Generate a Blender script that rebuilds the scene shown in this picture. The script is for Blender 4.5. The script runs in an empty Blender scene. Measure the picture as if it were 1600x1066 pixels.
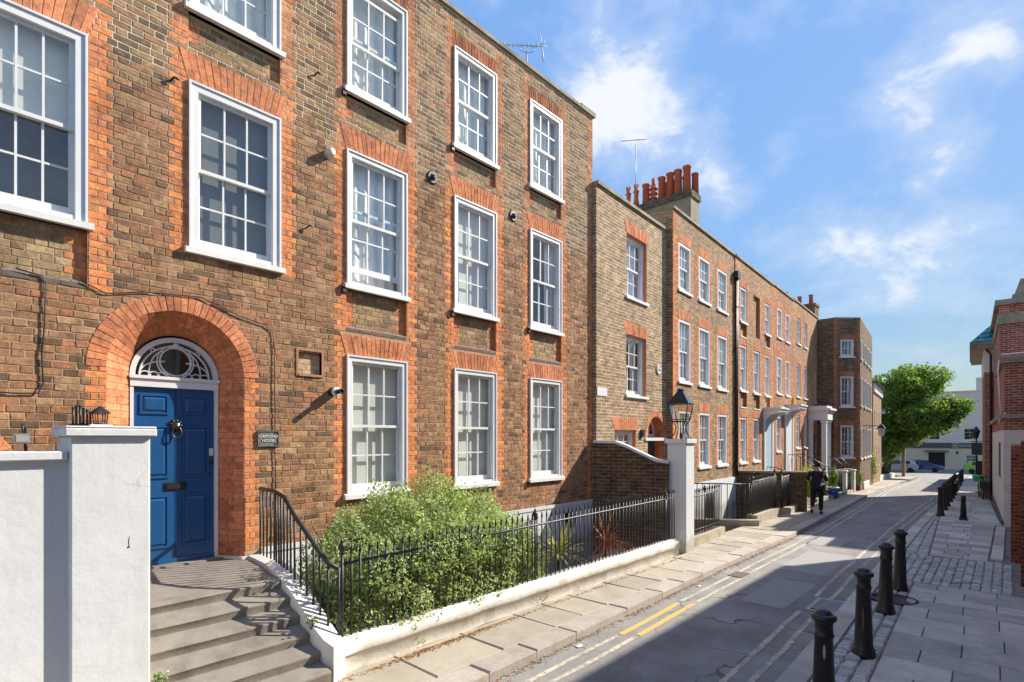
import bpy, bmesh, math, random
import numpy as np
from mathutils import Matrix, Vector
R = math.radians
rnd = random.Random(7)
SC = bpy.context.scene
COL = SC.collection

# ------------------------------------------------------------------ camera, sky, sun, exposure
cam = bpy.data.cameras.new('camera'); camo = bpy.data.objects.new('camera', cam); COL.objects.link(camo)
cam.sensor_width = 36.0; cam.lens = 19.35; cam.shift_y = 0.0944; cam.clip_end = 6000; cam.clip_start = 0.05
camo.location = (0, 0, 2.5)
camo.rotation_euler = (R(90), 0, R(42.207 - 90))
SC.camera = camo
SUN_DIR = Vector((2.1, -1.0, 1.60)).normalized()
sun = bpy.data.lights.new('sun', 'SUN'); suno = bpy.data.objects.new('sun', sun); COL.objects.link(suno)
sun.energy = 3.6; sun.angle = R(0.55); sun.color = (1.0, 0.93, 0.82)
suno.rotation_euler = (-SUN_DIR).to_track_quat('-Z', 'Y').to_euler(); suno.location = (20, -20, 30)
W = bpy.data.worlds.new('World'); SC.world = W; W.use_nodes = True
SC.view_settings.view_transform = 'Standard'; SC.view_settings.look = 'None'
SC.view_settings.gamma = 1.0; SC.view_settings.exposure = 1.25
SC.view_settings.use_curve_mapping = False

def build_world():
    nt = W.node_tree; N = nt.nodes; L = nt.links; N.clear()
    def n(t, **k):
        x = N.new(t)
        for a, b in k.items(): setattr(x, a, b)
        return x
    def val(x):
        return x
    def math_(op, a, b=None, c=None):
        m = n('ShaderNodeMath', operation=op)
        for i, v in enumerate((a, b, c)):
            if v is None: continue
            if isinstance(v, (int, float)): m.inputs[i].default_value = v
            else: L.new(v, m.inputs[i])
        return m.outputs[0]
    out = n('ShaderNodeOutputWorld'); bg = n('ShaderNodeBackground'); L.new(bg.outputs[0], out.inputs[0])
    sky = n('ShaderNodeTexSky', sky_type='NISHITA'); sky.sun_disc = False
    sky.sun_elevation = math.asin(SUN_DIR.z)
    sky.sun_rotation = math.atan2(SUN_DIR.x, SUN_DIR.y)
    sky.air_density = 1.0; sky.dust_density = 0.15; sky.ozone_density = 2.2; sky.altitude = 30
    bg.inputs[1].default_value = 0.15
    tc = n('ShaderNodeTexCoord'); sx = n('ShaderNodeSeparateXYZ'); L.new(tc.outputs['Generated'], sx.inputs[0])
    zz = math_('MAXIMUM', sx.outputs[2], 0.02)
    den = math_('ADD', zz, 0.10)
    px = math_('DIVIDE', sx.outputs[0], den); py = math_('DIVIDE', sx.outputs[1], den)
    cv = n('ShaderNodeCombineXYZ'); L.new(px, cv.inputs[0]); L.new(py, cv.inputs[1])
    n1 = n('ShaderNodeTexNoise'); n1.inputs['Scale'].default_value = 1.15; n1.inputs['Detail'].default_value = 9; n1.inputs['Roughness'].default_value = 0.56; n1.inputs['Distortion'].default_value = 0.25
    mp = n('ShaderNodeMapping'); mp.inputs['Location'].default_value = (3.1, 7.7, 0); mp.inputs['Scale'].default_value = (1.0, 1.25, 1)
    L.new(mp.outputs[0], n1.inputs['Vector'])
    # cumulus heaps: each is a soft lump in direction space that lifts the noise over its threshold
    heaps = [((0.753, 0.436, 0.493), 0.090, 0.34), ((0.801, 0.38, 0.463), 0.069, 0.22), ((0.707, 0.464, 0.533), 0.053, 0.22), ((0.86, 0.334, 0.385), 0.05, 0.17), ((0.876, 0.044, 0.48), 0.050, 0.17), ((0.874, 0.092, 0.477), 0.045, 0.14), ((0.881, 0.0, 0.473), 0.042, 0.16), ((0.928, 0.083, 0.362), 0.052, 0.16), ((0.928, 0.05, 0.368), 0.029, 0.12), ((0.902, 0.088, 0.422), 0.03, 0.12),
             ((0.941, 0.192, 0.278), 0.058, 0.14), ((0.959, 0.123, 0.257), 0.046, 0.14), ((0.975, 0.087, 0.203), 0.054, 0.16), ((0.983, 0.039, 0.179), 0.035, 0.15), ((0.954, 0.025, 0.298), 0.029, 0.12), ((0.913, 0.27, 0.305), 0.035, 0.1), ((0.866, 0.251, 0.432), 0.038, 0.09), ((0.642, 0.47, 0.606), 0.05, 0.09), ((0.728, 0.346, 0.591), 0.06, 0.08), ((0.821, 0.153, 0.549), 0.058, 0.1), ((0.861, 0.011, 0.509), 0.045, 0.14), ((0.956, 0.204, 0.21), 0.044, 0.1),
             ((0.35, -0.72, 0.6), 0.16, 0.25), ((0.7, -0.6, 0.38), 0.12, 0.2), ((-0.7, 0.2, 0.6), 0.2, 0.25), ((-0.3, -0.85, 0.4), 0.2, 0.25), ((0.2, 0.6, 0.75), 0.12, 0.2), ((-0.6, 0.7, 0.35), 0.2, 0.25), ((0.1, -0.3, 0.9), 0.16, 0.2), ((-0.1, 0.93, 0.35), 0.15, 0.22)]
    acc = None
    nv = n('ShaderNodeVectorMath', operation='NORMALIZE'); L.new(tc.outputs['Generated'], nv.inputs[0])
    for d, rr, amp in heaps:
        d = Vector(d).normalized()
        ds = n('ShaderNodeVectorMath', operation='DISTANCE'); L.new(nv.outputs[0], ds.inputs[0]); ds.inputs[1].default_value = d
        q = math_('DIVIDE', ds.outputs['Value'], rr); q = math_('MULTIPLY', q, q); q = math_('MULTIPLY', q, -1.0)
        e = math_('EXPONENT', q); e = math_('MULTIPLY', e, amp)
        acc = e if acc is None else math_('ADD', acc, e)
    n1.inputs['Scale'].default_value = 7.5; n1.inputs['Detail'].default_value = 10; n1.inputs['Roughness'].default_value = 0.60
    mp.inputs['Location'].default_value = (3.1, 7.7, 1.3); mp.inputs['Scale'].default_value = (1.0, 1.0, 1.7); L.new(nv.outputs[0], mp.inputs[0])
    n2 = n('ShaderNodeTexNoise'); n2.inputs['Scale'].default_value = 2.4; n2.inputs['Detail'].default_value = 4; L.new(nv.outputs[0], n2.inputs['Vector'])
    dens = math_('ADD', acc, math_('ADD', math_('MULTIPLY', math_('SUBTRACT', n1.outputs[0], 0.5), 1.05), math_('MULTIPLY', math_('SUBTRACT', n2.outputs[0], 0.5), 0.22)))
    mr = n('ShaderNodeMapRange', interpolation_type='SMOOTHSTEP'); mr.inputs['From Min'].default_value = 0.13; mr.inputs['From Max'].default_value = 0.44
    L.new(dens, mr.inputs['Value'])
    mr2 = n('ShaderNodeMapRange', interpolation_type='SMOOTHSTEP'); mr2.inputs['From Min'].default_value = -0.02; mr2.inputs['From Max'].default_value = 0.30; mr2.inputs['To Max'].default_value = 0.30
    L.new(dens, mr2.inputs['Value'])
    mask = math_('MAXIMUM', mr.outputs[0], mr2.outputs[0]); mask = math_('MULTIPLY', mask, 0.90)
    hf = n('ShaderNodeMapRange'); hf.inputs['From Min'].default_value = 0.0; hf.inputs['From Max'].default_value = 0.12; L.new(sx.outputs[2], hf.inputs['Value'])
    mask = math_('MULTIPLY', mask, hf.outputs[0])
    mix = n('ShaderNodeMix', data_type='RGBA'); L.new(mask, mix.inputs['Factor'])
    # even out the range between zenith and horizon over the whole dome, as the photograph's tone does
    bw = n('ShaderNodeRGBToBW'); L.new(sky.outputs[0], bw.inputs[0])
    gain = math_('MULTIPLY', math_('POWER', math_('MAXIMUM', bw.outputs[0], 0.05), -0.80), 1.18)
    vm = n('ShaderNodeVectorMath', operation='SCALE'); L.new(sky.outputs[0], vm.inputs[0]); L.new(gain, vm.inputs['Scale'])
    hs = n('ShaderNodeHueSaturation'); hs.inputs['Saturation'].default_value = 1.08; hs.inputs['Value'].default_value = 1.0; L.new(vm.outputs[0], hs.inputs['Color'])
    L.new(hs.outputs[0], mix.inputs['A']); mix.inputs['B'].default_value = (2.75, 2.82, 2.92, 1)
    L.new(mix.outputs['Result'], bg.inputs[0])
build_world()

# ------------------------------------------------------------------ helpers
def gz(x): return float(np.interp(x, [-1e3, 10, 25, 35, 70, 89, 1e3], [0, 0, -.15, -.35, -1.5, -1.85, -1.85]))
def kl(x): return float(np.interp(x, [-50, 4, 10, 15, 20, 24.5, 35, 60, 66, 70], [3.95, 3.95, 4.06, 4.14, 4.37, 4.58, 5.27, 6.3, 6.7, 7.6]))
def kr(x): return float(np.interp(x, [-50, 4, 7.4, 11.7, 19, 30, 51, 67, 70], [1.60, 1.70, 1.75, 1.88, 2.07, 2.18, 2.74, 3.25, 3.1]))
def rw(x): return float(np.interp(x, [-50, 20.7, 21, 28, 37.4, 60, 72], [-1.28, -1.12, .14, .49, .83, 1.15, 1.3]))

def link(o, parent=None):
    COL.objects.link(o)
    if parent is not None: o.parent = parent
    return o
def tag(o, label=None, cat=None, group=None, kind=None):
    if label: o['label'] = label
    if cat: o['category'] = cat
    if group: o['group'] = group
    if kind: o['kind'] = kind
    return o
def thing(name, label, cat, loc=(0, 0, 0), rz=0.0, group=None):
    o = bpy.data.objects.new(name, None); o.empty_display_size = .2
    o.location = loc; o.rotation_euler = (0, 0, rz); link(o)
    return tag(o, label, cat, group)
def copy_tree(o, parent=None):
    c = o.copy(); COL.objects.link(c)
    if parent is not None: c.parent = parent
    for ch in list(o.children): copy_tree(ch, c)
    return c

class MB:
    def __init__(s): s.v = []; s.f = []; s.m = []; s.sm = []; s.c = []
    def face(s, pts, m=0, smooth=False, col=None):
        i = len(s.v); s.v.extend([tuple(p) for p in pts]); s.f.append(tuple(range(i, i + len(pts)))); s.m.append(m); s.sm.append(smooth); s.c.append(col)
    def grid(s, idx, m=0, smooth=False, col=None):
        s.f.append(tuple(idx)); s.m.append(m); s.sm.append(smooth); s.c.append(col)
    def box(s, a, b, m=0, M=None, col=None, skip=''):
        x0, y0, z0 = a; x1, y1, z1 = b
        P = [(x0, y0, z0), (x1, y0, z0), (x1, y1, z0), (x0, y1, z0), (x0, y0, z1), (x1, y0, z1), (x1, y1, z1), (x0, y1, z1)]
        if M is not None: P = [tuple(M @ Vector(p)) for p in P]
        i = len(s.v); s.v.extend(P)
        for k, q in (('b', (0, 3, 2, 1)), ('t', (4, 5, 6, 7)), ('f', (0, 1, 5, 4)), ('r', (1, 2, 6, 5)), ('k', (2, 3, 7, 6)), ('l', (3, 0, 4, 7))):
            if k in skip: continue
            s.grid([i + j for j in q], m, False, col)
        return s
    def prism(s, poly, axis, a, b, m=0, M=None, smooth=False):
        # poly: 2d points; axis 0: (a|b, p, q)  1: (p, a|b, q)  2: (p, q, a|b)
        def mk(p, t):
            q = {0: (t, p[0], p[1]), 1: (p[0], t, p[1]), 2: (p[0], p[1], t)}[axis]
            return tuple(M @ Vector(q)) if M is not None else q
        n = len(poly); i = len(s.v)
        s.v.extend([mk(p, a) for p in poly]); s.v.extend([mk(p, b) for p in poly])
        s.grid(range(i + n - 1, i - 1, -1), m); s.grid(range(i + n, i + 2 * n), m)
        for k in range(n):
            k2 = (k + 1) % n; s.grid((i + k, i + k2, i + n + k2, i + n + k), m, smooth)
        return s
    def tube(s, path, r, n=8, m=0, cap=True, smooth=True, closed=False):
        P = [Vector(p) for p in path]; K = len(P); rs = r if hasattr(r, '__len__') else [r] * K
        rings = []; up = Vector((0, 0, 1)); prev = None
        for k in range(K):
            if closed: d = P[(k + 1) % K] - P[k - 1]
            else: d = P[min(k + 1, K - 1)] - P[max(k - 1, 0)]
            d.normalize()
            u = prev if prev is not None else (Vector((1, 0, 0)) if abs(d.z) > .95 else up)
            u = u - d * u.dot(d)
            if u.length < 1e-5: u = d.orthogonal()
            u.normalize(); w = d.cross(u); prev = u
            i = len(s.v); rings.append(i)
            for j in range(n):
                t = 2 * math.pi * j / n
                s.v.append(tuple(P[k] + (u * math.cos(t) + w * math.sin(t)) * rs[k]))
        rr = range(K if closed else K - 1)
        for k in rr:
            a = rings[k]; b = rings[(k + 1) % K]
            for j in range(n):
                j2 = (j + 1) % n; s.grid((a + j, a + j2, b + j2, b + j), m, smooth)
        if cap and not closed:
            s.grid([rings[0] + j for j in range(n - 1, -1, -1)], m); s.grid([rings[-1] + j for j in range(n)], m)
        return s
    def lathe(s, prof, c=(0, 0, 0), n=16, m=0, smooth=True, M=None, a0=0.0):
        rings = []
        for (r, z) in prof:
            i = len(s.v); rings.append(i)
            for j in range(n):
                t = a0 + 2 * math.pi * j / n
                p = Vector((c[0] + r * math.cos(t), c[1] + r * math.sin(t), c[2] + z))
                if M is not None: p = M @ p
                s.v.append(tuple(p))
        for k in range(len(prof) - 1):
            a, b = rings[k], rings[k + 1]
            for j in range(n):
                j2 = (j + 1) % n; s.grid((a + j, a + j2, b + j2, b + j), m, smooth)
        s.grid([rings[0] + j for j in range(n - 1, -1, -1)], m); s.grid([rings[-1] + j for j in range(n)], m)
        return s
    def build(s, name, mats, parent=None, loc=None, rz=None, coords=None):
        me = bpy.data.meshes.new(name); me.from_pydata(s.v, [], s.f)
        if not isinstance(mats, (list, tuple)): mats = [mats]
        for x in mats: me.materials.append(x)
        me.polygons.foreach_set('material_index', s.m); me.polygons.foreach_set('use_smooth', s.sm)
        if any(c is not None for c in s.c):
            at = me.color_attributes.new('bcol', 'FLOAT_COLOR', 'CORNER'); buf = []
            for f, c in zip(s.f, s.c):
                c = c or (.3, .3, .3); buf.extend([c[0], c[1], c[2], 1.0] * len(f))
            at.data.foreach_set('color', buf)
        me.update()
        o = bpy.data.objects.new(name, me); link(o, parent)
        if loc is not None: o.location = loc
        if rz is not None: o.rotation_euler = (0, 0, rz)
        return o
def bevel(o, w=.01, seg=2, angle=40):
    bm = bmesh.new(); bm.from_mesh(o.data)
    bmesh.ops.remove_doubles(bm, verts=bm.verts, dist=1e-5)
    es = [e for e in bm.edges if len(e.link_faces) == 2 and e.calc_face_angle(0) > R(angle)]
    bmesh.ops.bevel(bm, geom=es, offset=w, segments=seg, affect='EDGES', profile=.5)
    bm.to_mesh(o.data); bm.free(); return o

# ------------------------------------------------------------------ materials
MATS = {}
def nodes(name):
    m = bpy.data.materials.new(name); m.use_nodes = True; nt = m.node_tree
    return m, nt, nt.nodes, nt.links, nt.nodes['Principled BSDF']
def _noise(N, L, vec, scale, detail=5, rough=.6):
    t = N.new('ShaderNodeTexNoise'); t.inputs['Scale'].default_value = scale; t.inputs['Detail'].default_value = detail; t.inputs['Roughness'].default_value = rough
    L.new(vec, t.inputs['Vector']); return t.outputs[0]
def _ramp(N, L, fac, stops):
    r = N.new('ShaderNodeValToRGB'); e = r.color_ramp.elements
    while len(e) < len(stops): e.new(.5)
    for i, (p, c) in enumerate(stops):
        e[i].position = p; e[i].color = (*c, 1) if len(c) == 3 else c
    L.new(fac, r.inputs[0]); return r.outputs[0]
def _mix(N, L, fac, a, b, mode='MIX'):
    x = N.new('ShaderNodeMix'); x.data_type = 'RGBA'; x.blend_type = mode
    for k, v in (('Factor', fac), ('A', a), ('B', b)):
        if isinstance(v, (int, float)): x.inputs[k].default_value = v
        elif isinstance(v, tuple): x.inputs[k].default_value = (*v[:3], 1)
        else: L.new(v, x.inputs[k])
    return x.outputs['Result']
def _math(N, L, op, a, b=None):
    m = N.new('ShaderNodeMath'); m.operation = op
    for i, v in enumerate((a, b)):
        if v is None: continue
        if isinstance(v, (int, float)): m.inputs[i].default_value = v
        else: L.new(v, m.inputs[i])
    return m.outputs[0]
def _bump(N, L, h, strength, dist, bs):
    b = N.new('ShaderNodeBump'); b.inputs['Strength'].default_value = strength; b.inputs['Distance'].default_value = dist
    L.new(h, b.inputs['Height']); L.new(b.outputs[0], bs.inputs['Normal'])
def mat(name, col, rough=.6, metal=0.0, var=.15, vscale=3.0, bump=.0, bscale=30.0, bdist=.01, island=0.0, stain=None, stain_scale=1.2, stain_at=(.5, .75), spec=None, coat=0.0, world=True, rand_obj=0.0):
    if name in MATS: return MATS[name]
    m, nt, N, L, b = nodes(name)
    g = N.new('ShaderNodeNewGeometry'); tc = N.new('ShaderNodeTexCoord')
    vec = g.outputs['Position'] if world else tc.outputs['Object']
    n1 = _noise(N, L, vec, vscale, 6, .62)
    lo = tuple(c * (1 - var) for c in col); hi = tuple(min(1, c * (1 + var)) for c in col)
    c = _ramp(N, L, n1, [(.28, lo), (.72, hi)])
    if stain is not None:
        n2 = _noise(N, L, vec, stain_scale, 7, .65); f = _ramp(N, L, n2, [(stain_at[0], (0, 0, 0)), (stain_at[1], (1, 1, 1))])
        c = _mix(N, L, f, c, stain)
    if island:
        hs = N.new('ShaderNodeHueSaturation'); mr = N.new('ShaderNodeMapRange'); mr.inputs['To Min'].default_value = 1 - island; mr.inputs['To Max'].default_value = 1 + island
        L.new(g.outputs['Random Per Island'], mr.inputs['Value']); L.new(mr.outputs[0], hs.inputs['Value']); L.new(c, hs.inputs['Color']); c = hs.outputs[0]
    if rand_obj:
        oi = N.new('ShaderNodeObjectInfo'); hs = N.new('ShaderNodeHueSaturation'); mr = N.new('ShaderNodeMapRange'); mr.inputs['To Min'].default_value = 1 - rand_obj; mr.inputs['To Max'].default_value = 1 + rand_obj
        L.new(oi.outputs['Random'], mr.inputs['Value']); L.new(mr.outputs[0], hs.inputs['Value']); L.new(c, hs.inputs['Color']); c = hs.outputs[0]
    L.new(c, b.inputs['Base Color']); b.inputs['Roughness'].default_value = rough; b.inputs['Metallic'].default_value = metal
    if spec is not None: b.inputs['Specular IOR Level'].default_value = spec
    if coat: b.inputs['Coat Weight'].default_value = coat; b.inputs['Coat Roughness'].default_value = .06
    if bump:
        h = _noise(N, L, vec, bscale, 6, .65); _bump(N, L, h, bump, bdist, b)
    MATS[name] = m; return m
def stucco_mat(name, base, dirt, streak=.5):
    m, nt, N, L, b = nodes(name); g = N.new('ShaderNodeNewGeometry'); v = g.outputs['Position']
    n1 = _noise(N, L, v, 2.2, 6, .6); c = _ramp(N, L, n1, [(.3, tuple(x * .94 for x in base)), (.7, tuple(min(1, x * 1.03) for x in base))])
    mp = N.new('ShaderNodeMapping'); mp.inputs['Scale'].default_value = (9, 9, .55); L.new(v, mp.inputs[0]); n2 = _noise(N, L, mp.outputs[0], 1.0, 6, .7)
    c = _mix(N, L, _ramp(N, L, n2, [(.52, (0, 0, 0)), (.80, (streak,) * 3)]), c, dirt)
    n3 = _noise(N, L, v, 6.5, 7, .7); c = _mix(N, L, _ramp(N, L, n3, [(.60, (0, 0, 0)), (.78, (streak * .8,) * 3)]), c, dirt)
    vo = N.new('ShaderNodeTexVoronoi'); vo.feature = 'DISTANCE_TO_EDGE'; vo.inputs['Scale'].default_value = 1.3
    nd = N.new('ShaderNodeVectorMath'); nd.operation = 'MULTIPLY_ADD'; nc = N.new('ShaderNodeTexNoise'); nc.inputs['Scale'].default_value = 3.0; nc.inputs['Detail'].default_value = 5; L.new(v, nc.inputs['Vector']); L.new(nc.outputs['Color'], nd.inputs[0]); nd.inputs[1].default_value = (.5, .5, .5); L.new(v, nd.inputs[2]); L.new(nd.outputs[0], vo.inputs['Vector'])
    cr = _math(N, L, 'MULTIPLY', _ramp(N, L, vo.outputs['Distance'], [(.0, (1, 1, 1)), (.006, (0, 0, 0))]), _ramp(N, L, n1, [(.52, (0, 0, 0)), (.62, (.55, .55, .55))]))
    c = _mix(N, L, cr, c, tuple(x * .45 for x in base))
    # splash and algae where the render meets the pavement
    sx = N.new('ShaderNodeSeparateXYZ'); L.new(v, sx.inputs[0]); hz = _math(N, L, 'ADD', sx.outputs[2], _math(N, L, 'MULTIPLY', n3, -.55))
    c = _mix(N, L, _ramp(N, L, hz, [(.0, (.65, .65, .65)), (.16, (0, 0, 0))]), c, (.30, .28, .20))
    L.new(c, b.inputs['Base Color']); b.inputs['Roughness'].default_value = .78
    h = _math(N, L, 'ADD', _noise(N, L, v, 16, 5, .6), _math(N, L, 'MULTIPLY', _noise(N, L, v, 3.5, 2, .5), 1.6)); _bump(N, L, h, .22, .014, b); MATS[name] = m; return m
def brick_piece_mat():
    m, nt, N, L, b = nodes('brick_clay')
    a = N.new('ShaderNodeAttribute'); a.attribute_name = 'bcol'
    g = N.new('ShaderNodeNewGeometry'); vec = g.outputs['Position']
    n1 = _noise(N, L, vec, 26, 6, .7); n2 = _noise(N, L, vec, 7.5, 6, .66)
    c = _mix(N, L, 1.0, a.outputs['Color'], _ramp(N, L, n1, [(.26, (.50, .47, .44)), (.5, (1.0, 1.0, 1.0)), (.74, (1.52, 1.47, 1.40))]), 'MULTIPLY')
    mp = N.new('ShaderNodeMapping'); mp.inputs['Scale'].default_value = (1.5, 1.0, .42); L.new(vec, mp.inputs[0]); n5 = _noise(N, L, mp.outputs[0], 1.3, 6, .68)
    c = _mix(N, L, 1.0, c, _ramp(N, L, n5, [(.28, (.62, .60, .58)), (.5, (1, 1, 1)), (.75, (1.14, 1.13, 1.12))]), 'MULTIPLY')
    f = _ramp(N, L, n2, [(.50, (0, 0, 0)), (.70, (.80, .80, .80))])
    c = _mix(N, L, f, c, _mix(N, L, .55, c, (.05, .037, .028)))
    n6 = _noise(N, L, vec, 13, 5, .7); c = _mix(N, L, _ramp(N, L, n6, [(.55, (0, 0, 0)), (.66, (.62, .62, .62))]), c, _mix(N, L, .72, c, (.045, .032, .024)))
    L.new(c, b.inputs['Base Color']); b.inputs['Roughness'].default_value = .92; b.inputs['Specular IOR Level'].default_value = .2
    h = _noise(N, L, vec, 75, 5, .7); h2 = _noise(N, L, vec, 18, 3, .6)
    hh = _math(N, L, 'ADD', h, _math(N, L, 'MULTIPLY', h2, 1.3)); _bump(N, L, hh, .55, .008, b)
    return m
def mortar_mat():
    m, nt, N, L, b = nodes('mortar')
    g = N.new('ShaderNodeNewGeometry'); vec = g.outputs['Position']
    sx = N.new('ShaderNodeSeparateXYZ'); L.new(vec, sx.inputs[0])
    n2 = _noise(N, L, vec, 2.2, 5, .6); n1 = _noise(N, L, vec, 30, 5, .6)
    zz = _math(N, L, 'ADD', sx.outputs[2], _math(N, L, 'MULTIPLY', n2, 1.4))
    mr = N.new('ShaderNodeMapRange'); mr.inputs['From Min'].default_value = 7.15; mr.inputs['From Max'].default_value = 7.35; L.new(zz, mr.inputs['Value'])
    lowc = _ramp(N, L, n1, [(.3, (.31, .20, .12)), (.7, (.50, .355, .22))]); upc = _ramp(N, L, n1, [(.3, (.58, .48, .34)), (.7, (.74, .64, .48))])
    c = _mix(N, L, mr.outputs[0], lowc, upc)
    L.new(c, b.inputs['Base Color']); b.inputs['Roughness'].default_value = .95; _bump(N, L, n1, .5, .006, b)
    return m
def brick_wall_mat(name, c1, c2, mortar, dark=.35, msize=.011, w=.225, h=.075, bias=0.0):
    if name in MATS: return MATS[name]
    m, nt, N, L, b = nodes(name)
    tc = N.new('ShaderNodeTexCoord'); s = N.new('ShaderNodeSeparateXYZ'); L.new(tc.outputs['Object'], s.inputs[0])
    sn = N.new('ShaderNodeSeparateXYZ'); L.new(tc.outputs['Normal'], sn.inputs[0])
    ax = _math(N, L, 'ABSOLUTE', sn.outputs[0]); gt = _math(N, L, 'GREATER_THAN', ax, .72)
    u = N.new('ShaderNodeMix'); u.data_type = 'FLOAT'; L.new(gt, u.inputs['Factor']); L.new(s.outputs[0], u.inputs['A']); L.new(s.outputs[1], u.inputs['B'])
    cv = N.new('ShaderNodeCombineXYZ'); L.new(u.outputs['Result'], cv.inputs[0]); L.new(s.outputs[2], cv.inputs[1])
    bt = N.new('ShaderNodeTexBrick'); L.new(cv.outputs[0], bt.inputs['Vector'])
    bt.inputs['Scale'].default_value = 1; bt.inputs['Brick Width'].default_value = w; bt.inputs['Row Height'].default_value = h; bt.inputs['Mortar Size'].default_value = msize; bt.inputs['Mortar Smooth'].default_value = .25; bt.inputs['Bias'].default_value = bias
    bt.inputs['Color1'].default_value = (*c1, 1); bt.inputs['Color2'].default_value = (*c2, 1); bt.inputs['Mortar'].default_value = (*mortar, 1)
    n1 = _noise(N, L, cv.outputs[0], 7, 6, .7)
    mp = N.new('ShaderNodeMapping'); mp.inputs['Scale'].default_value = (1 / w * 1.0, 1 / h * .9, 1); L.new(cv.outputs[0], mp.inputs[0])
    n3 = _noise(N, L, mp.outputs[0], .85, 2, .5)
    c = _mix(N, L, 1.0, bt.outputs['Color'], _ramp(N, L, n3, [(.3, (1 - dark, 1 - dark, 1 - dark)), (.7, (1.3, 1.27, 1.2))]), 'MULTIPLY')
    c = _mix(N, L, 1.0, c, _ramp(N, L, n1, [(.25, (.72, .7, .68)), (.75, (1.2, 1.2, 1.2))]), 'MULTIPLY')
    n4 = _noise(N, L, cv.outputs[0], .9, 5, .6); c = _mix(N, L, 1.0, c, _ramp(N, L, n4, [(.3, (.8, .78, .76)), (.7, (1.12, 1.12, 1.12))]), 'MULTIPLY')
    L.new(c, b.inputs['Base Color']); b.inputs['Roughness'].default_value = .9; b.inputs['Specular IOR Level'].default_value = .2
    hh = _math(N, L, 'ADD', _math(N, L, 'SUBTRACT', 1.0, bt.outputs['Fac']), _math(N, L, 'MULTIPLY', n1, .5)); _bump(N, L, hh, .55, .008, b)
    MATS[name] = m; return m
def glass_mat(name='window_glass', tint=(.93, .97, .96), refl=1.0):
    if name in MATS: return MATS[name]
    m, nt, N, L, b = nodes(name); N.remove(b)
    out = N['Material Output']; tr = N.new('ShaderNodeBsdfTransparent'); tr.inputs[0].default_value = (*tint, 1)
    gl = N.new('ShaderNodeBsdfGlossy'); gl.inputs['Roughness'].default_value = .015; gl.inputs[0].default_value = (1, 1, 1, 1)
    gg = N.new('ShaderNodeNewGeometry'); dt = N.new('ShaderNodeVectorMath'); dt.operation = 'DOT_PRODUCT'; L.new(gg.outputs['Normal'], dt.inputs[0]); L.new(gg.outputs['Incoming'], dt.inputs[1])
    om = _math(N, L, 'SUBTRACT', 1.0, _math(N, L, 'ABSOLUTE', dt.outputs['Value']))
    fr = _math(N, L, 'ADD', .045, _math(N, L, 'MULTIPLY', _math(N, L, 'POWER', om, 5.0), .95))      # Schlick: alike from both sides of the sheet
    mn = _math(N, L, 'MINIMUM', _math(N, L, 'MULTIPLY', fr, 2.2 * refl), 1.0)
    g = N.new('ShaderNodeNewGeometry'); h = _noise(N, L, g.outputs['Position'], 2.2, 2, .5); bp = N.new('ShaderNodeBump'); bp.inputs['Strength'].default_value = .05; bp.inputs['Distance'].default_value = .02; L.new(h, bp.inputs['Height']); L.new(bp.outputs[0], gl.inputs['Normal'])
    mx = N.new('ShaderNodeMixShader'); L.new(mn, mx.inputs[0]); L.new(tr.outputs[0], mx.inputs[1]); L.new(gl.outputs[0], mx.inputs[2]); L.new(mx.outputs[0], out.inputs[0])
    MATS[name] = m; return m
def leaf_mat(name, lo, hi, trans=.35):
    if name in MATS: return MATS[name]
    m, nt, N, L, b = nodes(name); g = N.new('ShaderNodeNewGeometry')
    n1 = _noise(N, L, g.outputs['Position'], 2.4, 4, .6)
    f = _math(N, L, 'ADD', _math(N, L, 'MULTIPLY', g.outputs['Random Per Island'], .6), _math(N, L, 'MULTIPLY', n1, .5))
    c = _ramp(N, L, f, [(.15, lo), (.9, hi)])
    L.new(c, b.inputs['Base Color']); b.inputs['Roughness'].default_value = .6; b.inputs['Specular IOR Level'].default_value = .2
    t = N.new('ShaderNodeBsdfTranslucent'); L.new(_mix(N, L, 1.0, c, (1.25, 1.5, .6), 'MULTIPLY'), t.inputs[0])
    mx = N.new('ShaderNodeMixShader'); mx.inputs[0].default_value = trans; L.new(b.outputs[0], mx.inputs[1]); L.new(t.outputs[0], mx.inputs[2]); L.new(mx.outputs[0], N['Material Output'].inputs[0])
    MATS[name] = m; return m
def line_mat(name, col, wear):
    m, nt, N, L, b = nodes(name); g = N.new('ShaderNodeNewGeometry')
    n1 = _noise(N, L, g.outputs['Position'], 11, 7, .75); n2 = _noise(N, L, g.outputs['Position'], 90, 3, .6); n3 = _noise(N, L, g.outputs['Position'], 2.0, 3, .6)
    f = _math(N, L, 'ADD', _math(N, L, 'MULTIPLY', n1, .6), _math(N, L, 'ADD', _math(N, L, 'MULTIPLY', n2, .2), _math(N, L, 'MULTIPLY', n3, .25)))
    k = _ramp(N, L, f, [(wear, (0, 0, 0)), (wear + .10, (1, 1, 1))])
    c = _mix(N, L, k, (.28, .27, .25), col); L.new(c, b.inputs['Base Color']); b.inputs['Roughness'].default_value = .85
    _bump(N, L, n2, .4, .004, b); return m

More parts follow.
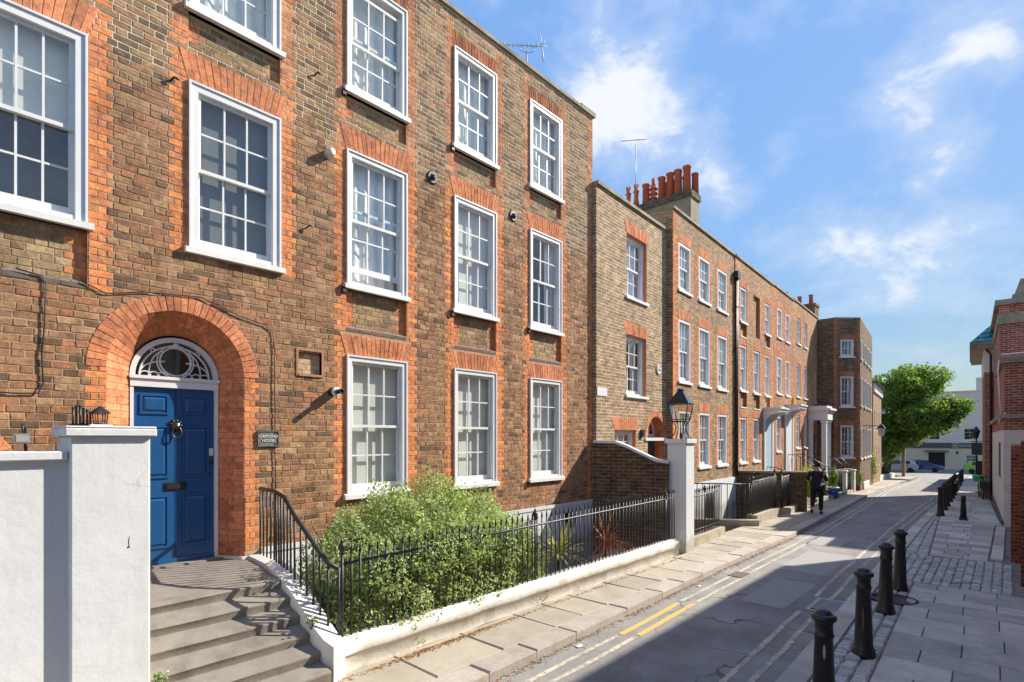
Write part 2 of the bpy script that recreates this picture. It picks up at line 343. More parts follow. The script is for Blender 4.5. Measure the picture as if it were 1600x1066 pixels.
M_BRICK = brick_piece_mat(); M_MORT = mortar_mat()
M_RED = brick_wall_mat('red_brick_dressing', (.50, .165, .06), (.60, .22, .085), (.46, .30, .19), .25, .008)
M_REDF = mat('rubbed_red_brick', (.55, .19, .075), .9, var=.22, vscale=9, bump=.3, bscale=40)
M_ARCH = brick_piece_mat(); M_ARCH.name = 'arch_brick'
M_STOCK = brick_wall_mat('yellow_stock_brick', (.43, .30, .18), (.29, .19, .115), (.60, .51, .38), .4)
M_BROWN = brick_wall_mat('brown_stock_brick', (.38, .245, .14), (.26, .16, .09), (.46, .36, .24), .4)
M_ORANGE = brick_wall_mat('orange_brown_brick', (.47, .25, .125), (.34, .185, .10), (.48, .36, .24), .4)
M_REDB = brick_wall_mat('red_house_brick', (.47, .205, .11), (.36, .155, .085), (.47, .34, .23), .4)
M_DARKB = brick_wall_mat('dark_brown_brick', (.20, .125, .07), (.125, .08, .05), (.33, .25, .17), .5)
M_DWALL = brick_wall_mat('sooty_garden_brick', (.17, .105, .06), (.10, .065, .042), (.26, .19, .12), .5)
M_MAROON = brick_wall_mat('maroon_brick', (.38, .12, .075), (.27, .08, .055), (.52, .43, .36), .35)
M_WHITE = mat('white_gloss_paint', (.74, .735, .72), .4, var=.05, vscale=4, bump=.12, bscale=45, stain=(.55, .52, .46), stain_scale=5, stain_at=(.60, .85))
M_SILL = mat('painted_stone_sill', (.76, .75, .72), .6, var=.08, vscale=8, bump=.2, bscale=60, stain=(.40, .37, .32), stain_at=(.62, .85))
M_STUC = stucco_mat('white_stucco', (.69, .695, .69), (.50, .48, .43), .45)
M_STUC2 = mat('weathered_white_render', (.72, .69, .62), .85, var=.10, vscale=4, bump=.5, bscale=22, bdist=.012, stain=(.36, .31, .22), stain_scale=2.2, stain_at=(.52, .80))
M_COPE = mat('weathered_coping_stone', (.33, .29, .22), .95, var=.3, vscale=4, bump=.5, bscale=20, bdist=.015, stain=(.16, .14, .09), stain_at=(.5, .7))
M_GLASS = glass_mat(); M_GLASS2 = glass_mat('lantern_glass', (.9, .92, .92), .7)
M_BLIND = mat('cream_blind_fabric', (.80, .78, .72), .9, var=.05, vscale=40)
M_NET = mat('white_net_curtain', (.86, .86, .85), .9, var=.06, vscale=12)
M_SCREEN = mat('grey_roller_blind', (.20, .195, .185), .9, var=.06, vscale=30)
M_ROOM = mat('dim_room_wall', (.42, .35, .27), .9, var=.2)
M_BLUE = mat('blue_door_paint', (.012, .085, .235), .32, var=.06, vscale=6, bump=.06, bscale=30, coat=.25)
M_IRON = mat('black_iron_paint', (.022, .021, .022), .45, var=.3, vscale=20, bump=.25, bscale=60, stain=(.07, .05, .035), stain_scale=9, stain_at=(.62, .8))
M_BOLL = mat('bollard_black_paint', (.014, .0125, .012), .30, var=.4, vscale=9, bump=.35, bscale=22, stain=(.055, .038, .028), stain_scale=7, stain_at=(.60, .78))
M_ROAD = None
M_STEP = mat('worn_york_stone', (.235, .21, .175), .9, var=.16, vscale=5, bump=.4, bscale=30, stain=(.115, .10, .08), stain_scale=3.5, stain_at=(.5, .8))
M_FLAG = mat('sandy_flagstone', (.40, .345, .265), .9, var=.15, vscale=4, bump=.4, bscale=30, stain=(.25, .21, .15), stain_scale=2.0, stain_at=(.5, .78), rand_obj=.14)
M_KERB = mat('pink_granite_kerb', (.43, .38, .32), .85, var=.16, vscale=14, bump=.35, bscale=60, stain=(.33, .25, .18), stain_scale=2.5, stain_at=(.5, .78), rand_obj=.10)
M_GFLAG = mat('grey_flagstone', (.53, .49, .42), .85, var=.16, vscale=5, bump=.35, bscale=50, stain=(.33, .31, .27), stain_scale=2.2, stain_at=(.5, .8), rand_obj=.26)
M_SETT = mat('granite_sett', (.50, .485, .45), .7, var=.25, vscale=26, bump=.6, bscale=40, bdist=.012, island=.22, rand_obj=.22, stain=(.15, .14, .12), stain_scale=3, stain_at=(.52, .75))
M_GRIT = mat('gritty_joint_sand', (.24, .22, .18), .95, var=.3, vscale=9, bump=.6, bscale=50, stain=(.09, .095, .05), stain_scale=2, stain_at=(.5, .7))
M_CLAY = mat('terracotta', (.52, .15, .085), .85, var=.2, vscale=5, bump=.2, bscale=30)
M_REND = mat('grey_chimney_render', (.30, .255, .19), .95, var=.2, vscale=3, bump=.4, bscale=14, stain=(.12, .11, .09), stain_scale=1.6, stain_at=(.5, .72))
M_LEAD = mat('grey_lead', (.20, .21, .22), .55, var=.15)
M_SLATE = mat('slate_roof', (.10, .105, .115), .6, var=.25, vscale=6, bump=.5, bscale=18)
M_DARK = mat('dark_interior', (.02, .02, .022), .8, var=.2)
M_CHROME = mat('polished_metal', (.62, .62, .64), .22, 1.0, var=.06)
M_BLACKP = mat('black_plastic', (.02, .02, .022), .4, var=.1)
M_GREYM = mat('galvanised_metal', (.36, .37, .39), .45, .6, var=.1)
# ------------------------------------------------------------------ ground, road, pavements
def asphalt_mat():
    m, nt, N, L, b = nodes('asphalt'); g = N.new('ShaderNodeNewGeometry'); v = g.outputs['Position']
    n1 = _noise(N, L, v, 75, 3, .75); n2 = _noise(N, L, v, 1.1, 6, .65); n3 = _noise(N, L, v, 5, 6, .7)
    c = _ramp(N, L, n1, [(.28, (.13, .125, .12)), (.55, (.29, .278, .26)), (.78, (.50, .475, .435))])
    c = _mix(N, L, 1.0, c, _ramp(N, L, n2, [(.3, (.70, .69, .68)), (.7, (1.3, 1.28, 1.24))]), 'MULTIPLY')
    c = _mix(N, L, _ramp(N, L, n3, [(.58, (0, 0, 0)), (.75, (.55, .55, .55))]), c, (.20, .175, .14))
    vo = N.new('ShaderNodeTexVoronoi'); vo.feature = 'DISTANCE_TO_EDGE'; vo.inputs['Scale'].default_value = .55
    nd = N.new('ShaderNodeVectorMath'); nd.operation = 'MULTIPLY_ADD'; nc = N.new('ShaderNodeTexNoise'); nc.inputs['Scale'].default_value = 2.2; nc.inputs['Detail'].default_value = 6; L.new(v, nc.inputs['Vector']); L.new(nc.outputs['Color'], nd.inputs[0]); nd.inputs[1].default_value = (.6, .6, .6); L.new(v, nd.inputs[2]); L.new(nd.outputs[0], vo.inputs['Vector'])
    cr = _math(N, L, 'MULTIPLY', _ramp(N, L, vo.outputs['Distance'], [(.004, (1, 1, 1)), (.012, (0, 0, 0))]), _ramp(N, L, n2, [(.45, (0, 0, 0)), (.6, (.8, .8, .8))]))
    c = _mix(N, L, cr, c, (.045, .043, .042))
    L.new(c, b.inputs['Base Color']); b.inputs['Roughness'].default_value = .88; _bump(N, L, n1, .6, .006, b)
    return m
M_ROAD = asphalt_mat()
M_PATCH = mat('old_asphalt_patch', (.33, .318, .30), .9, var=.35, vscale=60, bump=.6, bscale=120, bdist=.006)
def ribbon(xs, f0, f1, dz, name, m, parent=None, thick=0.0, kind=None, ny=1):
    mb = MB()
    for a, b in zip(xs[:-1], xs[1:]):
        for k in range(ny):
            ya0 = f0(a) + (f1(a) - f0(a)) * k / ny; ya1 = f0(a) + (f1(a) - f0(a)) * (k + 1) / ny
            yb0 = f0(b) + (f1(b) - f0(b)) * k / ny; yb1 = f0(b) + (f1(b) - f0(b)) * (k + 1) / ny
            mb.face([(a, ya0, gz(a) + dz), (b, yb0, gz(b) + dz), (b, yb1, gz(b) + dz), (a, ya1, gz(a) + dz)])
    if thick:
        for a, b in zip(xs[:-1], xs[1:]):
            for ff, sgn in ((f0, 1), (f1, -1)):
                q = [(a, ff(a), gz(a) + dz - thick), (b, ff(b), gz(b) + dz - thick), (b, ff(b), gz(b) + dz), (a, ff(a), gz(a) + dz)]
                mb.face(q if sgn > 0 else q[::-1])
    o = mb.build(name, m, parent)
    if kind: tag(o, kind=kind)
    return o
XS = [-14 + i * 2.0 for i in range(12)] + [10 + i * 1.5 for i in range(40)] + [70, 72]
XS = sorted(set(XS))
mb = MB(); mb.face([(-1500, -1500, -2.6), (2500, -1500, -2.6), (2500, 1500, -2.6), (-1500, 1500, -2.6)])
tag(mb.build('ground', mat('earth', (.12, .11, .08), .95, var=.3)), kind='structure')
road = ribbon(XS, kr, kl, 0.0, 'road', M_ROAD, kind='structure')
cross = MB()
for (a, b) in ((72, 89), (89, 91.5)):
    cross.face([(a, -60, gz(a)), (b, -60, gz(b)), (b, 70, gz(b)), (a, 70, gz(a))])
tag(cross.build('cross_road', M_ROAD), kind='structure')
# asphalt repairs lie 4 mm proud of the road and belong to it
for (x0, x1, y0, y1) in ((11.2, 13.6, 2.5, 3.35), (14.5, 16.2, 2.95, 3.7), (8.6, 10.4, 2.45, 3.1)):
    ribbon([x0, (x0 + x1) / 2, x1], lambda x, y=y0: y, lambda x, y=y1: y, .004, 'asphalt_patch', M_PATCH, road)
M_LINE = line_mat('worn_cream_line', (.58, .51, .37), .47); M_LINEY = line_mat('fresh_yellow_line', (.60, .40, .12), .40); M_LINEW = line_mat('worn_white_line', (.60, .57, .50), .485)
def seg(x0, x1, st=.8):
    n = max(1, int((x1 - x0) / st)); return [x0 + (x1 - x0) * i / n for i in range(n + 1)]
def wob(x, k): return .012 * math.sin(x * 1.7 + k) + .006 * math.sin(x * 4.1 + 2 * k)
for i, off in enumerate((.27, .46)):
    ribbon(seg(-4, 6.05 + .12 * i), lambda x: kl(x) - off - .062 + wob(x, i), lambda x: kl(x) - off + wob(x, i + .2), .004, 'painted_line', M_LINE, road)
    ribbon(seg(6.1 + .12 * i, 7.85 + .1 * i), lambda x: kl(x) - off - .08 + wob(x, i), lambda x: kl(x) - off + wob(x, i + .2), .005, 'painted_line', M_LINEY, road)
    ribbon(seg(7.95 + .12 * i, 29), lambda x: kl(x) - off - .062 + wob(x, i), lambda x: kl(x) - off + wob(x, i + .2), .004, 'painted_line', M_LINE, road)
    ribbon(seg(30.5, 60, 1.5), lambda x: kl(x) - off - .075, lambda x: kl(x) - off, .004, 'painted_line', M_LINEW, road)
for i, off in enumerate((.22, .44)):
    ribbon(seg(-4, 8.72 - .05 * i), lambda x: kr(x) + off + wob(x, i), lambda x: kr(x) + off + .062 + wob(x, i + .2), .004, 'painted_line', M_LINE, road)
    ribbon(seg(9.62, 29), lambda x: kr(x) + off + wob(x, i), lambda x: kr(x) + off + .062 + wob(x, i + .2), .004, 'painted_line', M_LINEW if i else M_LINE, road)
    ribbon(seg(30.5, 66, 1.5), lambda x: kr(x) + off, lambda x: kr(x) + off + .08, .004, 'painted_line', M_LINEW, road)

PIECE = {}
def slab(name, m, parent, corners, z0, z1, r=.012, jit=.004, kind=None):
    """a stone with eased edges; corners = 4 ground points (x, y) in order; z follows the street's fall"""
    mb = MB(); c = [Vector((x, y, 0)) for x, y in corners]; cen = sum(c, Vector()) / 4
    top = []; j = [rnd.uniform(-jit, jit) for _ in range(4)]
    ins = [p + (cen - p).normalized() * r * 1.4 for p in c]
    lo = [(p.x, p.y, gz(p.x) + z0) for p in c]; mid = [(p.x, p.y, gz(p.x) + z1 - r + jj) for p, jj in zip(c, j)]; tp = [(p.x, p.y, gz(p.x) + z1 + jj) for p, jj in zip(ins, j)]
    for k in range(4):
        k2 = (k + 1) % 4
        mb.face([lo[k], lo[k2], mid[k2], mid[k]]); mb.face([mid[k], mid[k2], tp[k2], tp[k]])
    mb.face(tp)
    o = mb.build(name, m, parent)
    return o
# left pavement: base, kerb stones, flags
def lw(x): return float(np.interp(x, [-50, 10.6, 11.3, 11.5, 13.9, 16.2, 19.5, 23, 34, 43, 62, 66, 72], [5.03, 5.05, 5.05, 5.40, 5.50, 5.55, 5.45, 5.65, 5.75, 6.9, 7.9, 8.6, 8.8]))
pavl = ribbon(XS, lambda x: kl(x) + .012, lw, .075, 'pavement_left', M_GRIT, thick=.5, kind='structure')
x = -1.0
while x < 46:
    ln = rnd.choice((.78, .95, 1.1, 1.25)) if x < 22 else 1.6
    a, b = x + .006, x + ln - .006
    slab('kerb_stone', M_KERB, pavl, [(a, kl(a)), (b, kl(b)), (b, kl(b) + .30), (a, kl(a) + .30)], -.12, .10 + rnd.uniform(-.006, .006), .016, .003)
    x += ln
x = -.6
while x < 46:
    ln = rnd.choice((.62, .74, .86, .98)) if x < 22 else 1.3
    a, b = x + .008, x + ln - .008
    A0, A1 = kl(a) + .312, lw(a) - .01; B0, B1 = kl(b) + .312, lw(b) - .01
    sk = rnd.uniform(-.03, .03)
    wide = min(A1 - A0, B1 - B0)
    if wide > .85:
        t = rnd.choice((.45, .55)); mA, mB = A0 + (A1 - A0) * t, B0 + (B1 - B0) * t
        slab('flagstone', M_FLAG, pavl, [(a, A0), (b, B0), (b + sk, mB - .008), (a + sk, mA - .008)], .0, .10, .012, .006)
        slab('flagstone', M_FLAG, pavl, [(a + sk, mA + .008), (b + sk, mB + .008), (b, B1), (a, A1)], .0, .10, .012, .006)
    else:
        slab('flagstone', M_FLAG, pavl, [(a, A0), (b, B0), (b + sk, B1), (a + sk, A1)], .0, .10, .012, .006)
    x += ln
# right pavement: base, kerb stones, setts, flags
pavr = ribbon(XS, rw, lambda x: kr(x) - .012, .072, 'pavement_right', M_GRIT, thick=.5, kind='structure')
x = 0.5
while x < 46:
    ln = rnd.choice((.9, 1.1, 1.3)); a, b = x + .006, x + ln - .006
    slab('kerb_stone', M_GFLAG, pavr, [(a, kr(a) - .24), (b, kr(b) - .24), (b, kr(b)), (a, kr(a))], -.12, .10, .016, .003)
    x += ln
setts = []
def sett_rows(x0, x1, ya, yb, w=.125):
    yy = 0
    nrow = max(1, int(round((yb((x0 + x1) / 2) - ya((x0 + x1) / 2)) / w)))
    for k in range(nrow):
        x = x0 + rnd.uniform(0, .05)
        while x < x1 - .06:
            ln = rnd.uniform(.085, .135)
            y0 = ya(x) + (yb(x) - ya(x)) * k / nrow; y1 = ya(x) + (yb(x) - ya(x)) * (k + 1) / nrow
            setts.append((x + .006, x + ln - .006, y0 + .006 + rnd.uniform(-.006, .006), y1 - .006 + rnd.uniform(-.006, .006))); x += ln
def flag_in(x): return float(np.interp(x, [0, 5.5, 8, 11.4], [.98, 1.02, 1.10, 1.22]))
sett_rows(4.0, 11.35, flag_in, lambda x: kr(x) - .25)
sett_rows(11.35, 14.3, lambda x: -.02, lambda x: kr(x) - .25)
sett_rows(14.3, 22.5, lambda x: float(np.interp(x, [14.3, 22.5], [1.28, 1.72])), lambda x: kr(x) - .25)
setts = [s for s in setts if not (9.55 < (s[0] + s[1]) / 2 < 10.25 and .95 < (s[2] + s[3]) / 2 < 1.65)]
def sett_shape(mb, s):
    x0, x1, y0, y1 = s; z = gz(x0) + .104 + rnd.uniform(-.016, .006); q = .014
    h = [z + rnd.uniform(-.004, .004) for _ in range(4)]
    lo = [(x0, y0, z - .08), (x1, y0, z - .08), (x1, y1, z - .08), (x0, y1, z - .08)]
    md = [(p[0] + (.004 if p[0] == x0 else -.004), p[1], z - .020) for p in lo]
    tp = [(x0 + q, y0 + q, h[0]), (x1 - q, y0 + q, h[1]), (x1 - q, y1 - q, h[2]), (x0 + q, y1 - q, h[3])]
    i = len(mb.v); mb.v.extend(lo + md + tp)
    for a in (0, 4):
        for k in range(4):
            k2 = (k + 1) % 4; mb.grid((i + a + k, i + a + k2, i + a + 4 + k2, i + a + 4 + k), 0, False)
    mb.grid((i + 8, i + 9, i + 10, i + 11), 0, False)
setts.sort(key=lambda s: (s[0] ** 2 + s[2] ** 2) if s[0] > 6.2 else 1e6 + s[0])
for s in setts[:300]:
    mb = MB(); sett_shape(mb, s); mb.build('sett', M_SETT, pavr)
mb = MB()
for s in setts[300:]: sett_shape(mb, s)
tag(mb.build('setts', M_SETT, pavr), kind='stuff')
# flags lie across the pavement in courses
def flag_course(x0, x1, y0f, y1f, splits):
    a, b = x0 + .005, x1 - .005
    cuts = [0] + splits + [1]
    for t0, t1 in zip(cuts[:-1], cuts[1:]):
        g = .006
        slab('flagstone', M_GFLAG, pavr, [(a, y0f(a) + (y1f(a) - y0f(a)) * t0 + g), (b, y0f(b) + (y1f(b) - y0f(b)) * t0 + g), (b, y0f(b) + (y1f(b) - y0f(b)) * t1 - g), (a, y0f(a) + (y1f(a) - y0f(a)) * t1 - g)], .0, .10, .006, .003)
x = 2.6; k = 0
while x < 11.2:
    w = rnd.choice((.40, .46, .52)); w = min(w, 11.33 - x)
    flag_course(x, x + w, lambda v: rw(v) + .02, lambda v: flag_in(v) - .012, [rnd.uniform(.30, .36), rnd.uniform(.66, .72)] if k % 2 else [rnd.uniform(.15, .20), rnd.uniform(.50, .56), rnd.uniform(.84, .88)])
    x += w; k += 1
x = 14.34
while x < 48:
    w = rnd.choice((.38, .45, .52)) if x < 24 else 1.0
    top = (lambda v: float(np.interp(v, [14.3, 22.5], [1.26, 1.70]))) if x < 22 else (lambda v: kr(v) - .25)
    bot = (lambda v: .34) if x < 20.55 else (lambda v: rw(v) + .06)
    flag_course(x, x + w, bot, top, [rnd.uniform(.42, .55)] if k % 2 else [rnd.uniform(.32, .40), rnd.uniform(.70, .78)])
    x += w; k += 1
for (a, b) in ((14.75, 16.7), (16.72, 18.6), (18.62, 20.6)):
    slab('edging_stone', M_GFLAG, pavr, [(a, .12), (b, .12), (b, .31), (a, .31)], .0, .115, .01, .002)
ribbon([48, 55, 62, 72], rw, lambda x: kr(x) - .012, .1, 'paving_surface', M_GFLAG, pavr)
ribbon([46, 55, 62, 66], lambda x: kl(x) + .02, lambda x: lw(x) - .02, .1, 'paving_surface', M_FLAG, pavl)
# iron covers
mb = MB(); M_ = M_GREYM
gx0, gx1, gy0, gy1 = 8.78, 9.56, 1.80, 2.22
mb.box((gx0, gy0, .003), (gx0 + .05, gy1, .016)); mb.box((gx1 - .05, gy0, .003), (gx1, gy1, .016)); mb.box((gx0 + .05, gy0, .003), (gx1 - .05, gy0 + .05, .0155)); mb.box((gx0 + .05, gy1 - .05, .003), (gx1 - .05, gy1, .0155))
dr = mb.build('drain_grate', M_GREYM); tag(dr, 'grey steel drain grate with slanted bars set in the double lines', 'drain grate')
mb = MB(); mb.face([(gx0 + .04, gy0 + .04, .006), (gx1 - .04, gy0 + .04, .006), (gx1 - .04, gy1 - .04, .006), (gx0 + .04, gy1 - .04, .006)]); mb.build('drain_pit', M_DARK, dr)
for i in range(9):
    x0 = gx0 + .07 + i * .072
    mb = MB(); mb.prism([(x0, gy0 + .05), (x0 + .035, gy0 + .05), (x0 + .105, gy1 - .05), (x0 + .07, gy1 - .05)], 2, .007, .014); mb.build('grate_bar', M_GREYM, dr)
mb = MB(); mb.lathe([(.31, 0), (.31, .03), (.27, .032), (.27, .024), (.0, .026)], (9.9, 1.30, .075), 28)
tag(mb.build('manhole_cover', mat('dark_cast_iron', (.045, .042, .04), .6, .3, var=.4, vscale=30, bump=.8, bscale=40)), 'round dark iron manhole cover among the setts beside a bollard', 'manhole cover')
mb = MB(); mb.box((10.0, 3.55, .004), (10.42, 3.80, .012)); tag(mb.build('road_cover', mat('rusty_cover', (.14, .10, .085), .8, var=.3, vscale=30, bump=.6, bscale=60)), 'small rusty square cover beside the left double yellow lines', 'cover')
# litter
for (x, y, s, nm, lb, c) in ((5.42, 3.83, .055, 'paper_scrap', 'pinkish scrap of paper in the gutter by the kerb', (.75, .62, .68)), (8.95, 3.88, .04, 'paper_cup_lid', 'small white lid lying in the gutter beside the kerb', (.8, .8, .78)), (7.25, 1.62 + .35, .035, 'cigarette_packet', 'tiny white scrap on the road by the right kerb', (.7, .7, .68))):
    mb = MB(); n = 9; z = .006
    pts = [(x + s * rnd.uniform(.7, 1.2) * math.cos(6.283 * k / n), y + .8 * s * rnd.uniform(.7, 1.2) * math.sin(6.283 * k / n)) for k in range(n)]
    for k in range(n):
        p, q = pts[k], pts[(k + 1) % n]; mb.face([(x, y, z + .012), (*p, z + .002 + .006 * (k % 2)), (*q, z + .002 + .006 * ((k + 1) % 2))])
    tag(mb.build(nm, mat(nm, c, .8, var=.1)), lb, 'litter')
# dry leaves and grit swept against the low wall and in the gutter
def litter_leaves(n, xf, yf, zf):
    mb = MB()
    for i in range(n):
        x, y = xf(), 0; y = yf(x); z = gz(x) + zf; s = rnd.uniform(.006, .02); a = rnd.uniform(0, 6.28); h = rnd.uniform(0, .012)
        dx, dy = s * math.cos(a), s * math.sin(a)
        mb.face([(x - dx, y - dy, z), (x + dy * .5, y - dx * .5, z + h), (x + dx, y + dy, z + .003), (x - dy * .5, y + dx * .5, z + h)])
    return mb
mb = litter_leaves(1500, lambda: rnd.choice((rnd.gauss(4.1, .7), rnd.uniform(3.2, 10.5))), lambda x: 4.93 - abs(rnd.gauss(0, .05)), .103)
tag(mb.build('dry_leaf_litter', mat('dry_leaves', (.40, .20, .07), .9, var=.4, vscale=30, island=.4)), 'dry orange leaf litter gathered along the foot of the low white wall', 'leaf litter', kind='stuff')
mb = litter_leaves(3000, lambda: rnd.uniform(3.5, 20), lambda x: kl(x) - .012 - abs(rnd.gauss(0, .05)), .004)
tag(mb.build('gutter_grit', mat('gutter_grit', (.36, .19, .09), .9, var=.4, vscale=30, island=.4)), 'rusty brown grit and leaf crumbs lying in the left gutter', 'grit', kind='stuff')
# ------------------------------------------------------------------ building kit
def wall_grid(mb, X0, X1, Z0, Z1, holes, Y=0.0, m=0, mr=0, extra_x=(), extra_z=()):
    """front face at Y with rectangular holes (x0, x1, z0, z1, reveal_depth, backed)"""
    xs = sorted(set([X0, X1] + [v for h in holes for v in h[:2] if X0 < v < X1] + list(extra_x)))
    zs = sorted(set([Z0, Z1] + [v for h in holes for v in h[2:4] if Z0 < v < Z1] + list(extra_z)))
    for a, b in zip(xs[:-1], xs[1:]):
        for c, d in zip(zs[:-1], zs[1:]):
            mx, mz = (a + b) / 2, (c + d) / 2
            if any(h[0] < mx < h[1] and h[2] < mz < h[3] for h in holes): continue
            mb.face([(a, Y, c), (b, Y, c), (b, Y, d), (a, Y, d)], m)
    for h in holes:
        x0, x1, z0, z1, dp = h[:5]
        if dp <= 0: continue
        D = Y + dp
        mb.face([(x0, Y, z0), (x0, Y, z1), (x0, D, z1), (x0, D, z0)], mr); mb.face([(x1, Y, z1), (x1, Y, z0), (x1, D, z0), (x1, D, z1)], mr)
        mb.face([(x0, Y, z1), (x1, Y, z1), (x1, D, z1), (x0, D, z1)], mr); mb.face([(x0, Y, z0), (x0, D, z0), (x1, D, z0), (x1, Y, z0)], mr)
        if len(h) > 5 and h[5]: mb.face([(x0, D, z0), (x1, D, z0), (x1, D, z1), (x0, D, z1)], m)
def hull(mb, X0, X1, Z0, Z1, Y, D, m=0):
    """sides, back and roof of a house body (the front is separate)"""
    mb.face([(X0, D, Z0), (X0, Y, Z0), (X0, Y, Z1), (X0, D, Z1)], m); mb.face([(X1, Y, Z0), (X1, D, Z0), (X1, D, Z1), (X1, Y, Z1)], m)
    mb.face([(X1, D, Z0), (X0, D, Z0), (X0, D, Z1), (X1, D, Z1)], m); mb.face([(X0, Y, Z1), (X1, Y, Z1), (X1, D, Z1), (X0, D, Z1)], m)
def curtain(mb, w, z0, z1, y, amp=.02, freq=26, n=28, hem=0.0):
    pts = [(w * i / n, y + amp * math.sin(freq * w * i / n + .8 * math.sin(5 * i / n))) for i in range(n + 1)]
    for i in range(n):
        (xa, ya), (xb, yb) = pts[i], pts[i + 1]; h0 = hem * math.sin(i * 1.3) * .5; h1 = hem * math.sin((i + 1) * 1.3) * .5
        mb.face([(xa, ya, z0 + h0), (xb, yb, z0 + h1), (xb, yb, z1), (xa, ya, z1)], 0, True)
def sash_window(parent, x0, x1, z0, z1, Y=0.0, ang=0.0, loc=None, cols=3, rows=(2, 2), fw=.085, proud=.014, depth=.13, split=True, sill=True, sill_out=.06, sill_h=.075, ears=.045, dress='blind', open_up=0.0, open_dn=0.0, lod=0, drawn=(0, 1)):
    """timber sash window; (x0..x1, z0..z1) is the frame's outer edge; z0 is the top of the sill"""
    w, h = x1 - x0, z1 - z0; L0 = loc if loc is not None else (x0, Y, z0)
    mb = MB(); f = fw; P = -proud
    mb.box((0, P, 0), (f, depth, h)); mb.box((w - f, P, 0), (w, depth, h)); mb.box((f, P, h - f), (w - f, depth, h)); mb.box((f, P + .01, 0), (w - f, depth, .045))
    if not lod:
        e = .022
        mb.box((0, P - .016, -.0), (e, P, h - e)); mb.box((w - e, P - .016, -.0), (w, P, h - e)); mb.box((0, P - .016, h - e), (w, P, h))
        mb.box((f, .055, .045), (f + .012, .068, h - f)); mb.box((w - f - .012, .055, .045), (w - f, .068, h - f))
    win = mb.build('window', M_WHITE, parent, L0, ang)
    if sill:
        s = MB(); s.prism([(-sill_out, -sill_h), (depth + .01, -sill_h), (depth + .01, .003), (P, .003), (-sill_out, -.012)], 0, -ears, w + ears); s.build('sill', M_SILL, win)
    a0, a1 = f, w - f; c0, c1 = .045, h - f; mid = c0 + (c1 - c0) * rows[1] / (rows[0] + rows[1]) if rows[1] else c0
    t, st = .020, .042
    def sash(nm, y0, y1, zb, zt, nr, bot):
        s = MB(); s.box((a0, y0, zb), (a0 + st, y1, zt)); s.box((a1 - st, y0, zb), (a1, y1, zt)); s.box((a0 + st, y0, zt - .038), (a1 - st, y1, zt)); s.box((a0 + st, y0, zb), (a1 - st, y1, zb + bot))
        gx0, gx1, gz0, gz1 = a0 + st, a1 - st, zb + bot, zt - .038
        cw = (gx1 - gx0) / cols; rh = (gz1 - gz0) / nr
        for i in range(1, cols): s.box((gx0 + cw * i - t / 2, y0 + .004, gz0), (gx0 + cw * i + t / 2, y1 - .004, gz1))
        for j in range(1, nr):
            for i in range(cols): s.box((gx0 + cw * i + (t / 2 if i else 0), y0 + .006, gz0 + rh * j - t / 2), (gx0 + cw * (i + 1) - (t / 2 if i < cols - 1 else 0), y1 - .006, gz0 + rh * j + t / 2))
        s.build(nm, M_WHITE, win)
        yg = (y0 + y1) / 2; one = MB()
        for i in range(cols):
            for j in range(nr):
                g = MB() if split else one
                tl = rnd.uniform(-.0012, .0012), rnd.uniform(-.0012, .0012), rnd.uniform(-.0012, .0012)
                q = (gx0 + cw * i + .002, gx0 + cw * (i + 1) - .002, gz0 + rh * j + .002, gz0 + rh * (j + 1) - .002)
                g.face([(q[0], yg + tl[0], q[2]), (q[1], yg + tl[1], q[2]), (q[1], yg + tl[2], q[3]), (q[0], yg + tl[0] - tl[1] + tl[2], q[3])])
                if split: g.build('pane', M_GLASS, win)
        if not split: one.build('panes', M_GLASS, win)
    if rows[1]:
        sash('upper_sash', .030, .066, mid - .02 - open_dn, c1 - open_dn, rows[0], .040)
        sash('lower_sash', .070, .106, c0 + open_up, mid + .02 + open_up, rows[1], .085)
    else:
        sash('casement', .040, .080, c0, c1, rows[0], .06)
    if dress:
        d = MB(); yb = depth + .035
        if dress == 'blind':
            zb = h * drawn[0]; d.box((f * .4, yb, zb), (w - f * .4, yb + .006, h * drawn[1])); d.build('blind', M_BLIND, win)
        elif dress == 'screen':
            d.box((f * .4, yb, 0), (w - f * .4, yb + .006, h)); d.build('blind', M_SCREEN, win)
        elif dress == 'net':
            curtain(d, w, h * drawn[0], h * drawn[1], yb + .03, .014, 30 / w * 1.4, 40, .02); d.build('curtain', M_NET, win)
        elif dress == 'sides':
            curtain(d, w * .36, 0, h, yb + .05, .02, 40, 16); d2 = MB(); curtain(d2, w * .30, 0, h, yb + .05, .02, 40, 14)
            d.build('curtain', M_BLIND, win); o = d2.build('curtain', M_BLIND, win); o.location = (w * .70, 0, 0)
        if dress in ('sides', 'net', 'blind'):
            r = MB(); r.face([(-.1, yb + .45, -.2), (w + .1, yb + .45, -.2), (w + .1, yb + .45, h + .1), (-.1, yb + .45, h + .1)]); r.build('room_wall', M_ROOM, win)
    return win
def flat_arch(mb, x0, x1, zt, hh, spread, n, y0=-.003, y1=.03, col=None, joint=.004, list_out=None):
    """tapered rubbed bricks above an opening"""
    for i in range(n):
        b0 = x0 + (x1 - x0) * i / n; b1 = x0 + (x1 - x0) * (i + 1) / n
        t0 = x0 - spread + (x1 - x0 + 2 * spread) * i / n; t1 = x0 - spread + (x1 - x0 + 2 * spread) * (i + 1) / n
        yj = y0 + rnd.uniform(-.002, .002); c = col() if col else None
        P = [(b0 + joint / 2, zt + .003), (b1 - joint / 2, zt + .003), (t1 - joint / 2, zt + hh), (t0 + joint / 2, zt + hh)]
        q = MB() if list_out is not None else mb
        piece(q, P, yj, y1, c)
        if list_out is not None: list_out.append(q)
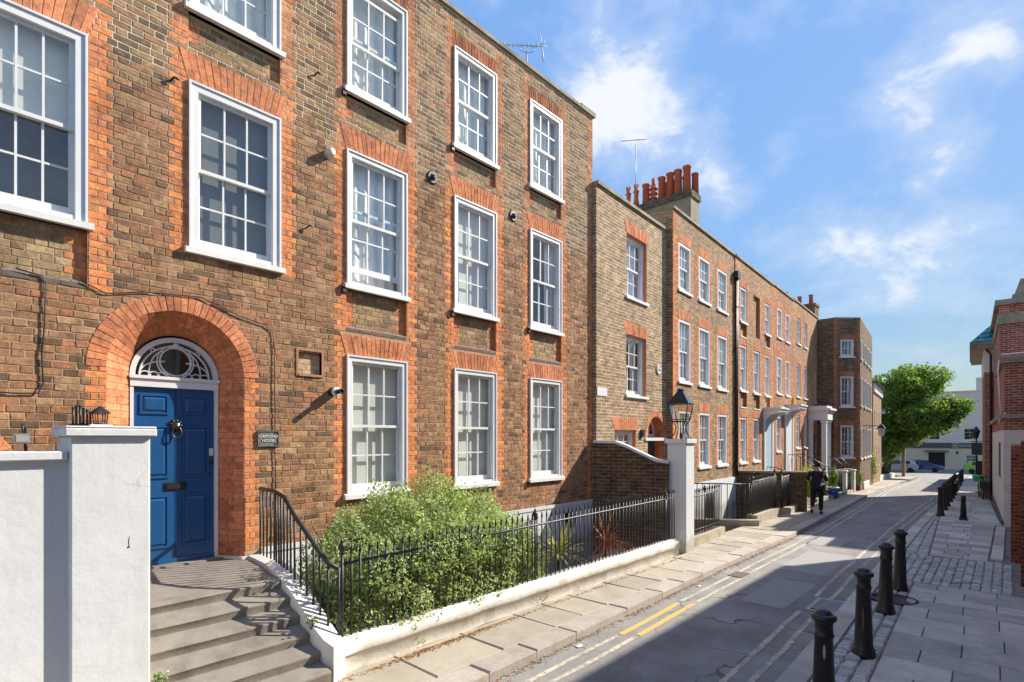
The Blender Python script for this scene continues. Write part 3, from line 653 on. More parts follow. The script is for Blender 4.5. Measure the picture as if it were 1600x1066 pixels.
def piece(q, P, y, y1, c, ch=.005):
    """a brick seen from the front: polygon P in (x, z), face at y, back at y1, arrises chamfered"""
    n = len(P); cx = sum(p[0] for p in P) / n; cz = sum(p[1] for p in P) / n
    F = []
    for p in P:
        dx, dz = cx - p[0], cz - p[1]
        F.append((p[0] + math.copysign(min(ch, abs(dx) * .4), dx), y + rnd.uniform(-.0016, .0016), p[1] + math.copysign(min(ch, abs(dz) * .4), dz)))
    i = len(q.v); q.v.extend(F); q.v.extend([(p[0], y + ch, p[1]) for p in P]); q.v.extend([(p[0], y1, p[1]) for p in P])
    q.grid(range(i, i + n), 0, False, c)
    for a in (0, n):
        for k in range(n):
            k2 = (k + 1) % n; q.grid((i + a + k2, i + a + k, i + a + n + k, i + a + n + k2), 0, False, c)

# ------------------------------------------------------------------ the long brick house
HX0, HX1, HTOP = -2.2, 10.40, 9.70
house = thing('terraced_house', 'long brown brick house with orange window surrounds and blue arched door', 'house', (0, 6.98, 0))
WX = dict(A=(.17, 1.25), B=(2.18, 3.25), C=(4.20, 5.25), D=(6.23, 7.26), E=(8.21, 9.23))
LEV = {1: (4.69, 6.60), 2: (7.47, 9.13), 0: (1.70, 3.68)}
wins = [(c, l) for l in (1, 2) for c in 'ABCDE'] + [(c, 0) for c in 'CDE']
DC, DRI, DRO, DSP, DZ = 2.10, .693, .865, 3.235, 1.0     # door arch: centre, inner and outer radius, springing, landing
BASE = 1.10
holes = []
for c, l in wins:
    a, b = WX[c]; z0, z1 = LEV[l]; holes.append((a, b, z0 - .075, z1, .10))
panels = [(WX[c][0], WX[c][1], 4.05, 4.615) for c in 'ACDE'] + [(WX[c][0], WX[c][1], 7.03, 7.395) for c in 'ABCDE']
PD = .055
SQ = (3.49, 3.82, 3.35, 3.66)
mbw = MB(); MY = .0038
hol2 = holes + [(p[0], p[1], p[2], p[3], PD, True) for p in panels] + [(*SQ, .05, True)]
DBX = (1.20, 3.0, BASE - 2.3, 4.06)
hol2.append((DBX[0], DBX[1], DBX[2], DBX[3], 0))
# left neighbour arch (only its right end shows over the white wall)
wall_grid(mbw, HX0, HX1, BASE - 2.3, HTOP, hol2, MY, 0, 1)
# plate round the arched door
NA = 28; arcp = [(DC + (DRO - .05) * math.cos(math.pi - math.pi * k / NA), DSP + (DRO - .05) * math.sin(math.pi - math.pi * k / NA)) for k in range(NA + 1)]
def edge_pt(k):
    t = k / NA
    if t < .25: return (DBX[0], DSP + (DBX[3] - DSP) * t / .25)
    if t < .75: return (DBX[0] + (DBX[1] - DBX[0]) * (t - .25) / .5, DBX[3])
    return (DBX[1], DBX[3] - (DBX[3] - DSP) * (t - .75) / .25)
for k in range(NA):
    a, b = arcp[k], arcp[k + 1]; c, d = edge_pt(k + 1), edge_pt(k)
    mbw.face([(a[0], MY, a[1]), (b[0], MY, b[1]), (c[0], MY, c[1]), (d[0], MY, d[1])])
for (xa, xb) in ((DBX[0], DC - DRI - .004), (DC + DRI + .004, DBX[1])):
    mbw.face([(xa, MY, DBX[2]), (xb, MY, DBX[2]), (xb, MY, DSP), (xa, MY, DSP)])
# the splayed reveal's bed
IC, IR, IY = 2.14, .46, .30
def reveal_pt(s, d, off=0.0):
    """s: 0..1 up left jamb, 1..2 round the arch, 2..3 down right jamb; d: 0 face .. 1 door plane"""
    if s <= 1: a = (DC - DRI - off, DZ + (DSP - DZ) * s); b = (IC - IR - off, DZ + (DSP - DZ) * s)
    elif s >= 2: a = (DC + DRI + off, DSP - (DSP - DZ) * (s - 2)); b = (IC + IR + off, DSP - (DSP - DZ) * (s - 2))
    else:
        t = math.pi * (1 - (s - 1)); a = (DC + (DRI + off) * math.cos(t), DSP + (DRI + off) * math.sin(t)); b = (IC + (IR + off) * math.cos(t), DSP + (IR + off) * math.sin(t))
    return Vector((a[0] + (b[0] - a[0]) * d, IY * d, a[1] + (b[1] - a[1]) * d))
ss = [i / 4 for i in range(4)] + [1 + i / 24 for i in range(24)] + [2 + i / 4 for i in range(5)]
for s0, s1 in zip(ss[:-1], ss[1:]):
    mbw.face([reveal_pt(s0, 0, .008), reveal_pt(s1, 0, .008), reveal_pt(s1, 1.03, .008), reveal_pt(s0, 1.03, .008)], 0)
hull(mbw, HX0, HX1, BASE - 2.3, HTOP, MY, 9.0)
wall = mbw.build('wall', [M_MORT, M_REDF], house)

def pick(pool):
    r = rnd.random(); acc = 0
    for w, c in pool:
        acc += w
        if r < acc: break
    k = rnd.uniform(.92, 1.09); return tuple(min(.9, x * k * t * rnd.uniform(.97, 1.03)) for x, t in zip(c, (1.05, 1.0, .90)))
POOL = {
    'low': [(.38, (.36, .21, .125)), (.26, (.30, .17, .105)), (.18, (.44, .28, .165)), (.09, (.17, .115, .08)), (.09, (.41, .205, .115))],
    'up': [(.34, (.38, .26, .155)), (.24, (.32, .21, .13)), (.28, (.19, .135, .095)), (.14, (.38, .225, .135))],
    'red': [(.42, (.76, .30, .125)), (.34, (.66, .25, .11)), (.24, (.60, .26, .14))],
    'redup': [(.45, (.54, .245, .13)), (.35, (.46, .20, .11)), (.20, (.56, .29, .17))],
    'panel': [(.5, (.38, .275, .17)), (.3, (.29, .21, .13)), (.2, (.44, .33, .21))],
    'niche': [(.6, (.60, .46, .29)), (.4, (.66, .55, .38))],
    'arch': [(.5, (.66, .275, .145)), (.3, (.59, .235, .125)), (.2, (.52, .215, .125))],
    'arch2': [(.5, (.42, .165, .085)), (.3, (.34, .13, .07)), (.2, (.26, .12, .07))],
}
CH = .0745; bricks = []      # (score, MB)
ARH = {1: .33, 2: .24, 0: .29}; ARS = {1: .10, 2: .05, 0: .10}
def screen_area(x, z, w, h):
    ca, sa = .74066, .67188; y = 6.98; Z = x * ca + y * sa; X = x * sa - y * ca
    u = 800 + 860 * X / Z; v = 684 - 860 * (z - 2.5) / Z
    inside = -10 < u < 1610 and -10 < v < 1076
    if x < 1.35 and v > 690: inside = False
    return (860 / Z) ** 2 * w * h if inside else 0
GX = np.arange(HX0, HX1 + 1e-6, .005)
ncourse = int((HTOP - BASE) / CH)
for k in range(ncourse):
    zb = BASE + k * CH; zc = zb + CH / 2; par = k % 2
    cls = np.array(['field'] * len(GX), dtype=object); yo = np.zeros(len(GX))
    tz = 6.55 + .25 * np.sin(GX * 2.3) + .12 * np.sin(GX * 7.1)
    cls[:] = np.where(zc > tz, 'up', 'low')
    qw = .21 if par else .155
    for c, l in wins:
        a, b = WX[c]; z0, z1 = LEV[l]
        top = z1 + .02 if l != 2 else z1 + .25
        bot = z0 - .10 if l else z0 - .15
        if l == 1 and c in 'ACDE': bot = 4.02
        if l == 2: bot = 7.0
        if bot < zc < top + ARH[l] * .85:
            rc = 'red' if (zc < 7.0 + .3 * math.sin(a * 9)) else 'redup'
            cls[(GX > a - qw) & (GX < a)] = rc; cls[(GX > b) & (GX < b + qw)] = rc
    qd = .19 if par else .14
    if zc < DSP + .1:
        cls[(GX > DC - DRI - qd) & (GX < DC)] = 'red'; cls[(GX > DC) & (GX < DC + DRI + qd)] = 'red'
    cls[(GX > HX1 - qw)] = 'red' if zc < 7 else 'redup'
    for p in panels:
        if p[2] < zc < p[3]:
            m = (GX > p[0]) & (GX < p[1]); cls[m] = 'panel'; yo[m] = PD
            e = .19 if par else .12
            cls[m & (GX < p[0] + e)] = 'panelred'; cls[m & (GX > p[1] - e)] = 'panelred'
    if 3.98 < zc < 4.05:
        for c in 'CDE': cls[(GX > WX[c][0] - .2) & (GX < WX[c][1] + .2)] = 'red'
    if SQ[2] < zc < SQ[3]:
        m = (GX > SQ[0]) & (GX < SQ[1]); cls[m] = 'niche'; yo[m] = .05
    # openings and arches carry no coursed brick
    for c, l in wins:
        a, b = WX[c]; z0, z1 = LEV[l]
        if z0 - .075 < zc < z1: cls[(GX > a) & (GX < b)] = 'none'
        elif z1 <= zc < z1 + ARH[l]:
            s = ARS[l] * (zc - z1) / ARH[l]; cls[(GX > a - s) & (GX < b + s)] = 'none'
    if zc < DSP: cls[(GX > DC - DRI) & (GX < DC + DRI)] = 'none'
    else:
        q = DRO ** 2 - (zc - DSP) ** 2
        if q > 0: cls[(GX > DC - math.sqrt(q)) & (GX < DC + math.sqrt(q))] = 'none'
    if zc < BASE + .02: cls[GX > 3.0] = 'none'
    key = np.array([f'{c}{y:.3f}' for c, y in zip(cls, yo)]); ch = np.flatnonzero(key[1:] != key[:-1]) + 1
    b0 = np.concatenate(([0], ch)); b1 = np.concatenate((ch, [len(GX)]))
    for i0, i1 in zip(b0, b1):
        c = cls[i0]
        if c == 'none': continue
        xa, xb = GX[i0], GX[min(i1, len(GX) - 1)]
        if xb - xa < .02: continue
        if c in ('red', 'redup') and xb - xa < .26:
            cuts = [xa, xb] if par else [xa, (xa + xb) / 2, xb]
        else:
            per = .3225; sh = (.16 if par else 0) + .037 * math.sin(k * 1.7); g = math.floor((xa - sh) / per) * per + sh
            cuts = [xa]
            while g < xb:
                for e in (g, g + .215):
                    if xa + .035 < e < xb - .035: cuts.append(e)
                g += per
            cuts.append(xb)
        for xl, xr in zip(cuts[:-1], cuts[1:]):
            if c == 'panelred': col = pick(POOL['red' if zc < 6 else 'redup'])
            elif c == 'low': col = pick(POOL['low'])
            else: col = pick(POOL[c])
            if c == 'low' and zc > 4.4 and rnd.random() < .15: col = pick(POOL['up'])
            rough = .0032 if c == 'low' else .0016
            j = .0045 if c in ('red', 'redup', 'panelred') else (.0044 if c != 'up' else .0068)
            y = yo[i0] + rnd.uniform(-rough, rough * .5)
            jj = .004 if c == 'low' else .0015
            P = [(xl + j + rnd.uniform(-jj, jj), zb + j + rnd.uniform(-jj, jj)), (xr - j + rnd.uniform(-jj, jj), zb + j + rnd.uniform(-jj, jj)), (xr - j + rnd.uniform(-jj, jj), zb + CH - j + rnd.uniform(-jj, jj)), (xl + j + rnd.uniform(-jj, jj), zb + CH - j + rnd.uniform(-jj, jj))]
            q = MB(); piece(q, P, y, y + .04, col, .0035 if c == 'low' else .0025)
            bricks.append((screen_area(xl, zb, xr - xl, CH), q))
# bricks of the splayed door reveal
step = CH / (DSP - DZ); s = 0.0; row = 0
edges = []
while s < 1 - 1e-6: edges.append((s, min(s + step, 1))); s += step
na = 26; edges += [(1 + i / na, 1 + (i + 1) / na) for i in range(na)]
s = 2.0
while s < 3 - 1e-6: edges.append((s, min(s + step, 3))); s += step
for row, (s0, s1) in enumerate(edges):
    for d0, d1 in (((0, .42), (.42, 1)) if row % 2 else ((0, .62), (.62, 1))):
        g = .05 * (s1 - s0) + .0; gd = .012
        A = [reveal_pt(s0 + g, d0 + gd), reveal_pt(s0 + g, d1 - gd), reveal_pt(s1 - g, d1 - gd), reveal_pt(s1 - g, d0 + gd)]
        B = [reveal_pt(s0 + g, d0 + gd, .02), reveal_pt(s0 + g, d1 - gd, .02), reveal_pt(s1 - g, d1 - gd, .02), reveal_pt(s1 - g, d0 + gd, .02)]
        q = MB(); col = pick(POOL['arch']); q.face(A[::-1], 0, False, col)
        for k in range(4):
            k2 = (k + 1) % 4; q.face([A[k], A[k2], B[k2], B[k]], 0, False, col)
        bricks.append((120 if s0 < 1 else 260, q))
bricks.sort(key=lambda t: -t[0])
for sc_, q in bricks[:300]: q.build('brick', M_BRICK, wall)
allb = MB()
for sc_, q in bricks[300:]:
    i = len(allb.v); allb.v.extend(q.v); allb.f.extend([tuple(a + i for a in f) for f in q.f]); allb.m.extend(q.m); allb.sm.extend(q.sm); allb.c.extend(q.c)
tag(allb.build('bricks', M_BRICK, wall), kind='stuff')
# gauged arches
vs = []
for c, l in wins:
    a, b = WX[c]; z1 = LEV[l][1]
    flat_arch(None, a, b, z1, ARH[l], ARS[l], 15, -.004, .03, (lambda l=l: pick(POOL['arch' if l != 2 else 'arch2'])), .005, vs)
NV = 34
for i in range(NV):
    t0, t1 = math.pi - math.pi * i / NV - .004, math.pi - math.pi * (i + 1) / NV + .004
    P = [(DC + r * math.cos(t), DSP + r * math.sin(t)) for r, t in ((DRI, t1), (DRO, t1), (DRO, t0), (DRI, t0))]
    q = MB(); piece(q, P, -.006 + rnd.uniform(-.002, .002), .03, pick(POOL['arch']), .003); vs.append(q)
# right end of the arch over the opening further along the wall
for i in range(5):
    t0, t1 = R(18 + i * 9) , R(18 + (i + 1) * 9 - .6); c0 = (-.08, 2.02)
    P = [(c0[0] + r * math.cos(t), c0[1] + r * math.sin(t)) for r, t in ((.58, t0), (.84, t0), (.84, t1), (.58, t1))]
    q = MB(); piece(q, P[::-1], -.012, .03, pick(POOL['arch']), .003); vs.append(q)
for q in vs[:300]: q.build('voussoir', M_ARCH, wall)
# sloped dark tile course at the foot of the panels
for p in panels[:4]:
    n = 5
    for i in range(n):
        a = p[0] + (p[1] - p[0]) * i / n; b = p[0] + (p[1] - p[0]) * (i + 1) / n
        mb = MB(); mb.prism([(-.004, p[2] - .03), (PD, p[2] - .03), (PD, p[2] + .055), (-.004, p[2] + .012)], 0, a + .004, b - .004); mb.build('tile', mat('dark_roof_tile', (.13, .11, .095), .85, var=.3, vscale=8, bump=.3), wall)
# windows
DR = {('A', 1): 'blind', ('B', 1): 'screen', ('C', 1): 'net', ('D', 1): 'blind', ('E', 1): 'sides', ('A', 2): 'blind', ('B', 2): 'net', ('C', 2): 'net', ('D', 2): 'net', ('E', 2): 'net'}
for c, l in wins:
    a, b = WX[c]; z0, z1 = LEV[l]; d = DR.get((c, l), 'blind'); dr = (0, 1)
    if (c, l) == ('A', 1): dr = (.52, 1)
    up = .16 if (c, l) == ('C', 1) else 0; dn = .10 if (c, l) == ('C', 2) else 0
    if (c, l) == ('C', 1): dr = (.05, 1)
    sash_window(house, a, b, z0, z1, cols=4 if c == 'A' and l == 1 else 3, dress=d, open_up=up, open_dn=dn, drawn=dr, fw=.10 if c in 'AB' else .085)
# parapet coping
mb = MB(); mb.box((HX0, -.045, 9.70), (9.90, .40, 9.765)); mb.box((9.9, -.05, 9.70), (10.45, .40, 9.80)); mb.build('coping', M_COPE, house)
# white rendered basement
mb = MB(); mb.box((3.0, -.035, -1.25), (7.35, .02, 1.12)); mb.box((8.25, -.035, -1.25), (10.39, .02, 1.12)); mb.box((7.35, -.035, .78), (8.25, .02, 1.12)); mb.box((3.0, -.05, 1.06), (10.39, -.035, 1.125))
mb.build('basement_wall', M_STUC, house)
mb = MB(); mb.box((7.37, .0, -1.25), (8.23, .03, .77)); 
bd = mb.build('basement_door', mat('grey_door_paint', (.34, .37, .40), .5, var=.05), house)
for (xa, xb, za, zb) in ((7.46, 7.76, -.9, -.1), (7.84, 8.14, -.9, -.1)):
    mb = MB(); mb.box((xa, -.012, za), (xb, .0, zb)); mb.build('panel', MATS['grey_door_paint'], bd)
mb = MB()
for r_ in range(2):
    for c_ in range(3): mb.box((7.48 + c_ * .22, -.006, .05 + r_ * .32), (7.48 + c_ * .22 + .19, .0, .05 + r_ * .32 + .28))
mb.build('pane', mat('dark_glass', (.02, .025, .03), .06, var=.1), bd)
# front door
IX0, IX1 = IC - IR, IC + IR; DT = 3.03
mb = MB(); y = .30
mb.box((IX0, y - .02, DZ), (IX0 + .035, y + .06, 3.08)); mb.box((IX1 - .04, y - .02, DZ), (IX1, y + .06, 3.08)); mb.box((IX0, y - .03, 3.08), (IX1, y + .06, 3.20)); mb.box((IX0 - .01, y - .05, 3.17), (IX1 + .01, y - .03, 3.205))
n = 30
def fan_ring(mb, r0, r1, y0, y1, c=(IC, 3.205), a0=0, a1=math.pi, n=30, m=0):
    for k in range(n):
        t0, t1 = a0 + (a1 - a0) * k / n, a0 + (a1 - a0) * (k + 1) / n
        p = [(c[0] + r * math.cos(t), c[1] + r * math.sin(t)) for r, t in ((r0, t0), (r1, t0), (r1, t1), (r0, t1))]
        mb.prism(p, 1, y0, y1, m)
fan_ring(mb, IR - .05, IR + .004, y - .02, y + .06)
fr = mb.build('door_frame', M_WHITE, house)
mb = MB()
fc = (IC, 3.205); IRR = IR - .05
fan_ring(mb, IRR - .055, IRR - .04, y + .002, y + .03)
cc = (IC + .0, 3.205 + .185)
fan_ring(mb, .155, .172, y + .001, y + .03, cc, 0, 2 * math.pi); fan_ring(mb, .185, .197, y + .003, y + .028, cc, 0, 2 * math.pi)
for sg in (-1, 1):
    for (dx, rr) in ((.235, .17), (.34, .17)):
        fan_ring(mb, rr, rr + .014, y + .004 + .002 * (dx > .3), y + .027, (IC + sg * .02, 3.205 - .02), *((R(8), R(172))), n=2) if False else None
    # curved bars falling from the crown to the springing
    for (ex, px_) in ((.27, .24), (.36, .33)):
        pts = []
        for k in range(9):
            t = k / 8; pts.append((IC + sg * (.11 + (ex - .11) * math.sin(t * 1.5708)), y + .014, 3.205 + .03 + (.30 - .12 * (ex > .3) - .03) * math.cos(t * 1.5708)))
        mb.tube(pts, .0085, 6)
    for cxx in (.13, .22, .31):
        fan_ring(mb, .05, .061, y + .005, y + .026, (IC + sg * cxx, 3.205), 0, math.pi, 10)
    fan_ring(mb, .016, .026, y + .0005, y + .03, (IC + sg * (IRR - .03) * math.cos(R(52)), 3.205 + (IRR - .03) * math.sin(R(52))), 0, 6.283, 12)
mb.lathe([(.0, -.02), (.028, -.02), (.028, .012), (.0, .014)], (0, 0, 0), 14, M=Matrix.Translation((IC, y, 3.205 + IRR - .03)) @ Matrix.Rotation(R(90), 4, 'X'))
mb.build('fanlight_tracery', M_WHITE, fr)
mb = MB(); mb.face([(IC + (IRR + .01) * math.cos(math.pi * k / 24), y + .035, 3.205 + (IRR + .01) * math.sin(math.pi * k / 24)) for k in range(25)]); mb.build('fanlight_pane', M_GLASS, fr)
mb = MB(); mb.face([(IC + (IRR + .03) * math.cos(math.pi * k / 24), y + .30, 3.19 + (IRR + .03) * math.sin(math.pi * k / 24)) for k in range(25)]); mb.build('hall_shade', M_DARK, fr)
yd = y + .012
mb = MB(); mb.box((IX0 + .035, yd, DZ + .03), (IX1 - .04, yd + .05, 3.08)); mb.box((IX0 + .035, yd - .02, DZ + .03), (IX1 - .04, yd, DZ + .09))
lm = (IX0 + IX1) / 2
door = mb.build('front_door', M_BLUE, house)
mb = MB(); mb.box((lm - .006, yd - .003, DZ + .09), (lm + .006, yd, 3.08)); mb.build('meeting_stile', mat('dark_blue_groove', (.006, .045, .13), .4), door)
for (xa, xb) in ((IX0 + .10, lm - .07), (lm + .07, IX1 - .10)):
    for (za, zb) in ((2.77, 3.00), (2.03, 2.64), (1.22, 1.83)):
        mb = MB(); e = .022
        for (a, b, c, d) in ((xa, xb, za, za + e), (xa, xb, zb - e, zb), (xa, xa + e, za + e, zb - e), (xb - e, xb, za + e, zb - e)): mb.box((a, yd - .014, c), (b, yd, d))
        i = .055; A = [(xa + e + .012, yd - .001, za + e + .012), (xb - e - .012, yd - .001, za + e + .012), (xb - e - .012, yd - .001, zb - e - .012), (xa + e + .012, yd - .001, zb - e - .012)]
        Bq = [(xa + i, yd - .014, za + i), (xb - i, yd - .014, za + i), (xb - i, yd - .014, zb - i), (xa + i, yd - .014, zb - i)]
        for k in range(4): mb.face([A[k], A[(k + 1) % 4], Bq[(k + 1) % 4], Bq[k]])
        mb.face(Bq); mb.build('door_panel', M_BLUE, door)
mb = MB()
mb.lathe([(.0, 0), (.05, 0), (.055, .02), (.045, .05), (.025, .065), (.0, .068)], n=14, M=Matrix.Translation((lm, yd, 2.64)) @ Matrix.Rotation(R(90), 4, 'X'))
for k in range(9):
    t = 2 * math.pi * k / 9; mb.lathe([(.0, 0), (.02, .002), (.018, .03), (.0, .036)], n=6, M=Matrix.Translation((lm + .052 * math.cos(t), yd, 2.645 + .058 * math.sin(t))) @ Matrix.Rotation(R(90), 4, 'X'))
mb.tube([(lm + .05 * math.sin(t) * (1 + .2 * math.cos(t)), yd - .05 - .01 * math.cos(t), 2.565 - .068 * math.cos(t)) for t in [2 * math.pi * k / 16 for k in range(16)]], .010, 8, closed=True)
mb.build('lion_knocker', mat('aged_pewter', (.10, .10, .105), .3, .9, var=.3), door)
mb = MB(); mb.box((lm - .115, yd - .012, 1.885), (lm + .115, yd, 1.975)); mb.box((lm - .095, yd - .020, 1.90), (lm + .095, yd - .012, 1.955)); mb.build('letterbox', M_BLACKP, door)
mb = MB(); mb.box((IX1 - .10, yd - .03, 2.28), (IX1 - .055, yd, 2.37)); mb.build('key_safe', mat('pale_grey_plastic', (.6, .6, .6), .5), door)
mb = MB(); mb.box((IX1 - .105, yd - .016, 2.17), (IX1 - .05, yd, 2.22)); mb.lathe([(.0, 0), (.012, 0), (.012, .02), (.0, .022)], n=10, M=Matrix.Translation((IX1 - .078, yd, 2.05)) @ Matrix.Rotation(R(90), 4, 'X')); mb.build('lock', M_BLACKP, door)
# white painted foot of the reveal
mb = MB(); mb.prism([(DC + DRI - .03, -.03), (DC + DRI + .16, -.03), (DC + DRI + .16, .0), (DC + DRI, .0), (IC + IR, .29), (IC + IR - .03, .29)], 2, DZ - .03, DZ + .045); mb.build('reveal_skirting', M_STUC2, house)
# flue, vents, tie plates, cables, blind niche
def front(mb, prof, x, z, n=18, m=0, tilt=0):
    mb.lathe(prof, n=n, m=m, M=Matrix.Translation((x, 0, z)) @ Matrix.Rotation(R(90), 4, 'X') @ Matrix.Rotation(R(tilt), 4, 'Y'))
mb = MB(); front(mb, [(.0, -.02), (.062, -.02), (.062, .11), (.0, .11)], 3.98, 3.13); fl = mb.build('boiler_flue', M_BLACKP, house)
mb = MB(); front(mb, [(.0, .09), (.064, .09), (.064, .125), (.045, .13), (.0, .13)], 3.98, 3.13); mb.build('flue_collar', M_WHITE, fl)
mb = MB(); front(mb, [(.034, .12), (.034, .26), (.026, .26), (.026, .18), (.0, .18)], 3.98, 3.13); mb.build('flue_terminal', M_BLACKP, fl)
mb = MB(); front(mb, [(.0, -.02), (.06, -.02), (.06, .10), (.05, .13), (.0, .14)], 3.91, 6.40); mb.build('flue_cowl', mat('cream_plastic', (.66, .62, .52), .5), house)
for (x, z) in ((5.76, 6.73), (7.72, 6.69)):
    mb = MB(); front(mb, [(.0, -.01), (.105, -.01), (.105, .015), (.085, .025), (.075, .018), (.055, .03), (.04, .03), (.035, .06), (.0, .07)], x, z, 24); mb.build('wall_tie_plate', M_IRON, house)
mb = MB(); q = SQ; mb.box((q[0] - .03, -.012, q[2] - .03), (q[0], .055, q[3] + .03)); mb.box((q[1], -.012, q[2] - .03), (q[1] + .03, .055, q[3] + .03)); mb.box((q[0], -.012, q[3]), (q[1], .055, q[3] + .03)); mb.box((q[0], -.02, q[2] - .03), (q[1], .055, q[2])); mb.build('niche_frame', mat('niche_tile', (.42, .21, .11), .9, var=.2), house)
def cable(pts, r=.007): mb = MB(); mb.tube([(a, -.016, b) for a, b in pts], r, 5); mb.build('cable', M_BLACKP, house)
cable([(.70, 4.10), (.89, 4.07), (.92, 4.02), (.91, 3.6), (.89, 3.3), (.90, 3.02), (.86, 2.93), (.70, 2.92), (.3, 2.93)])
cable([(1.2, 4.08), (1.4, 4.0), (1.75, 4.08), (2.3, 4.13), (2.75, 3.98), (3.05, 3.92), (3.15, 3.86), (3.17, 3.6), (3.165, 3.2), (3.175, 2.8), (3.17, 2.4), (3.18, 2.0), (3.17, 1.6)], .006)
for (x, z) in ((3.6, 5.3), (2.0, 6.5), (3.72, 7.4)):
    mb = MB(); mb.tube([(x, .0, z), (x + .02, -.05, z + .03), (x + .07, -.06, z + .02)], .012, 6); mb.build('cable_hook', M_IRON, house)
# small black blocks under the sills' left ears
for c, l in (('C', 1), ('D', 1), ('E', 1), ('C', 2), ('D', 2), ('D', 0), ('E', 0)):
    mb = MB(); a = WX[c][0]; z = LEV[l][0]; mb.box((a - .075, -.045, z - .14), (a - .02, .0, z - .06)); mb.build('sill_end_block', M_IRON, house)
# name plate
pl = thing('name_plate', 'grey metal name plate reading ORMOND HOUSE beside the blue door arch', 'sign', (2.955, 6.975, 2.39))
mb = MB(); mb.box((0, -.012, 0), (.27, .004, .20)); mb.box((0, -.022, 0), (.27, -.012, .012)); mb.box((0, -.022, .188), (.27, -.012, .20)); mb.box((0, -.022, .012), (.012, -.012, .188)); mb.box((.258, -.022, .012), (.27, -.012, .188)); mb.build('plate', mat('weathered_zinc', (.20, .21, .20), .5, .4, var=.3, vscale=30), pl)
for x in (.03, .24):
    for z in (.03, .17): mb = MB(); mb.lathe([(.0, 0), (.008, 0), (.006, .006), (.0, .007)], n=8, M=Matrix.Translation((x, -.012, z)) @ Matrix.Rotation(R(90), 4, 'X')); mb.build('screw', M_BLACKP, pl)
def text_mesh(txt, size, m, parent, loc, rot, extrude=.003, align='CENTER', name='lettering'):
    cu = bpy.data.curves.new(name, 'FONT'); cu.body = txt; cu.size = size; cu.extrude = extrude; cu.align_x = align; cu.align_y = 'CENTER'; cu.resolution_u = 2
    t = bpy.data.objects.new(name, cu); COL.objects.link(t)
    me = bpy.data.meshes.new_from_object(t.evaluated_get(bpy.context.evaluated_depsgraph_get())); bpy.data.objects.remove(t)
    me.materials.clear(); me.materials.append(m); o = bpy.data.objects.new(name, me); link(o, parent); o.location = loc; o.rotation_euler = rot; return o
M_LET = mat('raised_white_letters', (.75, .72, .66), .5)
text_mesh('ORMOND', .052, M_LET, pl, (.135, -.016, .125), (R(90), 0, 0)); text_mesh('HOUSE', .052, M_LET, pl, (.135, -.016, .07), (R(90), 0, 0))
# ------------------------------------------------------------------ door steps, plinths, low wall, pillars
st = thing('door_steps', 'worn stone steps climbing to the blue front door', 'steps', (0, 0, 0))
NY = [5.69, 5.52, 5.34, 5.17, 5.01, 4.85]; NZ = [1.0 - .15 * i for i in range(6)]
def xr_at(y): return float(np.interp(y, [4.6, 4.85, 5.05, 5.35, 5.7, 7.0], [2.80, 2.76, 2.72, 2.68, 2.66, 2.84]))
def step_mesh(name, yb, zb, yf, zf, ybelow, rise):
    mb = MB(); n = 10; X0 = .95
    rows = []
    prof = [(yb, zb), (yf + .03, zf + .006), (yf + .008, zf), (yf, zf - .012), (yf + .006, zf - .03), (yf + .012, zf - rise), (yf + .012, zf - .4)]
    for k in range(n + 1):
        t = k / n; rows.append([])
        for j, (y, z) in enumerate(prof):
            x = X0 + (xr_at(y) - X0) * t; wear = -.012 * math.sin(math.pi * t) * (1 if j in (1, 2, 3) else 0) + .003 * math.sin(7 * t + j)
            i = len(mb.v); mb.v.append((x, y + (.006 * math.sin(11 * t + yf * 9) if 0 < j < 5 else 0), z + wear)); rows[-1].append(i)
    for k in range(n):
        for j in range(len(prof) - 1): mb.grid((rows[k][j + 1], rows[k + 1][j + 1], rows[k + 1][j], rows[k][j]), 0, True)
    return mb.build(name, M_STEP, st)
step_mesh('landing', 7.32, 1.015, NY[0], NZ[0], None, .10)
for i in range(1, 6): step_mesh('step', NY[i - 1] + .012, NZ[i - 1] - .092, NY[i], NZ[i], None, .10 if i < 5 else .2)
mb = MB(); mb.box((1.66, 7.14, 1.0), (2.62, 7.32, 1.035)); bevel(mb.build('door_sill', M_STEP, st), .008)
# curved plinth on the right of the steps carries the handrail
pth = [(2.84, 6.96, 1.05), (2.79, 6.4, 1.05), (2.69, 5.95, 1.05), (2.66, 5.72, 1.02), (2.68, 5.5, .90), (2.70, 5.3, .76), (2.72, 5.12, .62), (2.75, 4.98, .52), (2.80, 4.88, .46)]
def ribbon_wall(mb, P, w, zlow, lip=0.0):
    V = [Vector(p) for p in P]; L_, R_ = [], []
    for k in range(len(V)):
        d = V[min(k + 1, len(V) - 1)] - V[max(k - 1, 0)]; d.z = 0; d.normalize(); nrm = Vector((-d.y, d.x, 0))
        L_.append(V[k]); R_.append(V[k] + nrm * w)
    for k in range(len(V) - 1):
        a, b, c, d = L_[k], L_[k + 1], R_[k + 1], R_[k]
        mb.face([a, b, c, d]); 
        mb.face([(a.x, a.y, zlow), (b.x, b.y, zlow), b, a]); mb.face([d, c, (c.x, c.y, zlow), (d.x, d.y, zlow)])
    for k, q in ((0, 1), (-1, -1)):
        a, d = L_[k], R_[k]; f = [(a.x, a.y, zlow), a, d, (d.x, d.y, zlow)]; mb.face(f[::q])
mb = MB(); ribbon_wall(mb, [(x, y, z) for x, y, z in pth], .20, -1.2)
lwall = thing('low_wall', 'low weathered white wall with moulded coping along the pavement', 'wall', (0, 0, 0))
mb.build('stair_plinth', M_STUC2, lwall)
mb = MB(); mb.box((2.92, 5.06, -1.2), (10.62, 5.17, .30)); mb.build('wall_base', M_STUC2, lwall)
mb = MB(); n = 26
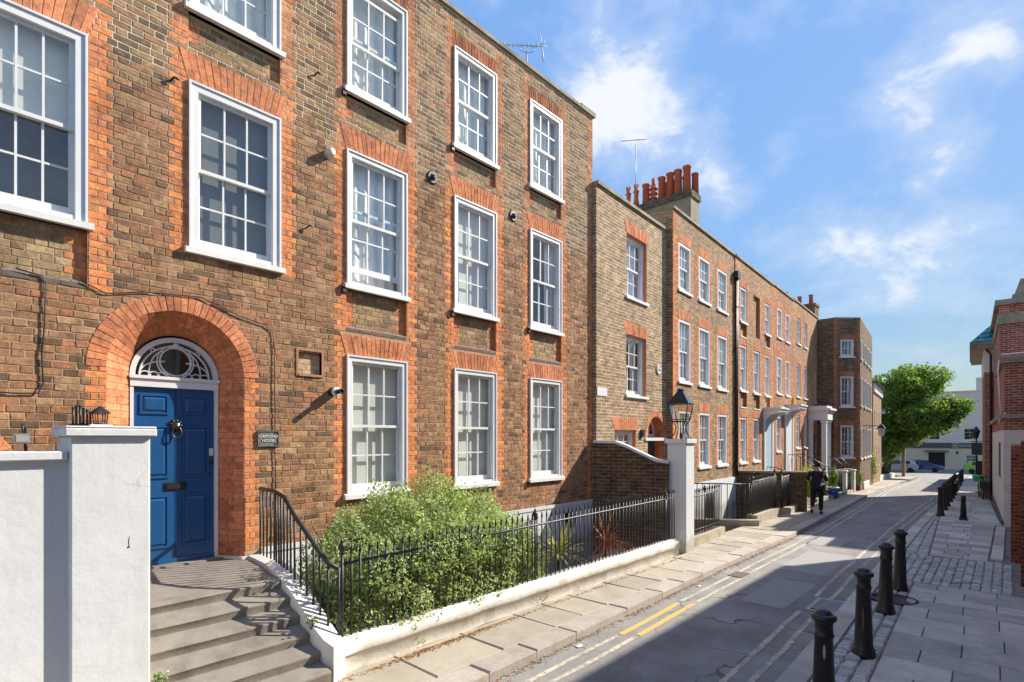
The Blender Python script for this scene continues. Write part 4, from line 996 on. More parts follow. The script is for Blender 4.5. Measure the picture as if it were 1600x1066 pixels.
prof = [(5.02, .10), (5.02, .27), (5.00, .275), (4.985, .30), (4.985, .385), (5.0, .40), (5.045, .405), (5.05, .425), (5.06, .44), (5.19, .44), (5.19, .27)]
for k in range(n + 1):
    x = 2.93 + 7.66 * k / n; j = .006 * math.sin(k * 1.9)
    for (y, z) in prof: mb.v.append((x, y + j * .5 + rnd.uniform(-.002, .002), z + j + rnd.uniform(-.002, .002)))
m = len(prof)
for k in range(n):
    for q in range(m - 1): mb.grid((k * m + q, (k + 1) * m + q, (k + 1) * m + q + 1, k * m + q + 1), 0, True)
mb.grid(range(m - 1, -1, -1)); mb.grid([n * m + q for q in range(m)])
mb.build('coping', M_STUC2, lwall)
# sunken area between the wall and the house
mb = MB(); mb.face([(2.9, 5.1, -1.2), (10.5, 5.1, -1.2), (10.5, 6.98, -1.2), (2.9, 6.98, -1.2)]); tag(mb.build('area_floor', mat('area_paving', (.36, .35, .32), .9, var=.2, bump=.3)), kind='structure')
mb = MB(); mb.box((3.55, 5.35, -1.2), (4.25, 5.8, -.15)); mb.box((3.52, 5.32, -.15), (4.28, 5.83, -.08)); 
tag(mb.build('wheelie_bin', mat('green_bin_plastic', (.02, .22, .12), .45, var=.1)), 'green bin standing under the shrub behind the railings', 'bin')
mb = MB(); mb.box((9.05, 5.35, -1.2), (10.05, 6.1, .12)); mb.box((9.02, 5.32, .12), (10.08, 6.13, .17)); tag(mb.build('coal_hole_block', M_STUC), 'white rendered block in the sunken area beside the red spiky plant', 'block')
# white pillar and wall left of the steps
pil = thing('gate_pillar', 'tall white rendered gate pillar with slab cap left of the steps', 'pillar', (.79, 4.97, .08))
mb = MB(); mb.box((0, 0, 0), (.495, .50, 2.43)); bevel(mb.build('shaft', M_STUC, pil), .012, 2)
mb = MB(); mb.box((-.035, -.04, 2.43), (.53, .54, 2.49)); mb.prism([(-.035, -.04), (.53, -.04), (.53, .54), (-.035, .54)], 2, 2.4905, 2.505); bevel(mb.build('cap', M_STUC, pil), .008, 1)
mb = MB(); mb.tube([(.355, .0, 1.60), (.352, -.001, 1.63), (.357, .0, 1.67)], .0022, 5); mb.lathe([(.0, 0), (.008, .001), (.0, .006)], n=8, M=Matrix.Translation((.352, -.001, 1.59)) @ Matrix.Rotation(R(90), 4, 'X')); mb.build('rust_mark', M_IRON, pil)
gw = thing('garden_wall', 'white rendered garden wall with slab coping joining the gate pillar', 'wall', (-2.0, 5.04, .08))
mb = MB(); mb.box((0, 0, 0), (2.79, .22, 2.26)); mb.build('panel', M_STUC, gw)
mb = MB(); mb.box((-.03, -.045, 2.26), (2.785, .26, 2.325)); bevel(mb.build('coping', M_STUC, gw), .008, 1)
# what stands on the pillar and the wall
ln = thing('lantern', 'small black six sided lantern standing on the white gate pillar', 'lantern', (1.03, 5.30, 2.585))
mb = MB(); mb.box((-.07, -.05, 0), (.07, .05, .018)); mb.build('base', M_WHITE, ln)
mb = MB(); mb.lathe([(.0, .018), (.045, .018), (.045, .028), (.0, .03)], n=6); 
for k in range(6):
    t = 2 * math.pi * k / 6; mb.tube([(.043 * math.cos(t), .043 * math.sin(t), .028), (.05 * math.cos(t), .05 * math.sin(t), .105)], .004, 4)
mb.lathe([(.07, .105), (.072, .11), (.03, .145), (.018, .15), (.016, .158), (.0, .165)], n=6, smooth=False); mb.build('cage', M_IRON, ln)
mb = MB(); mb.lathe([(.040, .03), (.046, .104)], n=6, smooth=False); mb.build('glazing', M_GLASS2, ln)
sp = thing('iron_spikes', 'row of short black iron spikes on top of the white gate pillar', 'spikes', (.87, 5.36, 2.585))
for i in range(6):
    mb = MB(); mb.tube([(i * .022, .012 * (i % 2), 0), (i * .022, .012 * (i % 2), .16 - .015 * abs(i - 1.5))], .008, 6); mb.lathe([(.013, 0), (.0, .03)], (i * .022, .012 * (i % 2), .16 - .015 * abs(i - 1.5)), 6); mb.build('spike', M_IRON, sp)
mb = MB(); mb.box((-.02, -.02, 0), (.14, .03, .02)); mb.build('base', M_IRON, sp)
fl = thing('floodlight', 'small grey floodlight on a bracket above the white garden wall', 'floodlight', (.56, 5.22, 2.405))
mb = MB(); mb.tube([(.02, .03, 0), (.02, .03, .16), (0, .0, .19), (0, -.03, .17), (0, -.04, .12)], .008, 6); mb.build('bracket', M_IRON, fl)
mb = MB(); mb.box((-.05, -.07, .055), (.04, -.02, .125)); mb.build('housing', M_GREYM, fl)
mb = MB(); mb.box((-.04, -.073, .065), (.03, -.0705, .115)); mb.build('lens', mat('frosted_lens', (.35, .33, .28), .3), fl)

# ------------------------------------------------------------------ railings
def bar_mesh(name, h, r=.0115, spear=True, n=7):
    mb = MB(); mb.tube([(0, 0, 0), (0, 0, h)], r, n)
    if spear: mb.lathe([(r, 0), (.013, .008), (.015, .02), (.006, .085), (.0, .10)], (0, 0, h), n)
    me = mb.build(name, M_IRON); d = me.data; bpy.data.objects.remove(me); return d
def urn_post(root, loc, h, r=.016, top=True):
    mb = MB(); mb.tube([(0, 0, 0), (0, 0, h)], r, 8)
    p = mb.build('post', M_IRON, root, loc)
    if top:
        mb = MB(); mb.lathe([(.014, 0), (.03, .012), (.016, .03), (.03, .06), (.038, .09), (.03, .115), (.014, .125), (.02, .135), (.012, .15), (.0, .19)], (0, 0, h), 12); mb.build('finial', M_IRON, p)
    return p
def along(P, s):
    V = [Vector(p) for p in P]
    for a, b in zip(V[:-1], V[1:]):
        L_ = (b - a).length
        if s <= L_: return a + (b - a) * (s / L_)
        s -= L_
    return V[-1]
def plen(P): return sum((Vector(b) - Vector(a)).length for a, b in zip(P[:-1], P[1:]))
def railing(name, label, base, top, spacing=.11, tip=.12, rr=.017, posts=(), group=None, low=None):
    """bars between a base line and a top line (same number of points), flat top rail, optional low rail"""
    root = thing(name, label, 'railing', (0, 0, 0), group=group)
    bxy = [(p[0], p[1], 0) for p in base]; L_ = plen(bxy); n = max(2, int(round(L_ / spacing)))
    for k in range(n + 1):
        s = L_ * k / n; p = along(bxy, s)
        # heights by the same fraction along the run
        acc = 0; zb = zt = None
        for i in range(len(base) - 1):
            l = (Vector(bxy[i + 1]) - Vector(bxy[i])).length
            if s <= acc + l + 1e-6:
                t = (s - acc) / l if l else 0; zb = base[i][2] + (base[i + 1][2] - base[i][2]) * t; zt = top[i] + (top[i + 1] - top[i]) * t; break
            acc += l
        h = zt - zb + tip; key = ('bar', round(h, 2), tip > 0)
        if key not in PIECE: PIECE[key] = bar_mesh('bar', round(h, 2), spear=tip > 0)
        o = bpy.data.objects.new('bar', PIECE[key]); link(o, root); o.location = (p.x + rnd.uniform(-.003, .003), p.y + rnd.uniform(-.003, .003), zb - .01); o.rotation_euler = (rnd.uniform(-.008, .008), rnd.uniform(-.008, .008), 0)
    mb = MB(); P = [Vector((b[0], b[1], t)) for b, t in zip(base, top)]
    mb.tube(P, rr, 8); mb.build('top_rail', M_IRON, root)
    if low is not None:
        mb = MB(); mb.tube([Vector((b[0], b[1], b[2] + low)) for b in base], .011, 6); mb.build('low_rail', M_IRON, root)
    for (s, h) in posts:
        p = along(bxy, s); i = 0; zb = base[0][2]
        acc = 0
        for i in range(len(base) - 1):
            l = (Vector(bxy[i + 1]) - Vector(bxy[i])).length
            if s <= acc + l + 1e-6: zb = base[i][2] + (base[i + 1][2] - base[i][2]) * ((s - acc) / l); break
            acc += l
        urn_post(root, (p.x, p.y, zb - .01), h)
    return root
railing('front_railing', 'black iron spear railing standing on the low white wall', [(3.02, 5.10, .44), (6.2, 5.10, .44), (9.9, 5.11, .44), (10.62, 5.13, .30)], [1.20, 1.235, 1.27, 1.27], .108, .10, posts=((.0, .86), (3.1, .88), (7.2, .90)))
sb = [(2.96, 6.90, 1.045), (2.93, 6.45, 1.045), (2.83, 5.98, 1.045), (2.80, 5.70, .99), (2.82, 5.45, .84), (2.845, 5.25, .70), (2.88, 5.10, .58), (2.94, 5.03, .46)]
stz = [1.87, 1.87, 1.84, 1.68, 1.50, 1.34, 1.22, 1.18]
railing('stair_railing', 'black iron handrail with plain bars curving down beside the door steps', sb, stz, .112, 0.0, rr=.024)
# ------------------------------------------------------------------ dark wall, white lamp pillar, lamp
dw = thing('boundary_wall', 'dark sooty brick wall with sweeping white coping ending at the white lamp pillar', 'wall', (10.42, 6.94, 0), math.atan2(5.42 - 6.94, 10.98 - 10.42))
Ld = math.hypot(.56, 1.52); tp = [(0, 2.38), (.30 * Ld, 2.37), (.45 * Ld, 2.28), (.84 * Ld, 1.98), (Ld, 1.95)]
mb = MB(); mb.prism([(0, -1.2)] + [(Ld, -1.2)] + tp[::-1], 1, -.11, .11); mb.build('brickwork', M_DWALL, dw)
mb = MB()
for (a, b) in zip(tp[:-1], tp[1:]): mb.prism([(a[0], a[1] + .002), (b[0], b[1] + .002), (b[0], b[1] + .06), (a[0], a[1] + .06)], 1, -.15, .15)
mb.build('coping', M_STUC, dw)
lp = thing('lamp_pillar', 'tall square white rendered pillar carrying an iron lamp', 'pillar', (10.96, 5.03, .06))
mb = MB(); mb.box((0, 0, 0), (.40, .42, 2.32)); bevel(mb.build('shaft', M_STUC, lp), .01, 2)
mb = MB(); mb.box((-.045, -.04, 2.32), (.445, .46, 2.41)); bevel(mb.build('cap', M_STUC, lp), .008, 1)
lm_ = thing('pillar_lamp', 'black four sided lantern on scrolled iron legs atop the white pillar', 'lamp', (11.16, 5.24, 2.47))
for k in range(4):
    t = R(45 + 90 * k + 8); c, s = math.cos(t), math.sin(t)
    prof = [(.24, .0), (.215, .03), (.15, .12), (.115, .22), (.125, .31), (.175, .375), (.185, .37), (.178, .355)]
    mb = MB(); mb.tube([(r * c, r * s, z) for r, z in prof], .011, 7); mb.build('leg', M_IRON, lm_)
mb = MB(); mb.box((-.025, -.02, .0), (.025, .02, .03)); mb.lathe([(.03, .03), (.035, .05), (.03, .12), (.012, .14), (.01, .38), (.0, .38)], n=8); mb.build('gas_fitting', M_IRON, lm_)
def sq(r, z, a=R(45 + 8)): return [Vector((r * math.cos(a + k * math.pi / 2), r * math.sin(a + k * math.pi / 2), z)) for k in range(4)]
mb = MB(); a, b = sq(.195, .375), sq(.30, .755)
for k in range(4): mb.tube([a[k], b[k]], .012, 6); mb.tube([a[k], a[(k + 1) % 4]], .013, 6); mb.tube([b[k], b[(k + 1) % 4]], .012, 6)
a2 = [x + (y - x) * .12 for x, y in zip(a, b)]
for k in range(4): mb.tube([a2[k], a2[(k + 1) % 4]], .006, 5)
mb.build('frame', M_IRON, lm_)
for k in range(4):
    mb = MB(); q = [a[k], a[(k + 1) % 4], b[(k + 1) % 4], b[k]]; mb.face([p * .985 + Vector((0, 0, .006)) for p in q]); mb.build('pane', M_GLASS2, lm_)
mb = MB(); c, d, e, f_ = sq(.325, .755), sq(.17, .92), sq(.075, 1.03), sq(.085, 1.035)
for A, B in ((c, d), (d, e)):
    for k in range(4): mb.face([A[k], A[(k + 1) % 4], B[(k + 1) % 4], B[k]])
mb.face(c[::-1]); g2 = sq(.07, 1.075)
for k in range(4): mb.face([e[k], e[(k + 1) % 4], f_[(k + 1) % 4], f_[k]]); mb.face([f_[k], f_[(k + 1) % 4], g2[(k + 1) % 4], g2[k]])
mb.face(g2); mb.build('roof', mat('lamp_roof_paint', (.03, .032, .034), .22, .4, var=.2), lm_)

# ------------------------------------------------------------------ foliage
def leaf_mesh(name, P, Nn, size, m, parent=None, aspect=.55, jitter=.9, seed=1, fold=.25):
    rs = np.random.RandomState(seed); n = len(P)
    d = Nn + rs.normal(0, jitter, (n, 3)); d /= np.linalg.norm(d, axis=1)[:, None] + 1e-9
    r = rs.normal(0, 1, (n, 3)); u = np.cross(d, r); u /= np.linalg.norm(u, axis=1)[:, None] + 1e-9; w = np.cross(d, u)
    s = size * rs.uniform(.5, 1.5, (n, 1)); a = P - u * s * .5; b = P + w * s * aspect * .5 + d * s * fold * .5; c = P + u * s * .55; e = P - w * s * aspect * .5 + d * s * fold * .5
    V = np.stack([a, b, c, e], 1).reshape(-1, 3)
    me = bpy.data.meshes.new(name); me.vertices.add(4 * n); me.vertices.foreach_set('co', V.ravel().astype(np.float32))
    me.loops.add(4 * n); me.loops.foreach_set('vertex_index', np.arange(4 * n, dtype=np.int32)); me.polygons.add(n); me.polygons.foreach_set('loop_start', np.arange(0, 4 * n, 4, dtype=np.int32)); me.polygons.foreach_set('loop_total', np.full(n, 4, dtype=np.int32))
    me.materials.append(m); me.update(calc_edges=True); me.validate()
    o = bpy.data.objects.new(name, me); link(o, parent); return o
def blob_points(blobs, n, seed, shell=.55, wob=.22):
    """points spread through lumpy ellipsoids, denser towards the skin; returns points and outward directions"""
    rs = np.random.RandomState(seed); vol = np.array([b[1][0] * b[1][1] * b[1][2] for b in blobs]) ** .67; cnt = (n * vol / vol.sum()).astype(int); P = []; D = []
    for (c, r), k in zip(blobs, cnt):
        d = rs.normal(0, 1, (k, 3)); d /= np.linalg.norm(d, axis=1)[:, None]
        ph = rs.uniform(0, 6.28, 6)
        q = 1 + wob * (np.sin(4.1 * d[:, 0] + ph[0]) * np.sin(3.7 * d[:, 1] + ph[1]) + .7 * np.sin(8.3 * d[:, 2] + ph[2]) * np.sin(7.1 * d[:, 0] + ph[3]) + .5 * np.sin(15 * d[:, 1] + ph[4]) * np.sin(14 * d[:, 2] + ph[5]))
        t = shell + (1 - shell) * rs.uniform(0, 1, k) ** .6
        P.append(np.array(c) + d * np.array(r) * (q * t)[:, None]); D.append(d)
    return np.concatenate(P), np.concatenate(D)
M_SHRUB = leaf_mat('shrub_leaf', (.085, .125, .04), (.64, .70, .36), .36)
M_TWIG = mat('twig_bark', (.11, .075, .045), .9, var=.3)
sh = thing('shrub', 'large bushy small leaved green shrub overhanging the black railing', 'shrub', (4.4, 5.8, -1.2))
O = Vector((4.4, 5.8, -1.2))
blobs = [((3.5, 5.70, .85), (.62, .55, .76)), ((4.1, 5.80, 1.12), (.66, .58, .76)), ((4.75, 5.85, 1.20), (.66, .60, .76)), ((5.4, 5.8, 1.06), (.62, .58, .70)), ((6.0, 5.7, .80), (.58, .52, .62)), ((6.25, 5.55, .42), (.34, .38, .5)), ((3.9, 5.5, .85), (.6, .42, .6)), ((4.7, 5.5, .95), (.7, .42, .62)), ((5.5, 5.5, .8), (.65, .40, .6)),
         ((3.4, 5.45, .45), (.48, .42, .55)), ((4.1, 5.4, .45), (.62, .40, .62)), ((4.9, 5.4, .45), (.65, .38, .62)), ((5.6, 5.4, .32), (.58, .36, .56)), ((6.2, 5.36, .15), (.5, .32, .5)), ((4.6, 5.9, .3), (1.2, .6, .8)), ((3.6, 5.28, .95), (.42, .28, .38)), ((4.3, 5.26, 1.08), (.48, .28, .36)), ((5.0, 5.27, 1.08), (.48, .28, .36)), ((5.65, 5.32, .95), (.40, .26, .34))]
P, D = blob_points(blobs, 175000, 3, .60, .16)
rs = np.random.RandomState(5)
sprP = []; sprD = []
for _ in range(230):      # upright sprigs that break the outline
    i = rs.randint(len(P)); p = P[i]; d = D[i]
    if d[2] < -.1: continue
    v = d * .6 + np.array([rs.normal(0, .35), rs.normal(0, .35) - .1, .75]); v /= np.linalg.norm(v); ln_ = rs.uniform(.07, .20)
    for t in np.linspace(0, 1, 15): sprP.append(p + v * ln_ * t + rs.normal(0, .008, 3)); sprD.append(v)
P = np.concatenate([P, np.array(sprP)]); D = np.concatenate([D, np.array(sprD)])
keep = ~((P[:, 1] > 6.93)); P = P[keep]; D = D[keep]
leaf_mesh('foliage', P - np.array(O), D, .036, M_SHRUB, sh, .6, .8, 11)
mb = MB()
for (c, r) in blobs:
    for k in range(3):
        e = Vector(c) + Vector((rnd.uniform(-1, 1) * r[0], rnd.uniform(-1, 1) * r[1], rnd.uniform(0, 1) * r[2])) * .8; b0 = Vector((4.6 + (c[0] - 4.6) * .35, 5.8, -1.2)); m_ = (b0 + e) / 2 + Vector((rnd.uniform(-.15, .15), rnd.uniform(-.1, .1), .1))
        mb.tube([b0 - O, m_ - O, e - O], [.025, .014, .004], 5)
mb.build('stems', M_TWIG, sh)
def spiky(name, label, loc, h, n, lng, m, seed, pot):
    r_ = random.Random(seed); root = thing(name, label, 'plant', loc)
    mb = MB(); mb.lathe([(.13, 0), (.19, .30), (.20, .33), (.18, .33), (.17, .29), (.0, .29)], n=16); mb.build('pot', pot, root)
    mb = MB(); mb.tube([(0, 0, .28), (.01, .01, h * .6), (0, 0, h)], [.035, .03, .028], 7); mb.build('stem', M_TWIG, root)
    for k in range(n):
        a = r_.uniform(0, 6.28); el = r_.uniform(-.25, 1.35); L_ = lng * r_.uniform(.7, 1.1); w = .021; mb = MB(); pts = []
        for i in range(7):
            t = i / 6; rr = L_ * t * math.cos(el) + .05 * t; z = h + L_ * (t * math.sin(el) - (.42 if el < .9 else .2) * t * t * math.cos(el) ** .5 if math.cos(el) > 0 else t)
            pts.append((rr, z, w * (1 - t) ** .6 * (.35 + 2.2 * t if t < .3 else 1)))
        for (p, q) in zip(pts[:-1], pts[1:]):
            c, s = math.cos(a), math.sin(a)
            f = lambda u, sgn: (u[0] * c - sgn * u[2] * s, u[0] * s + sgn * u[2] * c, u[1] + .004 * abs(sgn))
            mb.face([f(p, -1), f(q, -1), f(q, 1), f(p, 1)], 0, True)
        mb.build('leaf', m, root)
    return root
spiky('cordyline', 'spiky plant with arching yellow green striped leaves behind the railing', (7.30, 5.58, -1.2), 1.75, 70, .62, leaf_mat('yellow_green_blade', (.22, .24, .06), (.62, .55, .20), .25), 4, M_CLAY)
spiky('cordyline', 'spiky plant with dark red leaves in front of the sooty brick wall', (8.95, 5.72, -1.2), 1.72, 80, .60, leaf_mat('red_blade', (.20, .035, .025), (.50, .15, .09), .25), 9, M_CLAY)
wl = thing('wall_lantern', 'black wall lantern on the white basement wall behind the railing', 'lantern', (9.35, 6.93, .62))
mb = MB(); mb.box((-.05, -.01, .1), (.05, .03, .3)); mb.tube([(0, 0, .26), (0, -.12, .32), (0, -.14, .27)], .012, 6); mb.lathe([(.09, .2), (.05, .26), (.0, .30)], (0, -.14, 0), 6, smooth=False); mb.lathe([(.0, .0), (.045, .01), (.05, .02), (.0, .02)], (0, -.14, 0), 6, smooth=False)
for k in range(6): t = k * 1.0472; mb.tube([(.046 * math.cos(t), -.14 + .046 * math.sin(t), .02), (.075 * math.cos(t), -.14 + .075 * math.sin(t), .2)], .006, 4)
mb.build('cage', M_IRON, wl)
mb = MB(); mb.lathe([(.042, .02), (.07, .2)], (0, -.14, 0), 6, smooth=False); mb.build('glazing', M_GLASS2, wl)
# little daisies growing from the steps' joints
for (x, y, z, lb) in ((2.72, 5.16, .60, 'small clump of white daisies growing by the stair plinth'), (1.36, 5.0, .50, 'white daisies growing at the foot of the gate pillar beside the steps')):
    root = thing('daisy_clump', lb, 'flowers', (x, y, z)); mb = MB(); mf = MB()
    for k in range(26):
        a = rnd.uniform(0, 6.28); r_ = rnd.uniform(0, .09); h = rnd.uniform(.03, .14); p = (r_ * math.cos(a) * .6, r_ * math.sin(a), h)
        mb.tube([(0, 0, -.02), p], .0022, 4)
        if k % 3 == 0: mf.lathe([(.0, 0), (.013, .002), (.0, .006)], p, 8)
        else:
            mb.face([p, (p[0] + .02, p[1], p[2] - .01), (p[0] + .03, p[1] + .02, p[2]), (p[0], p[1] + .02, p[2] + .01)])
    mb.build('leaves', leaf_mat('weed_leaf', (.06, .11, .02), (.22, .3, .08)), root); mf.build('blooms', mat('daisy_white', (.8, .8, .72), .7), root)
# ------------------------------------------------------------------ the rest of the terrace on the left
ANG = R(2.6); DV = Vector((math.cos(ANG), math.sin(ANG), 0)); NVv = Vector((math.sin(ANG), -math.cos(ANG), 0)); O2 = Vector((10.4, 6.88, 0))
def row_house(name, label, s0, s1, out, top, m, floors_lo, windows, panels=(), dress=None, dressing=True, arch_h=.28, arch_s=.06, depth=9.0, cope=True, hole_extra=(), reveal=.10, split=False, lod=1, sill_m=None, sash_in=.07, quoin=()):
    root = thing(name, label, 'house', O2 + DV * s0 + NVv * out, ANG)
    W_ = s1 - s0; hs = []
    for (a, b, z0, z1, d) in windows: hs.append((a - s0, b - s0, z0 - .07, z1, reveal))
    hs += [(a - s0, b - s0, z0, z1, dp, True) for (a, b, z0, z1, dp) in panels] + [(a - s0, b - s0, z0, z1, dp, bk) for (a, b, z0, z1, dp, bk) in hole_extra]
    mb = MB(); wall_grid(mb, 0, W_, floors_lo, top, hs, 0, 0, 1); hull(mb, 0, W_, floors_lo, top, 0, depth); mb.build('wall', [m, M_REDF], root)
    if cope: mb = MB(); mb.box((-.0, -.05, top), (W_, .38, top + .07)); mb.build('coping', M_COPE, root)
    for (a, b, z0, z1, d) in windows:
        sash_window(root, a - s0, b - s0, z0, z1, sash_in, dress=d, split=split, lod=lod, fw=.07, sill_out=.05 + sash_in, ears=.06, depth=.12)
        if dressing:
            q = MB(); flat_arch(q, a - s0, b - s0, z1, arch_h, arch_s, 11, -.006, .02, (lambda: pick(POOL['arch'])), .004); q.build('flat_arch', M_ARCH, root)
            qn = MB(); k = 0; z = z0 - .07
            while z < z1 - .02:
                w = .20 if k % 2 else .13; h = min(.075, z1 - z); col = lambda: pick(POOL['red'])
                piece(qn, [(a - s0 - w, z + .004), (a - s0 - .002, z + .004), (a - s0 - .002, z + h - .004), (a - s0 - w, z + h - .004)], -.004, .02, col(), .003); piece(qn, [(b - s0 + .002, z + .004), (b - s0 + w, z + .004), (b - s0 + w, z + h - .004), (b - s0 + .002, z + h - .004)], -.004, .02, col(), .003)
                z += .075; k += 1
            tag(qn.build('quoin_bricks', M_BRICK, root), kind='stuff')
    for (a, b) in quoin:
        qn = MB(); k = 0; z = floors_lo
        while z < top - .02:
            w = (b - a) if k % 2 else (b - a) * .62; piece(qn, [(a - s0 + .003, z + .004), (a - s0 + w, z + .004), (a - s0 + w, z + .071), (a - s0 + .003, z + .071)], -.005, .02, pick(POOL['red']), .003); z += .075; k += 1
        tag(qn.build('quoin_bricks', M_BRICK, root), kind='stuff')
    return root
def arch_door(root, cx, zsp, r0, r1, zdoor, mdoor, Y=.0, rec=.28, band=True):
    """round headed doorway: brick ring, dark recess, fanlight, door"""
    mb = MB(); n = 20
    for i in range(n):
        t0, t1 = math.pi - math.pi * i / n - .006, math.pi - math.pi * (i + 1) / n + .006
        piece(mb, [(cx + r * math.cos(t), zsp + r * math.sin(t)) for r, t in ((r0, t1), (r1, t1), (r1, t0), (r0, t0))], Y - .008, Y + .02, pick(POOL['arch']), .003)
    mb.build('door_arch', M_ARCH, root)
    # spandrel that closes the square wall hole down to the arch
    mb = MB(); A = [(cx + (r0 + .05) * math.cos(math.pi * k / n), zsp + (r0 + .05) * math.sin(math.pi * k / n)) for k in range(n + 1)]
    def ed(k):
        t = k / n
        if t < .25: return (cx + r1, zsp + r1 * t / .25)
        if t < .75: return (cx + r1 - 2 * r1 * (t - .25) / .5, zsp + r1)
        return (cx - r1, zsp + r1 - r1 * (t - .75) / .25)
    for k in range(n): mb.face([(A[k][0], Y, A[k][1]), (*[(ed(k)[0], Y, ed(k)[1])][0],), (ed(k + 1)[0], Y, ed(k + 1)[1]), (A[k + 1][0], Y, A[k + 1][1])])
    for sg in (-1, 1): mb.face([(cx + sg * r1, Y, zdoor), (cx + sg * r0, Y, zdoor), (cx + sg * r0, Y, zsp), (cx + sg * r1, Y, zsp)][::-sg])
    mb.build('spandrel', M_STOCK, root)
    mb = MB(); ss = [(cx + r0, zdoor)] + [(cx + r0 * math.cos(math.pi * k / n), zsp + r0 * math.sin(math.pi * k / n)) for k in range(n + 1)] + [(cx - r0, zdoor)]
    for a, b in zip(ss[:-1], ss[1:]): mb.face([(a[0], Y, a[1]), (b[0], Y, b[1]), (b[0], Y + rec, b[1]), (a[0], Y + rec, a[1])])
    mb.build('reveal', M_RED, root)
    mb = MB(); rr = r0 - .002
    mb.box((cx - rr, Y + rec - .02, zsp - .04), (cx + rr, Y + rec + .03, zsp + .04)); fan_ring(mb, rr - .06, rr, Y + rec - .02, Y + rec + .03, (cx, zsp), 0, math.pi, 20)
    fan_ring(mb, .20 * rr, .28 * rr, Y + rec, Y + rec + .02, (cx, zsp + .04), 0, math.pi, 10)
    for t in (30, 60, 90, 120, 150): mb.tube([(cx + .28 * rr * math.cos(R(t)), Y + rec + .01, zsp + .04 + .28 * rr * math.sin(R(t))), (cx + (rr - .03) * math.cos(R(t)), Y + rec + .01, zsp + (rr - .03) * math.sin(R(t)))], .012, 5)
    f = mb.build('fanlight', M_WHITE, root)
    mb = MB(); mb.face([(cx + rr * math.cos(math.pi * k / 16), Y + rec + .03, zsp + rr * math.sin(math.pi * k / 16)) for k in range(17)]); mb.build('pane', M_GLASS, f)
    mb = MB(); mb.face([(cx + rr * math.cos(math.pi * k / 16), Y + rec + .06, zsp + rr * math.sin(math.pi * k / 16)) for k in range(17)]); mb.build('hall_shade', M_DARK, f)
    mb = MB(); mb.box((cx - rr, Y + rec, zdoor), (cx + rr, Y + rec + .05, zsp - .04)); d = mb.build('door', mdoor, root)
    for sx in (-1, 1):
        for (z0, z1) in ((zdoor + .15, zdoor + .7), (zdoor + .82, zsp - .15)):
            mb = MB(); x0 = cx + (.06 if sx > 0 else -rr + .08); mb.box((x0, Y + rec - .012, z0), (x0 + rr - .14, Y + rec, z1)); mb.build('door_panel', mdoor, d)
    mb = MB(); mb.lathe([(.0, 0), (.025, 0), (.03, .03), (.0, .04)], n=10, M=Matrix.Translation((cx, Y + rec - .0, zsp - .75)) @ Matrix.Rotation(R(90), 4, 'X')); mb.build('knob', M_CHROME, d)
    return d
S = 'net'
# 2: narrow yellow stock brick house
h2 = row_house('narrow_house', 'narrow yellow stock brick house with arched door behind the dark wall', 0.0, 3.75, 0.0, 8.19, M_STOCK, -1.0,
    [(1.42, 2.50, 5.97, 7.50, 'net'), (1.40, 2.48, 3.56, 5.03, 'sides'), (.82, 1.90, 1.75, 2.68, 'blind')], hole_extra=[(2.40, 3.74, -1.0, 3.22, 0, False)], dressing=False, split=True, sash_in=.10, reveal=.22)
for (a, b, z) in ((1.42, 2.50, 7.50), (1.40, 2.48, 5.03), (.82, 1.90, 2.68)):
    q = MB(); flat_arch(q, a, b, z, .30, .15, 13, -.006, .02, lambda: pick(POOL['arch']), .004); q.build('flat_arch', M_ARCH, h2)
M_TEAL = mat('dark_teal_door', (.012, .06, .085), .35, var=.06)
arch_door(h2, 3.07, 2.56, .50, .66, -.2, M_TEAL)
mb = MB(); mb.box((2.40 - .0, -.03, 2.42), (3.74, .0, 2.50)); mb.build('impost_band', M_WHITE, h2)
mb = MB(); mb.box((.02, -.012, 3.45), (.46, .0, 3.64)); tag(mb.build('wall_plate', M_WHITE, None, h2.location, ANG), 'blank white plate on the yellow brick house beside the party wall', 'sign')
pq = MB(); pq.lathe([(.0, 0), (.12, 0), (.125, .03), (.10, .04), (.095, .02), (.0, .02)], n=24, M=Matrix.Translation((3.19, .0, 4.33)) @ Matrix.Rotation(R(90), 4, 'X')); pq.lathe([(.0, .02), (.06, .02), (.05, .05), (.02, .07), (.0, .07)], n=12, M=Matrix.Translation((3.19, .0, 4.33)) @ Matrix.Rotation(R(90), 4, 'X')); pq.build('relief_roundel', M_SILL, h2)
mb = MB(); mb.box((2.14, -.06, 2.52), (2.27, .0, 2.70)); mb.build('meter_box', M_BLACKP, h2)
mb = MB(); mb.box((0, -.055, 8.185), (3.75, -.048, 8.26)); mb.build('coping_edge', M_COPE, h2)
# 3: three bay brown house
W3 = [(a, b, z0, z1, d) for (a, b) in ((4.15, 5.03), (5.67, 6.58), (7.27, 8.18)) for (z0, z1, d) in ((6.68, 8.0, 'net'), (4.10, 5.84, 'net'), (1.62, 3.26, 'net'))]
h3 = row_house('three_bay_house', 'three storey brown brick house with black drainpipe and orange window arches', 3.75, 8.95, .17, 8.80, M_BROWN, -1.2, W3, quoin=((3.76, 4.0),), sash_in=.02, reveal=.14)
mb = MB(); x = 8.95 - 3.75 - .04; mb.tube([(x, -.07, 8.0), (x, -.07, 1.2)], .034, 10); mb.tube([(x + .13, -.07, 8.0), (x + .13, -.07, 1.2)], .026, 8)
mb.prism([(x - .09, 8.0), (x + .18, 8.0), (x + .21, 8.24), (x - .12, 8.24)], 1, -.17, -.02)
for z in (7.0, 5.6, 4.2, 2.8, 1.6): mb.box((x - .05, -.11, z), (x + .17, -.0, z + .04))
mb.build('drainpipe', M_IRON, h3)
